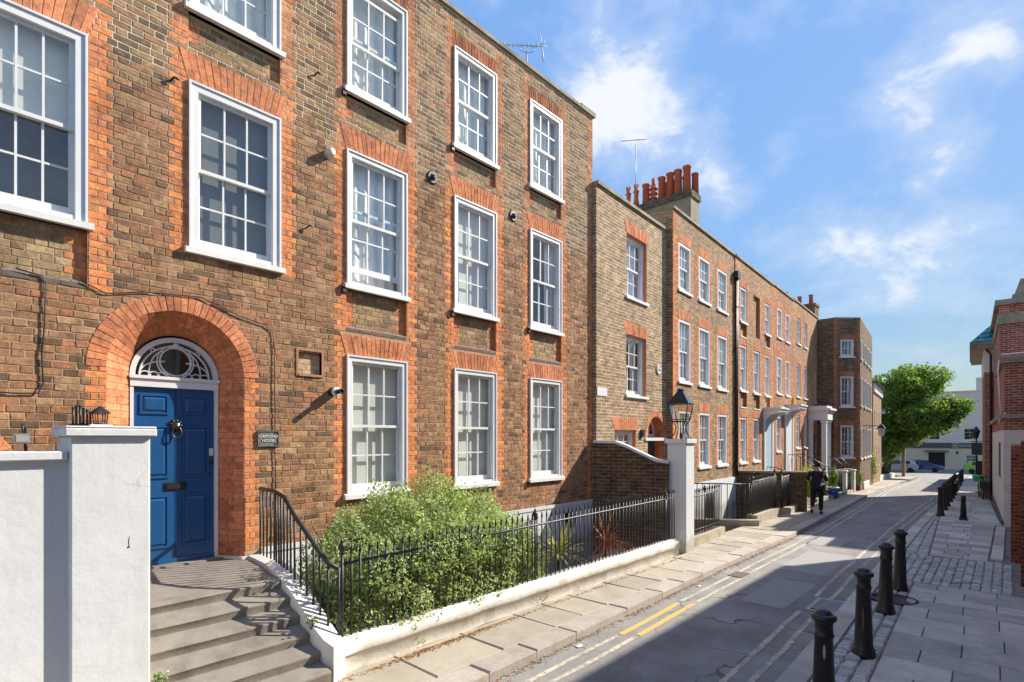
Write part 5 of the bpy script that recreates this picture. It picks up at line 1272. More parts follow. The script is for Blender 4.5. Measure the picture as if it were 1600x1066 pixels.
mb = MB(); mb.box((.02, -.05, -1.2), (2.2, -.004, 1.15)); mb.box((3.05, -.05, -1.2), (5.15, -.004, 1.15)); mb.box((2.2, -.05, .8), (3.05, -.004, 1.15)); mb.build('basement_wall', M_STUC, h3)
mb = MB(); mb.box((2.22, -.03, -1.2), (3.03, -.004, .8)); mb.build('basement_door', M_BLACKP, h3)
# 4: orange house with recessed panels and a blind window
W4 = [(9.49, 10.23, 6.66, 7.88, 'net'), (12.60, 13.30, 6.66, 7.88, 'net'), (9.49, 10.23, 4.20, 5.81, 'net'), (11.05, 11.85, 4.20, 5.80, 'net'), (12.60, 13.30, 4.20, 5.80, 'net'), (9.46, 10.22, 1.62, 3.23, 'net'), (11.03, 11.80, 1.62, 3.23, 'net')]
P4 = [(9.49, 10.23, 6.13, 6.56, .09), (11.04, 11.87, 6.30, 7.88, .10), (12.60, 13.30, 6.13, 6.56, .09), (9.49, 10.23, 3.60, 4.10, .09), (11.05, 11.85, 3.60, 4.10, .09), (12.60, 13.30, 3.70, 4.10, .09)]
h4 = row_house('panelled_house', 'orange brick house with recessed panels, bricked up window and white door hood', 8.95, 13.78, .20, 8.80, M_ORANGE, -.3, W4, P4, quoin=((13.55, 13.77),), sash_in=.03, reveal=.14)
for (a, b, z0, z1, dp) in P4[:1] + P4[2:]: mb = MB(); mb.box((a - 8.95, -.02, z0 - .04), (b - 8.95, dp, z0)); mb.build('panel_ledge', M_SILL, h4)
def hood(root, s_, w, z, out, zdoor, mdoor):
    """door case with shell hood on carved brackets"""
    mb = MB(); mb.box((s_, -out, z), (s_ + w, .0, z + .07)); mb.box((s_ + .03, -out + .05, z - .10), (s_ + w - .03, .0, z))
    mb.box((s_ + .02, -.06, zdoor), (s_ + .2, .0, z - .1)); mb.box((s_ + w - .2, -.06, zdoor), (s_ + w - .02, .0, z - .1)); mb.box((s_ + .2, -.06, z - .35), (s_ + w - .2, .0, z - .1))
    r = mb.build('door_hood', M_WHITE, root)
    for x in (s_ + .03, s_ + w - .15):
        P_ = [(0, z - .10), (-out + .06, z - .10), (-out + .07, z - .17)] + [(-out + .07 + (out - .13) * math.sin(t), z - .17 - .40 * (1 - math.cos(t))) for t in (.3, .6, .9, 1.2, 1.45)] + [(-.05, z - .75), (0, z - .78)]
        mb = MB(); mb.prism(P_, 0, x, x + .10); mb.build('bracket', M_WHITE, r)
    mb = MB(); mb.box((s_ + .2, -.03, zdoor), (s_ + w - .2, .02, z - .35)); mb.build('door', mdoor, root)
    return r
M_PALE = mat('pale_blue_door', (.42, .56, .62), .4, var=.05)
hood(h4, 12.28 - 8.95, 1.35, 3.62, .65, .45, M_PALE)
# 5
W5 = [(14.55, 15.30, 6.80, 8.05, 'net'), (15.95, 16.62, 6.80, 8.05, 'net'), (14.48, 15.28, 4.40, 5.95, 'net'), (15.95, 16.65, 4.40, 5.95, 'net'), (14.42, 15.15, 1.92, 3.40, 'net')]
h5 = row_house('red_house', 'narrow red brick house with white door hood next to the orange house', 13.78, 17.38, .17, 8.86, M_REDB, -.3, W5, sash_in=.02, reveal=.14)
hood(h5, 15.75 - 13.78, 1.40, 3.90, .65, .75, M_WHITE)
mb = MB(); mb.box((3.35, -.10, 4.02), (3.55, .0, 4.35)); mb.build('alarm_box', mat('yellow_plastic', (.75, .45, .02), .5), h5)
mb = MB(); mb.lathe([(.0, -.02), (.10, 0), (.13, .12), (.10, .24), (.0, .28)], (.95, -.15, 3.55), 12); mb.build('globe_light', M_WHITE, h5)
# 6
W6 = [(18.0, 18.75, 7.0, 8.20, 'sides'), (19.45, 20.2, 7.0, 8.20, 'sides'), (17.95, 18.72, 4.46, 6.02, 'sides'), (19.45, 20.2, 4.46, 6.02, 'sides'), (17.9, 18.65, 2.02, 3.58, 'sides'), (19.45, 20.2, 2.02, 3.58, 'sides'), (21.95, 22.25, 4.4, 5.95, 'net')]
h6 = row_house('brown_end_house', 'brown and orange brick house half shaded by the tall corner house', 17.38, 22.75, .17, 8.92, M_ORANGE, -.4, W6, sash_in=.04, reveal=.14)
# ------------------------------------------------------------------ chimneys and aerials
cs = thing('chimney_stack', 'long rendered chimney stack with a row of red clay pots', 'chimney', (17.80, 8.0, 8.4))
mb = MB(); mb.box((0, 0, 0), (.66, 3.2, 2.25)); mb.build('stack', M_REND, cs)
mb = MB(); mb.box((-.05, -.05, 2.25), (.71, 3.25, 2.45)); mb.box((-.02, -.02, 2.452), (.68, 3.22, 2.50)); mb.build('capping', brick_wall_mat('sooty_cap_brick', (.14, .11, .08), (.09, .07, .05), (.24, .2, .15)), cs)
for k, y in enumerate((.24, .56, .85, 1.17, 1.49, 1.79, 2.18, 2.50)):
    h = (.95, .92, .90, .86, .92, .80, .92, .80)[k]; mb = MB(); z = 2.45
    if k == 4:
        mb.lathe([(.11, 0), (.11, h * .75), (.07, h * .78), (.07, h), (.0, h)], (.22, y, z), 14)
        for q in range(3): mb.lathe([(.11, 0), (.15, -.04), (.15, .0), (.11, .06)], (.22, y, z + .22 + q * .17), 14)
    elif k >= 6:
        mb.lathe([(.14, 0), (.09, .4), (.085, .62), (.13, .66), (.085, .70), (.085, .82), (.0, .82)], (.22, y, z), 14)
        for q in range(6): mb.box((.22 + .07 * math.cos(q * 1.047) - .02, y + .07 * math.sin(q * 1.047) - .02, z + .82), (.22 + .07 * math.cos(q * 1.047) + .02, y + .07 * math.sin(q * 1.047) + .02, z + .93))
    else: mb.lathe([(.135, 0), (.12, h - .06), (.15, h - .05), (.15, h), (.11, h), (.11, h - .1), (.0, h - .1)], (.22, y, z), 16)
    mb.build('chimney_pot', M_CLAY, cs)
for y in (.08, .42, .74, 1.06):
    mb = MB(); mb.lathe([(.12, 0), (.11, .70), (.13, .71), (.13, .76), (.0, .76)], (.52, y, 2.45), 14); mb.build('chimney_pot', M_CLAY, cs)
def small_stack(label, loc, size, pots, m=M_REND):
    r_ = thing('chimney_stack', label, 'chimney', loc); mb = MB(); w, d, h = size; mb.box((0, 0, 0), (w, d, h)); mb.box((-.05, -.05, h), (w + .05, d + .05, h + .15)); mb.build('stack', m, r_)
    for k in range(pots):
        mb = MB(); mb.lathe([(.13, 0), (.11, .55), (.14, .57), (.14, .63), (.0, .63)], (w / 2, d * (k + .5) / pots, h + .15), 12); mb.build('chimney_pot', M_CLAY, r_)
    return r_
small_stack('short chimney with one pot behind the parapet of the panelled house', (23.5, 8.6, 8.6), (.5, .6, 1.0), 1)
small_stack('dark brick chimney with pots behind the brown end house', (37.4, 8.9, 8.6), (.9, 1.3, 2.0), 2, M_DARKB)
small_stack('small chimney on the roof of the red house', (32.4, 9.0, 8.7), (.6, 1.4, 1.05), 3)
def aerial(label, loc, h, boom, heading, els, clamp=True, elh=.16):
    r_ = thing('tv_aerial', label, 'aerial', loc, heading); mb = MB(); mb.tube([(0, 0, 0), (0, 0, h)], .014, 6); mb.build('mast', M_GREYM, r_)
    mb = MB(); mb.tube([(-boom * .52, 0, h + .10), (boom * .48, 0, h + .10 + .06)], .010, 5)
    if clamp: mb.tube([(-.14, 0, h + .12), (-.14, 0, h + .02), (-.08, 0, h - .01), (.1, 0, h - .01), (.16, 0, h + .03), (.16, 0, h + .13)], .009, 5)
    mb.build('boom', M_GREYM, r_)
    for k in range(els):
        t = k / (els - 1); x = -boom * .52 + boom * .85 * t; mb = MB(); mb.tube([(x, -elh / 2, h + .10 + .06 * t), (x, elh / 2, h + .10 + .06 * t)], .006, 4); mb.tube([(x, 0, h + .06 + .06 * t), (x, 0, h + .15 + .06 * t)], .008, 4); mb.build('element', M_GREYM, r_)
    if clamp:
        mb = MB()
        for (dx, dz) in ((-.05, .36), (.05, -.34), (.02, -.30), (.08, .2)): mb.tube([(boom * .36, 0, h + .15), (boom * .36 + dx, .05, h + .15 + dz)], .007, 4)
        mb.build('reflector', M_GREYM, r_)
aerial('spiky television aerial on a mast above the long brick house', (8.98, 7.72, 9.5), 1.30, .95, R(-40), 9)
mb = MB(); mb.tube([(0, .12 * math.cos(t), .12 * math.sin(t)) for t in [math.pi * k / 12 for k in range(13)]], .02, 6); tag(mb.build('ridge_tile', M_CLAY, None, (9.42, 7.2, 9.70), R(50)), 'curved red clay tile poking above the parapet by the aerial', 'tile')
aerial('thin straight television aerial beside the red chimney pots', (17.85, 10.12, 10.9), 2.30, 1.0, R(-50), 14, False, .06)
aerial('thin aerial on the roof of the orange terrace', (27.8, 9.0, 8.9), 1.3, 1.4, R(-30), 10, False, .1)
# ------------------------------------------------------------------ corner house with canted bay, portico
ch = thing('corner_house', 'tall dark brick corner house with canted front and white sash windows', 'house', (33.0, 6.95, 0))
fp = [(0, .80), (0, 0), (1.0, -1.02), (1.72, -.98), (8.0, -.45), (8.0, 8), (0, 8)]
mb = MB(); z0, z1 = -1.0, 8.85
segs = list(zip(fp, fp[1:] + fp[:1]))
mb2 = MB()
canted = segs[1]
for k, (a, b) in enumerate(segs):
    if k == 1: continue
    mb.face([(a[0], a[1], z0), (b[0], b[1], z0), (b[0], b[1], z1), (a[0], a[1], z1)][::1])
mb.face([(p[0], p[1], z1) for p in fp]); mb.build('wall', M_DARKB, ch)
Lc = math.hypot(1.0, 1.02); cang = math.atan2(-1.02, 1.0)
cw = [(.36, 1.08, 6.80, 7.70), (.36, 1.08, 4.15, 5.75), (.36, 1.08, 1.45, 3.15)]
mb = MB(); wall_grid(mb, 0, Lc, z0, z1, [(a, b, c - .07, d, .12) for a, b, c, d in cw], 0, 0, 1); mb.build('canted_wall', [M_DARKB, M_REDF], ch, (0, 0, 0), cang)
for (a, b, c, d) in cw:
    dx = Vector((math.cos(cang), math.sin(cang), 0)); inn = Vector((-math.sin(cang), math.cos(cang), 0)) * .03
    p = dx * a + inn; sash_window(ch, a, b, c, d, loc=(p.x, p.y, c), ang=cang, dress='sides', split=False, lod=1, fw=.06, rows=(2, 2) if d - c > 1.2 else (1, 1), ears=.08, sill_out=.08)
    q = MB(); flat_arch(q, a - .02, b + .02, d, .26, .06, 11, -.006, .02, (lambda: tuple(x * .7 for x in pick(POOL['arch']))), .004); q.build('flat_arch', M_ARCH, ch, (0, 0, 0), cang)
for s_ in (.0, Lc - .26):
    qn = MB(); z = z0; k = 0
    while z < z1 - .05:
        w = .26 if k % 2 else .15; a = s_ if s_ == 0 else Lc - w; piece(qn, [(a + .002, z + .004), (a + w - .002, z + .004), (a + w - .002, z + .071), (a + .002, z + .071)], -.006, .02, tuple(x * .8 for x in pick(POOL['redup'])), .003); z += .075; k += 1
    tag(qn.build('quoin_bricks', M_BRICK, ch, (0, 0, 0), cang), kind='stuff')
mb = MB(); mb.box((0, -.03, 8.78), (Lc, .0, 8.87)); mb.build('coping', M_COPE, ch, (0, 0, 0), cang)
sa_ = math.atan2(.53, 6.28)
for k, (s_, zs) in enumerate([(q, z) for q in (.9, 2.6, 4.2) for z in ((1.4, 3.0), (4.2, 5.7), (6.7, 7.7))]):
    sash_window(ch, 0, .8, zs[0], zs[1], loc=(1.72 + s_ * math.cos(sa_), -.98 + s_ * math.sin(sa_) - .03, zs[0]), ang=sa_, dress='net', split=False, lod=1, fw=.06)
for zs in ((1.4, 3.0), (4.2, 5.7), (6.7, 7.7)): sash_window(ch, 0, .42, zs[0], zs[1], loc=(1.15, -1.03, zs[0]), ang=math.atan2(.04, .72), dress='net', split=False, lod=1, fw=.05, cols=1)
pt = thing('portico', 'white classical door portico with square columns and heavy cornice', 'portico', (30.95, 6.85, 0.0), R(2.6))
mb = MB(); mb.box((-.08, -.08, 3.40), (1.36, .9, 3.78)); mb.box((-.14, -.14, 3.78), (1.42, .9, 3.88)); mb.box((-.22, -.22, 3.88), (1.50, .9, 3.98)); mb.box((-.06, -.06, 3.98), (1.34, .9, 4.10)); mb.build('entablature', M_STUC, pt)
for (x, y) in ((0, 0), (1.05, 0), (0, .62)):
    mb = MB(); mb.box((x, y, .55), (x + .22, y + .22, 3.26)); mb.box((x - .03, y - .03, 3.26), (x + .25, y + .25, 3.40)); mb.box((x - .025, y - .025, .55), (x + .245, y + .245, .70)); mb.build('column', M_STUC, pt)
mb = MB(); mb.box((-.08, -.10, -.5), (1.36, .9, .55)); mb.build('floor_slab', M_STUC2, pt)
for i in range(5): mb = MB(); mb.box((.1, -.34 - .24 * i, -.5), (1.2, -.10 - .24 * i, .40 - .15 * i)); mb.build('step', M_STEP, pt)
mb = MB(); mb.box((.3, .70, .55), (1.0, .76, 2.7)); mb.build('door', M_DARK, pt)
# houses beyond the corner house
bh = thing('gabled_house', 'brown brick house with white eaves band beyond the corner house', 'house', (42.3, 6.65, 0), R(5))
ws = [(.7, 1.4, z, z + 1.3) for z in (.6, 3.0)] + [(2.6, 3.3, z, z + 1.3) for z in (.6, 3.0)] + [(4.6, 5.3, z, z + 1.3) for z in (.6, 3.0)]
mb = MB(); wall_grid(mb, 0, 7.5, -2, 6.0, [(a, b, c - .07, d, .12) for a, b, c, d in ws], 0, 0, 1); hull(mb, 0, 7.5, -2, 6.0, 0, 8); mb.build('wall', [M_BROWN, M_REDF], bh)
for (a, b, c, d) in ws: sash_window(bh, a, b, c, d, .04, dress='net', split=False, lod=1, fw=.06)
mb = MB(); mb.box((-.08, -.1, 5.5), (7.6, -.002, 6.05)); mb.build('eaves_band', M_WHITE, bh)
mb = MB(); mb.prism([(-.35, 6.05), (8.3, 6.05), (4.0, 8.0)], 0, -.2, 7.7); mb.build('roof', M_SLATE, bh)
mb = MB(); mb.box((2.5, 1.0, 6.3), (3.6, 1.7, 8.1)); mb.build('chimney', M_DARKB, bh)
for k in range(3): mb = MB(); mb.lathe([(.16, 0), (.13, .5), (.0, .5)], (2.7 + .35 * k, 1.35, 8.1), 10); mb.build('chimney_pot', M_CLAY, bh)
tg = thing('slate_roofed_house', 'low house with a dark hipped slate roof behind the tree', 'house', (70, 16, 0), R(-8))
mb = MB(); mb.box((0, 0, -2.5), (14, 11, 6.6)); mb.build('wall', M_BROWN, tg)
mb = MB(); a = [(-.4, -.4, 6.6), (14.4, -.4, 6.6), (14.4, 11.4, 6.6), (-.4, 11.4, 6.6)]; r0, r1 = (4, 5.5, 10.2), (10, 5.5, 10.2)
mb.face([a[0], a[1], r1, r0]); mb.face([a[1], a[2], r1]); mb.face([a[2], a[3], r0, r1]); mb.face([a[3], a[0], r0]); mb.face(a[::-1]); mb.build('roof', M_SLATE, tg)
mb = MB(); mb.box((1.2, 1.2, 6.4), (2.0, 2.4, 9.4)); mb.build('chimney', M_REDB, tg)
# ------------------------------------------------------------------ front gardens along the terrace
M_PLI = mat('sandstone_plinth', (.42, .36, .26), .9, var=.2, vscale=5, bump=.4, bscale=25, stain=(.22, .18, .12), stain_scale=2, stain_at=(.5, .75))
def plinth(name, label, P, w, h, m=M_PLI):
    mb = MB(); ribbon_wall(mb, [(x, y, gz(x) + .1 + h) for x, y in P], w, -1.0); o = mb.build(name, m); return tag(o, label, 'plinth')
plinth('stone_plinth', 'low stone plinth under the black gate railing beside the lamp pillar', [(11.42, 5.17), (12.6, 5.22), (13.85, 5.33)], .26, .20)
railing('gate_railing', 'short black spear railing beside the white lamp pillar', [(11.45, 5.30, .28), (12.7, 5.35, .28), (13.75, 5.44, .26)], [1.15, 1.17, 1.17], .10, .10, low=.12, posts=((1.2, .95),))
# entrance slope between the railings, and the cross railing by the steps down
plinth('stone_plinth', 'stone plinth running back from the pavement under the thin cross railing', [(16.15, 5.35), (15.6, 6.0), (15.0, 6.9)], .25, .16)
railing('thin_railing', 'thin black railing crossing the area entrance towards the brown house', [(16.05, 5.45, .14), (15.5, 6.1, .14), (14.95, 6.9, .14)], [1.18, 1.2, 1.2], .16, 0.0, posts=((.05, 1.1),))
plinth('stone_plinth', 'long stone plinth under the black railing in front of the brown house', [(16.2, 5.32), (17.5, 5.40), (18.75, 5.42)], .28, .26)
railing('area_railing', 'black spear railing on the long stone plinth in front of the brown house', [(16.25, 5.48, .30), (17.5, 5.55, .29), (18.7, 5.57, .28)], [1.22, 1.24, 1.25], .085, .06, posts=((.1, 1.1), (2.3, 1.1)))
plinth('stone_block', 'stone block and plinth under the railing before the dark garden wall', [(19.25, 5.30), (19.9, 5.35), (20.55, 5.38)], .28, .22)
railing('area_railing', 'black spear railing on the plinth just before the dark garden wall', [(19.0, 5.50, .22), (19.8, 5.55, .2), (20.5, 5.58, .2)], [1.20, 1.21, 1.22], .085, .06, posts=((.05, 1.1),))
gwl = thing('garden_wall', 'dark brown brick garden wall between the front areas', 'wall', (19.6, 7.15, 0), math.atan2(5.15 - 7.15, 20.55 - 19.6))
Lg = math.hypot(.95, 2.0); mb = MB(); mb.box((0, -.11, -1), (Lg, .11, 1.30)); mb.build('brickwork', M_DWALL, gwl)
mb = MB(); mb.box((-.02, -.14, 1.30), (Lg + .03, .14, 1.36)); mb.build('coping', M_PLI, gwl)
# retaining wall where the basement area of the brown house opens
mb = MB(); mb.box((14.0, 5.75, -1.1), (19.4, 6.95, -.9)); tag(mb.build('area_paving', MATS['area_paving']), kind='structure')
mb = MB()
for (a, b, c, d) in ((20.7, 5.45, 33.0, 7.8),): mb.face([(a, b + .2, gz(a) + .09), (c, b + .4, gz(c) + .09), (c, d, gz(c) + .09), (a, d - .4, gz(a) + .09)])
tag(mb.build('front_garden', mat('garden_soil', (.14, .11, .07), .95, var=.4, vscale=6)), kind='structure')
def stairs(name, label, x0, x1, y0, z_top, n, run, m=M_STUC2):
    r_ = thing(name, label, 'steps', (x0, y0, 0))
    for i in range(n):
        mb = MB(); mb.box((0, -run * (i + 1), -1.0), (x1 - x0, -run * i + (.6 if i == 0 else 0), z_top - (z_top - gz(x0) - .1) * i / n)); mb.build('step', M_STEP, r_)
    for x in (-.14, x1 - x0):
        mb = MB(); zt = z_top; zb = gz(x0) + .2; L_ = run * n; mb.prism([(.6, -1.0), (.6, zt + .03), (0, zt + .03), (-L_, zb), (-L_, -1.0)], 0, x, x + .14); mb.build('stringer', M_STUC, r_)
    return r_
stairs('door_steps', 'white sided steps rising to the hooded door of the panelled house', 22.75, 23.95, 6.75, .45, 3, .30)
stairs('door_steps', 'tall white sided steps rising to the hooded door of the red house', 26.25, 27.45, 6.95, .75, 5, .28)
railing('stair_railing', 'black handrail sloping down the steps of the panelled house', [(22.72, 7.1, .48), (22.70, 6.75, .48), (22.68, 5.9, .12)], [1.35, 1.35, .98], .14, 0.0)
railing('stair_railing', 'white topped handrail sloping down the tall steps of the red house', [(26.2, 7.3, .8), (26.18, 6.95, .8), (26.15, 5.65, .05)], [1.75, 1.75, .95], .16, 0.0)
railing('stair_railing', 'far handrail of the tall steps of the red house', [(27.52, 7.3, .8), (27.52, 6.95, .8), (27.5, 5.65, .05)], [1.75, 1.75, .95], .16, 0.0)
railing('stair_railing', 'handrail sloping down from the white portico', [(30.95, 6.75, .58), (30.97, 6.5, .45), (31.0, 5.85, -.05)], [1.55, 1.5, .85], .14, 0.0)
railing('stair_railing', 'right hand rail sloping down from the white portico', [(32.25, 6.8, .58), (32.27, 6.5, .45), (32.3, 5.9, -.1)], [1.55, 1.5, .85], .14, 0.0)
for (x0, x1, lb) in ((21.0, 22.5, 'black railing between the dark garden wall and the panelled house steps'), (24.1, 26.0, 'black railing beside the yellow green garden bushes'), (27.7, 29.2, 'black railing panel before a white gate post'), (29.55, 31.2, 'black railing panel between white gate post and portico steps')):
    y0, y1 = lw(x0) + .1, lw(x1) + .1; plinth('stone_plinth', 'pale plinth under ' + lb, [(x0, y0 - .12), (x1, y1 - .12)], .24, .14); railing('area_railing', lb, [(x0, y0, gz(x0) + .22), (x1, y1, gz(x1) + .22)], [gz(x0) + 1.25, gz(x1) + 1.25], .10, .06, posts=((.03, 1.12),))
for (x, lb) in ((29.38, 'short white gate post between two black railing panels'), (31.3, 'short white gate post at the portico steps')):
    r_ = thing('gate_post', lb, 'post', (x, lw(x) + .08, gz(x))); mb = MB(); mb.box((-.13, -.13, 0), (.13, .13, 1.15)); mb.box((-.16, -.16, 1.15), (.16, .16, 1.22)); mb.build('shaft', M_STUC2, r_)
def bush(name, label, blobs, n, size, m, seed, cat='shrub', jit=.9):
    base = Vector((sum(b[0][0] for b in blobs) / len(blobs), sum(b[0][1] for b in blobs) / len(blobs), min(b[0][2] - b[1][2] for b in blobs)))
    r_ = thing(name, label, cat, base); P, D = blob_points(blobs, n, seed, .5, .25); leaf_mesh('foliage', P - np.array(base), D, size, m, r_, .5, jit, seed)
    mb = MB()
    for (c, r) in blobs:
        for k in range(2): e = Vector(c) - base + Vector((rnd.uniform(-.6, .6) * r[0], rnd.uniform(-.6, .6) * r[1], r[2] * .5)); mb.tube([(0, 0, -.1), e * .5 + Vector((0, 0, .05)), e], [.02, .012, .004], 5)
    mb.build('stems', M_TWIG, r_); return r_
M_YG = leaf_mat('yellow_green_leaf', (.16, .20, .03), (.50, .50, .10), .35); M_DG = leaf_mat('dark_green_leaf', (.03, .06, .015), (.14, .22, .05), .3)
bush('garden_bush', 'yellow green bush in the front garden beside the walking man', [((24.6, 6.2, .75), (.55, .5, .5)), ((25.3, 6.3, .80), (.5, .5, .5))], 5000, .06, M_YG, 21)
bush('garden_bush', 'second yellow green bush before the white stringer of the tall steps', [((25.75, 6.05, .55), (.32, .35, .5))], 2200, .06, M_YG, 22)
bush('potted_shrub', 'leafy plant growing out of the blue planter on the pavement', [((26.55, 5.62, .75), (.22, .22, .45))], 900, .07, leaf_mat('mid_green_leaf', (.07, .12, .02), (.3, .38, .1)), 23)
bush('garden_bush', 'dark green shrub at the foot of the corner house', [((32.2, 5.75, .5), (.4, .3, .4)), ((30.4, 6.1, .5), (.5, .4, .35))], 2200, .06, M_DG, 24)
pot = thing('planter', 'blue glazed planter with white rim standing on the pavement', 'planter', (26.55, 5.62, gz(26.55) + .1))
mb = MB(); mb.lathe([(.17, 0), (.22, .42), (.0, .42)], n=16); mb.build('pot', mat('blue_glaze', (.02, .10, .34), .25, var=.1), pot); mb = MB(); mb.lathe([(.22, .42), (.245, .43), (.245, .48), (.20, .48), (.0, .44)], n=16); mb.build('rim', M_WHITE, pot)
# low white rocks and railings past the corner house
yb = lambda x: lw(x) + .05
rw_ = thing('rubble_wall', 'low white painted wall with dark railing and trailing plants past the corner house', 'wall', (36, 0, 0))
mb = MB()
for i in range(22):
    x = 35.2 + i * 1.15; mb.box((x - 36, yb(x), gz(x) - .3), (x + 1.13 - 36, yb(x) + .35, gz(x) + .38 + rnd.uniform(0, .14)))
bevel(mb.build('stonework', M_STUC2, rw_), .04, 2)
mb = MB()
for i in range(150):
    x = 35.3 + i * .165; mb.tube([(x - 36, yb(x) + .22, gz(x) + .3), (x - 36, yb(x) + .22, gz(x) + 1.35)], .014, 4)
mb.tube([(x - 36, yb(x) + .22, gz(x) + 1.3) for x in np.linspace(35.3, 60, 20)], .025, 6); tag(mb.build('railing_bars', M_IRON, rw_), kind='stuff')
bush('trailing_shrub', 'straggly green and straw coloured plants spilling over the far dark railing', [((40 + 2.2 * k, yb(40 + 2.2 * k) + .5, gz(40 + 2.2 * k) + 1.35), (1.3, .5, .55)) for k in range(8)], 6000, .12, leaf_mat('straw_green_leaf', (.10, .12, .03), (.42, .40, .16)), 31)
bush('garden_shrub', 'pale leafy shrub beside the brown house beyond the corner', [((40.8, 6.7, .75), (.6, .5, 1.1))], 1800, .12, MATS['straw_green_leaf'], 32)
sd = thing('dark_shed', 'dark timber shed or fence panel under the tree', 'shed', (51.5, 8.0, gz(51.5)))
mb = MB(); mb.box((0, 0, 0), (4, 2.2, 3.7)); mb.box((-.1, -.15, 3.7), (4.1, 2.3, 3.85)); mb.build('boarding', mat('black_stained_timber', (.03, .028, .03), .8, var=.3), sd)
fw_ = thing('timber_fence', 'weathered timber fence post and boards under the tree at the street end', 'fence', (64, 7.6, gz(64)))
mb = MB()
for k in range(7): mb2_ = MB(); mb2_.box((k * .42, .06 * k, -.2), (k * .42 + .39, .06 * k + .05, 2.25 + .05 * (k % 2))); mb2_.build('board', mat('silvered_timber', (.34, .24, .15), .9, var=.25, vscale=8), fw_)
mb = MB(); mb.box((-.2, -.12, -.2), (.05, .12, 3.0)); mb.build('post', MATS['silvered_timber'], fw_)

# ------------------------------------------------------------------ bollards
bo = thing('bollard', 'black domed iron bollard with a pale scuff below its collar', 'bollard', (5.18, 1.165, .085), group='black bollards along the right kerb')
mb = MB(); mb.lathe([(.115, 0), (.118, .045), (.108, .06), (.112, .075), (.10, .10), (.092, .13), (.070, .74), (.072, .745), (.079, .755), (.079, .77), (.072, .78), (.07, .80), (.070, .86), (.080, .885), (.0, .885)], n=20); mb.build('shaft', M_BOLL, bo)
mb = MB(); mb.lathe([(.079, .88), (.095, .89), (.099, .905), (.096, .922), (.075, .938), (.070, .937), (.066, .942), (.05, .962), (.025, .975), (.0, .978)], n=20); mb.build('cap', M_BOLL, bo)
BP = [(7.13, 1.21), (9.05, 1.28), (10.6, 1.31), (22.5, 1.69), (24.6, 1.75), (26.3, 1.79), (28.7, 1.86), (30.9, 1.92), (33.3, 2.0), (36.2, 2.11), (38.5, 2.2), (41, 2.3), (44.5, 2.43), (48.3, 2.58), (52.5, 2.75), (57, 2.9)]
for i, (x, y) in enumerate(BP):
    c = copy_tree(bo); c.location = (x, y, gz(x) + .085); c.rotation_euler = (rnd.uniform(-.014, .014), rnd.uniform(-.014, .014), rnd.uniform(0, 6))
    if i < 3: c['label'] = ('black domed iron bollard with a long brown scratch, next before the drain grate', 'black domed iron bollard between the drain grate and the manhole cover', 'black domed iron bollard between the manhole cover and the band of setts')[i]
    if i in (8, 9):
        c['group'] = 'banded bollards'; c['label'] = 'black cast iron bollard wrapped with red and white reflective bands'
        mb = MB(); mb.lathe([(.077, .66), (.0755, .74)], n=20); mb.build('reflective_band', mat('red_reflector', (.5, .03, .03), .4), c); mb = MB(); mb.lathe([(.079, .58), (.0775, .66)], n=20); mb.build('reflective_band', mat('white_reflector', (.75, .75, .75), .4), c)
    elif i >= 3: c['label'] = 'black cast iron bollard in the long far row before the cross street'; c['group'] = 'far row of bollards'
def scuff(b, a, z0, z1, w, m):
    mb = MB(); n = 6
    for k in range(n):
        za, zb = z0 + (z1 - z0) * k / n, z0 + (z1 - z0) * (k + 1) / n; rr_ = lambda z: .092 - (.022) * (z - .13) / .61 + .0025; wa = w * (.35 + .65 * math.sin(math.pi * k / n)) * (1 + .3 * (k % 2)); wb = w * (.35 + .65 * math.sin(math.pi * (k + 1) / n))
        mb.face([(rr_(z) * math.cos(a + t / rr_(z)), rr_(z) * math.sin(a + t / rr_(z)), z) for z, t in ((za, -wa), (za, wa), (zb, wb), (zb, -wb))])
    mb.build('scuff_mark', m, b)
SC_ = mat('bare_scuffed_metal', (.42, .36, .28), .8, var=.3, vscale=40); SC2 = mat('brown_scratch', (.16, .085, .05), .8, var=.4, vscale=40)
scuff(bo, R(195), .58, .70, .010, SC_)
b1_ = [o for o in COL.objects if o.get('label', '').startswith('black domed iron bollard with a long brown')][0]; b1_.rotation_euler[2] = 0
for o in list(b1_.children):
    if o.name.startswith('scuff'): bpy.data.objects.remove(o)
scuff(b1_, R(185), .30, .55, .010, SC2)
sb_ = thing('short_bollard', 'short tapered black bollard with square foot alone on the right pavement', 'bollard', (21.7, 1.08, gz(21.7) + .09))
mb = MB(); mb.box((-.10, -.10, 0), (.10, .10, .10)); mb.build('foot', M_BOLL, sb_); mb = MB(); mb.lathe([(.085, .10), (.058, .68), (.066, .69), (.066, .71), (.058, .72), (.064, .75), (.0, .76)], n=14); mb.build('shaft', M_BOLL, sb_)

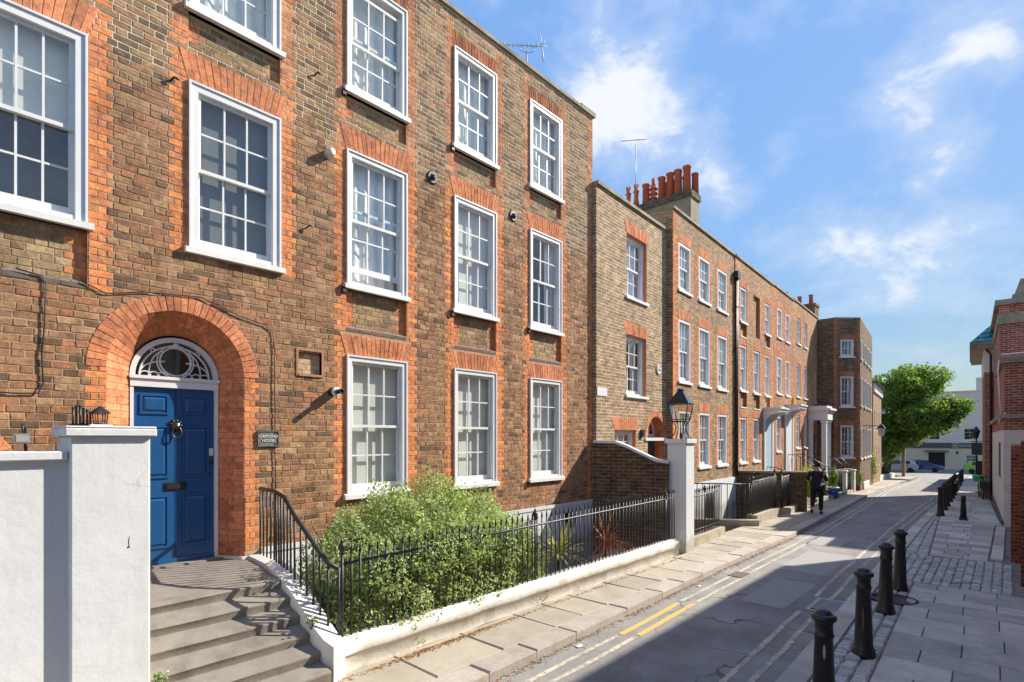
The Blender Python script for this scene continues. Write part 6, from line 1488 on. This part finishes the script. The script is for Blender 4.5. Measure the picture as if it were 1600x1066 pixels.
# ------------------------------------------------------------------ right hand side
def box_house(name, label, x0, x1, yf, depth, z1, m, wins=(), z0=-2.0, cope_m=M_COPE, cat='house', rz=0.0, cope_h=.12):
    """faces the street from the right: local x runs back towards the camera, local y into the block"""
    r_ = thing(name, label, cat, (x1, yf, 0), math.pi + rz); W_ = x1 - x0; mb = MB(); hs = [(a, b, c - .07, d, .12) for a, b, c, d in wins]
    wall_grid(mb, 0, W_, z0, z1, hs, 0, 0, 1); hull(mb, 0, W_, z0, z1, 0, depth); mb.build('wall', [m, M_REDF], r_)
    if cope_h: mb = MB(); mb.box((-.05, -.06, z1), (W_ + .05, depth, z1 + cope_h)); mb.build('coping', cope_m, r_)
    for (a, b, c, d) in wins: sash_window(r_, a, b, c, d, .04, dress='blind', split=False, lod=1, fw=.06)
    return r_
bhw = [(a, a + .95, z, z + 1.5) for a in (1.2, 3.6, 6.0, 8.4, 10.8, 13.2) for z in (1.2, 3.7)]
box_house('street_house', 'two storey maroon brick house standing beside the near right pavement', -3.0, 13.2, -1.32, 8, 7.2, M_MAROON, bhw)
box_house('set_back_house', 'taller maroon brick house set back behind the brick gate piers', 13.3, 20.85, -1.18, 8, 7.0, M_MAROON, [(1.0, 2.0, 1.2, 2.9), (3.4, 4.4, 1.2, 2.9), (1.0, 2.0, 4.0, 5.6), (3.4, 4.4, 4.0, 5.6)])
M_PIERB = [(.5, (.22, .062, .035)), (.3, (.15, .045, .03)), (.2, (.30, .09, .045))]
def pier(label, x, y, w, d, h):
    r_ = thing('brick_pier', label, 'pier', (x, y, gz(x) + .06)); mb = MB(); mb.box((.006, .006, 0), (d - .006, w - .006, h)); core = mb.build('core', mat('pale_pier_mortar', (.40, .30, .24), .95, var=.2), r_)
    n = int(h / .075)
    for k in range(n):
        z = k * .075
        cuts = [0, w / 2, w] if k % 2 else [0, w * .25, w * .75, w]
        for a, b in zip(cuts[:-1], cuts[1:]):
            q = MB(); c = pick(M_PIERB); q.box((0, a + .004, z + .005), (d, b - .004, z + .07), 0, None, c); q.build('brick', M_BRICK, core)
    return r_
pier('dark red brick gate pier standing nearest the worn setts', 12.35, -.34, .225, .34, 2.42)
pier('dark red brick gate pier with edging stone at its foot', 14.75, -.215, .225, .34, 2.36)
# painted ground floor block with brick storey above
pb = thing('painted_block', 'brick building with white painted ground floor and stone band', 'building', (21.0, .16, 0), R(2.4))
# local x along the street (away), local y towards the road is positive -> block lies at negative y
mb = MB(); mb.box((0, -6, -1.5), (10.8, 0, 2.72)); mb.build('ground_floor', mat('flaking_white_paint', (.66, .63, .56), .85, var=.08, vscale=3, bump=.4, bscale=16, stain=(.40, .33, .26), stain_scale=1.6, stain_at=(.55, .8)), pb)
mb = MB(); mb.box((-.004, -6, 2.72), (10.8, .004, 3.05)); mb.build('red_band', M_MAROON, pb)
mb = MB(); mb.box((-.10, -6.1, 3.05), (10.9, .10, 3.17)); mb.build('stone_band', M_COPE, pb)
mb = MB(); mb.box((.02, -6, 3.17), (4.6, -.02, 4.62)); mb.build('upper_storey', M_MAROON, pb)
mb = MB(); mb.box((-.08, -6.1, 4.62), (4.7, .08, 4.80)); mb.build('coping', M_COPE, pb)
for x in (2.0, 2.5, 3.0):
    mb = MB(); mb.box((x, -.02, 1.25), (x + .22, .012, 2.35)); mb.build('vent_slot', M_BLACKP, pb)
mb = MB(); mb.box((.0, -.01, -.1), (10.8, .03, .12)); mb.build('plinth', M_BLACKP, pb)
mb = MB(); mb.tube([(-.05, -.05, 3.2), (-.06, .06, 3.1), (1.0, .07, 2.95)], .025, 6); mb.tube([(-.06, .10, 4.7), (-.07, .12, 4.4), (-.05, .10, 3.9), (-.06, .06, 3.2)], .02, 6); mb.tube([(-.10, .06, 4.86), (-.10, -2.0, 4.9)], .02, 6); mb.build('white_pipe', M_WHITE, pb)
tb = thing('tall_block', 'tall maroon brick block with pale stone band and parapet', 'building', (25.6, .30, 0), R(2.4))
mb = MB(); mb.box((0, -6, 3.17), (5.9, 0, 6.45)); mb.box((0, -6, 6.80), (5.9, 0, 7.10)); mb.build('wall', M_MAROON, tb)
mb = MB(); mb.box((-.05, -6.05, 6.45), (5.95, .05, 6.80)); mb.build('stone_band', M_COPE, tb)
mb = MB(); mb.box((-.12, -6.1, 7.10), (6.0, .12, 7.28)); mb.build('coping', M_COPE, tb)
mb = MB(); mb.box((.3, -1.6, 7.28), (.9, -.35, 7.5)); mb.prism([(-1.1, 7.5), (-.4, 7.5), (-.55, 8.0), (-.95, 8.0)], 0, .3, .9); mb.build('vent_housing', M_COPE, tb)
tw = thing('green_roofed_tower', 'brick tower with steep turquoise tiled roof and deep eaves', 'building', (31.6, .86, 0), R(2.4))
mb = MB(); mb.box((0, -5, -1.5), (6.2, 0, 5.35)); mb.build('wall', M_MAROON, tw)
mb = MB(); mb.box((-.03, -5.03, 5.35), (6.23, .03, 6.35)); mb.build('stone_frieze', M_SILL, tw)
mb = MB(); mb.box((-.45, -5.4, 6.35), (6.6, .45, 6.50)); mb.box((-.5, -5.45, 6.50), (6.65, .5, 6.62)); mb.build('eaves', M_COPE, tw)
mb = MB(); a = [(-.5, -5.45, 6.625), (6.65, -5.45, 6.625), (6.65, .5, 6.625), (-.5, .5, 6.625)]; b = [(1.0, -4.2, 8.05), (5.2, -4.2, 8.05), (5.2, -.75, 8.05), (1.0, -.75, 8.05)]
for k in range(4): mb.face([a[k], a[(k + 1) % 4], b[(k + 1) % 4], b[k]])
mb.face(b); rf = mb.build('roof', mat('turquoise_roof', (.05, .26, .25), .4, var=.3, vscale=5), tw)
M_TT = mat('turquoise_tile', (.06, .30, .29), .35, var=.35, vscale=4, rand_obj=.2)
for r_i in range(7):
    t0, t1 = r_i / 7, (r_i + 1) / 7; p0 = Vector(a[0]).lerp(Vector(b[0]), t0); p1 = Vector(a[3]).lerp(Vector(b[3]), t0); q0 = Vector(a[0]).lerp(Vector(b[0]), t1); q1 = Vector(a[3]).lerp(Vector(b[3]), t1); n = 12; nv = Vector((-.69, 0, .72)) * .03
    for k in range(5, n):
        A, B, C, D_ = p0.lerp(p1, (k + .06) / n) + nv * 1.3, p0.lerp(p1, (k + .94) / n) + nv * 1.3, q0.lerp(q1, (k + .94) / n) + nv * .3, q0.lerp(q1, (k + .06) / n) + nv * .3
        mb = MB(); mb.face([A, D_, C, B]); mb.face([A, B, B - nv, A - nv]); mb.build('roof_tile', M_TT, rf)
mb = MB(); mb.box((1.0, -1.1, 8.05), (1.8, -.7, 8.35)); mb.build('ridge_block', M_COPE, tw)
mb = MB(); mb.tube([(-.06, -.05, 6.35), (-.06, -.20, 6.1), (-.06, -.22, -.5)], .04, 8); mb.build('downpipe', M_IRON, tw)
mb = MB(); mb.prism([(-.35, 4.6), (-.35, 5.7)] + [(-.35 - .25 + .25 * math.cos(t), 5.7 + .25 * math.sin(t)) for t in (.4, .8, 1.2, 1.57)] + [(-.9, 5.95), (-.9, 4.6)], 0, -.025, -.004); mb.build('arched_window', M_DARK, tw)
box_house('far_right_house', 'dull brick and render house on the right before the cross street', 44, 71, 1.0, 8, 4.6, M_MAROON, [(3, 4, 0, 1.6), (8, 9, 0, 1.6), (13, 14, 0, 1.6)], z0=-3, rz=R(1.2))
# ------------------------------------------------------------------ the far end: restaurant, tree, cars
rs_ = thing('restaurant', 'pale rendered restaurant building with dark fascia sign across the end of the street', 'building', (94.0, 14.0, -1.85), R(-90))
# local x runs to the right in the picture (-y), local y is away from the camera
M_CREAM = mat('cream_brick_render', (.66, .58, .42), .85, var=.08, vscale=4, bump=.2); M_PALER = mat('pale_upper_render', (.70, .64, .54), .85, var=.06, vscale=2)
mb = MB(); wall_grid(mb, 0, 12.6, 0, 2.95, [(5.6, 7.4, 0, 2.35, .3), (9.5, 10.9, .75, 2.1, .12)], 0); mb.build('ground_floor', M_CREAM, rs_)
mb = MB(); wall_grid(mb, 0, 12.6, 3.65, 10.4, [(9.3, 10.6, 4.0, 5.6, .15), (5.6, 6.9, 4.0, 5.6, .15), (2, 3.3, 4.0, 5.6, .15)], 0); hull(mb, 0, 12.6, 0, 10.4, 0, 9); mb.build('upper_wall', M_PALER, rs_)
mb = MB(); mb.box((1.5, -.10, 2.95), (12.62, .0, 3.65)); fas = mb.build('fascia', mat('dark_green_grey_fascia', (.075, .095, .09), .5, var=.05), rs_)
M_SGN = mat('cream_lettering', (.62, .60, .52), .6)
text_mesh('RESTAURANT & BAR', .40, M_SGN, rs_, (10.75, -.105, 3.28), (R(90), 0, 0), .005)
mb = MB()
for (a, b, c, d) in ((8.15, 8.8, 3.02, 3.06), (8.15, 8.8, 3.54, 3.58), (8.15, 8.19, 3.06, 3.54), (8.76, 8.8, 3.06, 3.54)): mb.box((a, -.112, c), (b, -.102, d))
mb.box((8.3, -.112, 3.2), (8.45, -.102, 3.38)); mb.box((8.5, -.112, 3.2), (8.65, -.102, 3.38)); mb.build('logo', M_SGN, rs_)
mb = MB(); mb.box((5.65, .25, 0), (7.35, .3, 2.3)); mb.build('entrance_door', M_DARK, rs_)
mb = MB(); mb.box((5.2, -.5, 2.5), (7.8, -.05, 2.62)); mb.build('canopy', MATS['dark_green_grey_fascia'], rs_)
for (a, b, c, d) in ((9.5, 10.9, .75, 2.1), (9.3, 10.6, 4.0, 5.6), (5.6, 6.9, 4.0, 5.6)): sash_window(rs_, a, b, c, d, .04, dress=None, split=False, lod=1, fw=.07, rows=(1, 2), cols=4 if c < 1 else 2)
for x in (8.6, 12.0): mb = MB(); mb.box((x, -.2, 2.2), (x + .18, .0, 2.55)); mb.build('wall_light', M_BLACKP, rs_)
mb = MB(); mb.box((10.6, .3, 10.4), (11.4, 1.4, 12.0)); mb.box((10.55, .25, 12.0), (11.45, 1.45, 12.2)); mb.box((11.9, .3, 10.4), (12.5, 3, 12.3)); mb.build('chimney', M_PALER, rs_)
mb = MB(); mb.box((-.1, -.15, 10.4), (12.75, .28, 10.55)); mb.build('cornice', M_PALER, rs_)
nb = thing('end_terrace', 'tall pale grey building beside the restaurant at the street end', 'building', (97.5, 1.3, -1.85), R(-90))
mb = MB(); mb.box((0, 0, 0), (9, 9, 12.5)); mb.build('wall', mat('grey_render', (.42, .43, .43), .85, var=.08), nb)
for k in range(3): mb = MB(); mb.box((.6, -.03, 2.2 + 3 * k), (1.5, .0, 4.2 + 3 * k)); mb.build('window', MATS['dark_glass'], nb)
mb = MB(); mb.face([(91.5, -60, -1.75), (94, -60, -1.75), (94, 70, -1.75), (91.5, 70, -1.75)]); mb.face([(91.5, -60, -1.9), (91.5, -60, -1.75), (91.5, 70, -1.75), (91.5, 70, -1.9)]); tag(mb.build('far_pavement', M_FLAG), kind='structure')
ft = thing('corner_terrace', 'long brown brick terrace closing the cross street behind the tree', 'building', (95.5, 44, -1.85), R(-90))
mb = MB(); mb.box((0, 0, 0), (28, 9, 8.0)); mb.build('wall', M_BROWN, ft); mb = MB(); mb.prism([(-.3, 8.0), (9.3, 8.0), (4.5, 11)], 0, -.2, 28.2); mb.build('roof', M_SLATE, ft)
for k in range(8):
    for z in (1.0, 4.2): mb = MB(); mb.box((1.2 + 3.4 * k, -.03, z), (2.3 + 3.4 * k, .0, z + 1.8)); mb.build('window', MATS['dark_glass'], ft)
mb = MB(); mb.box((17, 3.8, 9.5), (18.2, 5.2, 12.5)); mb.build('chimney', M_REDB, ft)
mb = MB(); mb.lathe([(.3, 0), (.22, 1.0), (.0, 1.0)], (17.6, 4.5, 12.5), 10); mb.build('chimney_pot', M_CLAY, ft)
# tree
def tree(name, label, loc, trunk_h, blobs, n, size, m, seed, rad=.22, cat='tree'):
    rr = random.Random(seed); root = thing(name, label, cat, loc); O_ = Vector(loc); mb = MB(); top = Vector((0, 0, trunk_h))
    mb.tube([(0, 0, -.3), (.05, .02, trunk_h * .5), top], [rad * 1.3, rad, rad * .8], 10)
    for (c, r) in blobs:
        c = Vector(c) - O_; a = top * rr.uniform(.75, 1.0); mid_ = a.lerp(c, .5) + Vector((rr.uniform(-.3, .3), rr.uniform(-.3, .3), .3)); mb.tube([a, mid_, c], [rad * .5, rad * .28, rad * .1], 7)
        for k in range(5):
            e = c + Vector((rr.uniform(-1, 1) * r[0], rr.uniform(-1, 1) * r[1], rr.uniform(-.6, 1) * r[2])) * .85; mb.tube([mid_.lerp(c, .6), (c + e) / 2 + Vector((0, 0, .1)), e], [rad * .16, rad * .09, rad * .03], 5)
    mb.build('trunk', mat('tree_bark', (.10, .08, .06), .9, var=.3, bump=.5, bscale=12), root)
    P, D = blob_points(blobs, n, seed, .45, .30); leaf_mesh('crown', P - np.array(O_), D * .5 + np.array([0, 0, .6]), size, m, root, .75, .75, seed); return root
M_LIME = leaf_mat('lime_tree_leaf', (.05, .095, .018), (.32, .41, .09), .45)
rr = random.Random(77); C0 = Vector((60.5, 6.2, 5.4)); bl = []
for k in range(30):
    a, e = rr.uniform(0, 6.28), rr.uniform(-.9, 1.2); d = Vector((math.cos(a) * math.cos(e), math.sin(a) * math.cos(e), math.sin(e)))
    q = C0 + Vector((d.x * 3.3, d.y * 3.1, d.z * 3.1)) * rr.uniform(.45, 1.0); s_ = rr.uniform(.8, 1.35); bl.append((tuple(q), (s_ * 1.15, s_ * 1.15, s_ * .8)))
for (dx, dy, dz) in ((0, 3.2, -1.6), (-1, 3.6, -.3), (0, 4.2, .9), (0, 4.4, -2.4), (0, -2.2, -1.0), (0, -2.5, -.2), (0, 1.5, -2.9), (.5, 2.9, 2.0), (0, 2.8, -3.2), (0, 3.8, -3.8), (1, 3.4, -4.6), (0, 4.4, -3.2), (-1.5, 1.9, -3.6), (-1.5, 2.6, -4.6), (-1.2, 3.2, -5.4), (0, -1.4, -1.7), (0, 0, -2.3), (0, .8, -2.9)): bl.append(((C0.x + dx, C0.y + dy, C0.z + dz), (1.25, 1.2, .9)))
tree('street_tree', 'broad bright green lime tree leaning over the end of the street', (62.5, 9.2, gz(62.5)), 3.6, bl, 62000, .19, M_LIME, 41)
tree('street_tree', 'darker green tree behind the slate shed at the street end', (66, 13.5, gz(66)), 3.0, [((66 + rr.uniform(-2, 2), 13.5 + rr.uniform(-2.5, 2.5), 4.2 + rr.uniform(-1.8, 2.0)), (1.5, 1.5, 1.2)) for k in range(14)], 15000, .26, M_DG, 43)
# parked cars: local x forward, y left
def car(name, label, loc, rz, paint, seed=0, hatch=True):
    root = thing(name, label, 'car', loc, rz); L_, Wd = 4.0, 1.72
    lower = [(-2.0, .32), (-2.02, .62), (-1.96, .92), (-1.60, .98), (1.05, .96), (1.62, .84), (1.96, .66), (2.0, .45), (1.95, .30)]
    mb = MB(); sec = []
    for y, k, dz in ((-Wd / 2, .965, .04), (-Wd / 2 + .06, .995, .0), (0, 1.02, -.0), (Wd / 2 - .06, .995, .0), (Wd / 2, .965, .04)):
        sec.append([(x * k, y, z - (dz if z < .5 else dz * .6) if z > .5 else z + dz * .5) for x, z in lower])
    n = len(lower)
    for s in sec: mb.v.extend(s)
    for q in range(4):
        for k in range(n): k2 = (k + 1) % n; mb.grid((q * n + k, q * n + k2, (q + 1) * n + k2, (q + 1) * n + k), 0, True)
    mb.grid(range(n - 1, -1, -1)); mb.grid([4 * n + k for k in range(n)])
    roof = [(-1.92, .93), (-1.72, 1.32), (-1.35, 1.47), (-.3, 1.50), (.35, 1.43), (1.10, .95)]
    def gh(mb, sc, w0, w1, z_off, m=0, only=None):
        i = len(mb.v)
        for sgn in (-1, 1):
            for (x, z) in roof: t = (z - .93) / .57; mb.v.append((x * sc, sgn * (w0 + (w1 - w0) * t), z + z_off * t))
        k = len(roof)
        for q in range(k - 1): mb.grid((i + q, i + q + 1, i + k + q + 1, i + k + q), m, True)
        mb.grid([i + q for q in range(k)], m); mb.grid([i + k + q for q in range(k - 1, -1, -1)], m)
    gh(mb, 1.0, .80, .60, 0)
    body = mb.build('body', paint, root)
    gl = mat('car_glass', (.02, .025, .03), .05, var=.1)
    def side_poly(sgn, pts, nm='side_window', m=gl, off=.012):
        mb = MB(); q = []
        for (x, z) in pts: t = (z - .93) / .57; q.append((x, sgn * (.80 - .20 * t + off), z))
        mb.face(q if sgn < 0 else q[::-1]); mb.build(nm, m, body)
    for sgn in (-1, 1):
        side_poly(sgn, [(-1.30, 1.0), (-.35, 1.0), (-.35, 1.42), (-1.22, 1.38)]); side_poly(sgn, [(-.28, 1.0), (.92, 1.0), (.38, 1.36), (-.28, 1.42)])
        mb = MB(); mb.box((.62, sgn * .84 - .08, .98), (.78, sgn * .84 + .08, 1.10)); mb.build('wing_mirror', paint, body)
        mb = MB(); mb.box((-.30, sgn * .862 - .004, .40), (-.285, sgn * .862 + .004, .95)); mb.box((.85, sgn * .862 - .004, .40), (.865, sgn * .862 + .004, .95)); mb.build('door_gap', M_BLACKP, body)
    def band(q0, q1, x, nm, dx):
        mb = MB(); (xa, za), (xb, zb) = q0, q1; ta, tb_ = (za - .93) / .57, (zb - .93) / .57; wa, wb = .80 - .2 * ta - .06, .80 - .2 * tb_ - .06
        f = [(xa + dx, -wa, za + .012), (xa + dx, wa, za + .012), (xb + dx, wb, zb + .012), (xb + dx, -wb, zb + .012)]; mb.face(f); mb.build(nm, gl, body)
    band((1.05, .99), (.40, 1.40), 0, 'windscreen', .012); band((-1.90, .98), (-1.72, 1.31), 0, 'rear_window', -.012)
    for y in (-.62, .62):
        mb = MB(); mb.lathe([(.0, 0), (.13, 0), (.12, .03), (.0, .05)], n=12, M=Matrix.Translation((1.86, y, .66)) @ Matrix.Rotation(R(80), 4, 'Y')); mb.build('headlight', mat('clear_lamp', (.7, .72, .75), .1), body)
        mb = MB(); mb.box((-2.04, y - .10, .70), (-1.93, y + .10, .98)); mb.build('tail_light', mat('red_lamp', (.45, .02, .02), .2), body)
    mb = MB(); mb.box((-2.045, -.26, .52), (-2.0, .26, .63)); mb.build('number_plate', mat('yellow_plate', (.7, .5, .05), .5), body)
    for x in (-1.28, 1.22):
        for y in (-.78, .78):
            Mx = Matrix.Translation((x, y, .30)) @ Matrix.Rotation(R(90 if y < 0 else -90), 4, 'X'); mb = MB(); mb.lathe([(.19, -.09), (.28, -.09), (.305, -.05), (.305, .05), (.28, .09), (.19, .09)], n=22, M=Mx); w = mb.build('wheel', mat('tyre_rubber', (.018, .018, .018), .85), root)
            mb = MB(); mb.lathe([(.0, .07), (.05, .075), (.06, .06), (.19, .085), (.195, .05), (.0, .05)], n=20, M=Mx); mb.build('rim', M_CHROME, w)
    return root
def paint(n, c): return mat(n, c, .28, .1, var=.03, coat=.8)
car('parked_car', 'lime green hatchback parked in front of the restaurant window', (86.3, 2.2, gz(86.3) + .02), R(-90 ), paint('lime_green_paint', (.25, .50, .03)))
car('parked_car', 'dark blue car parked in front of the restaurant door', (86.2, 8.2, gz(86.2) + .02), R(-90), paint('dark_blue_paint', (.012, .05, .22)))
car('parked_car', 'silver car partly behind the timber fence at the street end', (83.2, 10.4, gz(83.2) + .02), R(90), paint('silver_paint', (.42, .43, .45)))
# lime green hire bicycle leaning by the white wall
bk = thing('hire_bicycle', 'bright green hire bicycle with front basket leaning by the white wall', 'bicycle', (31.5, .92, gz(31.5) + .09), R(8))
M_BG = mat('bright_green_paint', (.05, .45, .08), .35, var=.05); M_TY = mat('tyre_rubber', (.018, .018, .018), .85)
for x in (0, 1.05):
    mb = MB(); mb.tube([(x + .31 * math.cos(t), 0, .33 + .31 * math.sin(t)) for t in [2 * math.pi * k / 24 for k in range(24)]], .025, 6, closed=True); w = mb.build('wheel', M_TY, bk)
    mb = MB()
    for k in range(10): t = k * .628; mb.tube([(x, 0, .33), (x + .3 * math.cos(t), 0, .33 + .3 * math.sin(t))], .003, 3)
    mb.lathe([(.0, -.03), (.035, -.03), (.035, .03), (.0, .03)], n=8, M=Matrix.Translation((x, 0, .33)) @ Matrix.Rotation(R(90), 4, 'X')); mb.build('spokes', M_GREYM, w)
    mb = MB(); mb.tube([(x + .36 * math.cos(t), 0, .33 + .36 * math.sin(t)) for t in [R(20 + 14 * k) for k in range(11)]], .03, 5); mb.build('mudguard', M_BLACKP, bk)
mb = MB(); mb.tube([(0, 0, .33), (.42, 0, .30), (.34, 0, .85)], .03, 7); mb.tube([(.42, 0, .30), (.70, 0, .36), (.92, 0, .82)], .045, 7); mb.tube([(1.05, 0, .33), (.95, 0, .70), (.90, 0, 1.02)], .025, 7); mb.build('frame', M_BG, bk)
mb = MB(); mb.tube([(.82, .30, 1.06), (.90, .22, 1.05), (.90, 0, 1.02), (.90, -.22, 1.05), (.82, -.30, 1.06)], .016, 6); mb.build('handlebar', M_BLACKP, bk)
mb = MB(); mb.prism([(.2, .90), (.48, .91), (.5, .94), (.2, .97)], 1, -.07, .07); mb.build('saddle', M_BLACKP, bk)
mb = MB(); mb.prism([(.98, .72), (1.28, .76), (1.34, 1.0), (.98, .98)], 1, -.22, .22); mb.build('basket', M_BG, bk)
mb = MB(); mb.box((-.4, -.14, .50), (-.1, .14, .80)); mb.build('rear_rack', M_BLACKP, bk)
for y in (-.1, .1): mb = MB(); mb.box((.38, y * 1.5 - .05, .26), (.46, y * 1.5 + .05, .29)); mb.build('pedal', M_BLACKP, bk)
# street furniture at the far end
cb = thing('utility_cabinet', 'tall dark utility cabinet on the right pavement near the cross street', 'cabinet', (58.5, 1.75, gz(58.5) + .1))
mb = MB(); mb.box((0, -.35, 0), (.5, .35, 1.55)); mb.box((-.04, -.39, 1.55), (.54, .39, 1.62)); mb.build('housing', mat('dark_green_steel', (.02, .03, .028), .5, var=.2), cb); mb = MB(); mb.box((-.012, -.30, .08), (-.001, .30, 1.48)); mb.build('door', MATS['dark_green_steel'], cb)
sl = thing('street_lamp', 'black lantern street lamp on the right beyond the bollards', 'lamp', (57.0, 2.05, gz(57)))
mb = MB(); mb.tube([(0, 0, 0), (0, 0, 3.5)], .05, 8); mb.build('post', M_IRON, sl); mb = MB(); mb.lathe([(.12, 3.5), (.28, 4.05), (.30, 4.08), (.12, 4.35), (.05, 4.45), (.0, 4.5)], n=6, smooth=False); mb.build('lantern', M_IRON, sl)
hs_ = thing('hanging_sign', 'dark hanging signboard projecting from the far right house', 'sign', (56.0, 1.35, gz(56) + 2.2))
mb = MB(); mb.box((0, 0, 0), (.08, .95, .95)); mb.build('board', mat('dark_grey_board', (.035, .04, .042), .6), hs_); mb = MB(); mb.tube([(.04, -.2, 1.05), (.04, 1.0, 1.05)], .025, 6); mb.build('bracket', M_IRON, hs_)
wb = thing('bracket_lamp', 'grey lantern on a long iron bracket fixed to the corner house', 'lamp', (34.95, 5.98, 2.9), R(0))
mb = MB(); mb.tube([(0, .05, .25), (0, -.85, .25)], .018, 6); mb.tube([(0, .05, -.05), (0, -.5, .24)], .012, 6); mb.build('bracket', M_IRON, wb)
mb = MB(); mb.lathe([(.12, -.42), (.19, .0), (.0, .0)], (0, -.85, .1), 6, smooth=False); mb.build('glazing', mat('milky_glass', (.45, .47, .5), .2), wb); mb = MB(); mb.lathe([(.22, .0), (.10, .16), (.04, .22), (.0, .24)], (0, -.85, .1), 6, smooth=False); mb.build('cap', M_IRON, wb)

# ------------------------------------------------------------------ the walking man
def skin_mesh(name, verts, edges, radii, m, parent, sub=2, root=0):
    me = bpy.data.meshes.new(name); me.from_pydata(verts, edges, []); o = bpy.data.objects.new(name, me); COL.objects.link(o)
    sk = o.modifiers.new('skin', 'SKIN'); sk.use_smooth_shade = True; sk.branch_smoothing = .6
    for i, r in enumerate(radii): me.skin_vertices[0].data[i].radius = r if hasattr(r, '__len__') else (r, r)
    me.skin_vertices[0].data[root].use_root = True
    sb = o.modifiers.new('sub', 'SUBSURF'); sb.levels = sub; sb.render_levels = sub
    bpy.context.view_layer.update(); d = bpy.data.meshes.new_from_object(o.evaluated_get(bpy.context.evaluated_depsgraph_get())); bpy.data.objects.remove(o)
    d.materials.clear(); d.materials.append(m)
    for p in d.polygons: p.use_smooth = True
    q = bpy.data.objects.new(name, d); link(q, parent); return q
mp = thing('person', 'person in black clothes with a shoulder bag walking away along the left pavement', 'person', (20.1, 4.72, gz(20.1) + .10), R(3))
# x forward (away), y left; standing height 1.72
V = [(0, 0, .93), (0, 0, 1.10), (.01, 0, 1.30), (.02, 0, 1.42), (.03, 0, 1.49), (.04, 0, 1.60), (.05, 0, 1.67),
     (.02, .10, .90), (-.05, .10, .51), (-.28, .10, .20), (-.24, .11, .08),
     (.02, -.10, .90), (.10, -.10, .49), (.06, -.10, .08), (.18, -.11, .03),
     (.01, .19, 1.39), (-.03, .27, 1.13), (.18, .20, 1.10), (.30, .10, 1.14),
     (.01, -.19, 1.39), (-.03, -.27, 1.13), (.18, -.22, 1.10), (.30, -.12, 1.14)]
Ed = [(0, 1), (1, 2), (2, 3), (3, 4), (4, 5), (5, 6), (0, 7), (7, 8), (8, 9), (9, 10), (0, 11), (11, 12), (12, 13), (13, 14), (3, 15), (15, 16), (16, 17), (17, 18), (3, 19), (19, 20), (20, 21), (21, 22)]
Rd = [(.12, .15), (.11, .14), (.12, .16), (.08, .12), .05, .085, .07, .085, .058, .04, .03, .085, .058, .04, .03, .055, .042, .034, .025, .055, .042, .034, .025]
M_SKIN = mat('skin', (.42, .24, .16), .55, var=.06); M_BLK = mat('black_cloth', (.014, .014, .016), .9, var=.3, vscale=14, bump=.3, bscale=30); M_BRW = mat('dark_brown_cloth', (.03, .02, .018), .9, var=.2)
skin_mesh('body', V, Ed, Rd, M_SKIN, mp)
jv = [V[i] for i in (0, 1, 2, 3)] + [V[i] for i in (15, 16, 17, 19, 20, 21)] + [(0, 0, .82)]; je = [(0, 1), (1, 2), (2, 3), (3, 4), (4, 5), (5, 6), (3, 7), (7, 8), (8, 9), (0, 10)]
skin_mesh('jacket', jv, je, [(.15, .19), (.14, .175), (.15, .20), (.12, .15), .078, .064, .052, .078, .064, .052, (.15, .19)], M_BLK, mp)
tv = [V[0], V[7], V[8], (-.26, .10, .23), V[11], V[12], (.062, -.10, .10)]; skin_mesh('trousers', tv, [(0, 1), (1, 2), (2, 3), (0, 4), (4, 5), (5, 6)], [(.13, .16), .105, .08, .065, .105, .08, .068], M_BLK, mp)
for (a, b, nm) in (((-.30, .10, .17), (-.22, .11, .03), 'shoe'), ((.03, -.10, .045), (.22, -.11, .03), 'shoe')): skin_mesh(nm, [a, ((a[0] + b[0]) / 2, (a[1] + b[1]) / 2, (a[2] + b[2]) / 2 - .0), b], [(0, 1), (1, 2)], [.045, .048, .035], M_BRW, mp)
mb = MB(); mb.lathe([(.0, -.06), (.06, -.05), (.092, .0), (.098, .05), (.085, .10), (.05, .13), (.0, .14)], (.035, 0, 1.60), 16); mb.build('hair', mat('black_hair', (.012, .010, .010), .6, var=.3, bump=.6, bscale=60), mp)
for sg in (-1, 1): mb = MB(); mb.lathe([(.0, 0), (.02, .004), (.018, .02), (.0, .024)], n=8, M=Matrix.Translation((.05, sg * .095, 1.60)) @ Matrix.Rotation(R(90), 4, 'X')); mb.build('ear', M_SKIN, mp)
bg_ = thing('shoulder_bag', 'black shoulder bag with a pale tag hanging at the walking person\'s hip', 'bag', (20.1 - .20, 4.72 - .08, gz(20.1) + .95), R(3))
mb = MB(); mb.box((-.07, -.20, -.02), (.06, .20, .26)); bevel(mb.build('pouch', M_BLK, bg_), .03, 2)
mb = MB(); mb.tube([(.02, .17, .24), (.06, .20, .34), (.13, .18, .50), (.20, .05, .60), (.27, -.06, .60), (.36, -.10, .50)], .014, 6); mb.build('strap', M_BLK, bg_)
mb = MB(); mb.box((-.078, -.20, .13), (-.071, -.10, .20)); mb.tube([(-.075, -.1, .15), (-.08, -.06, .12), (-.08, -.14, .10)], .01, 5); mb.build('tag', M_WHITE, bg_)
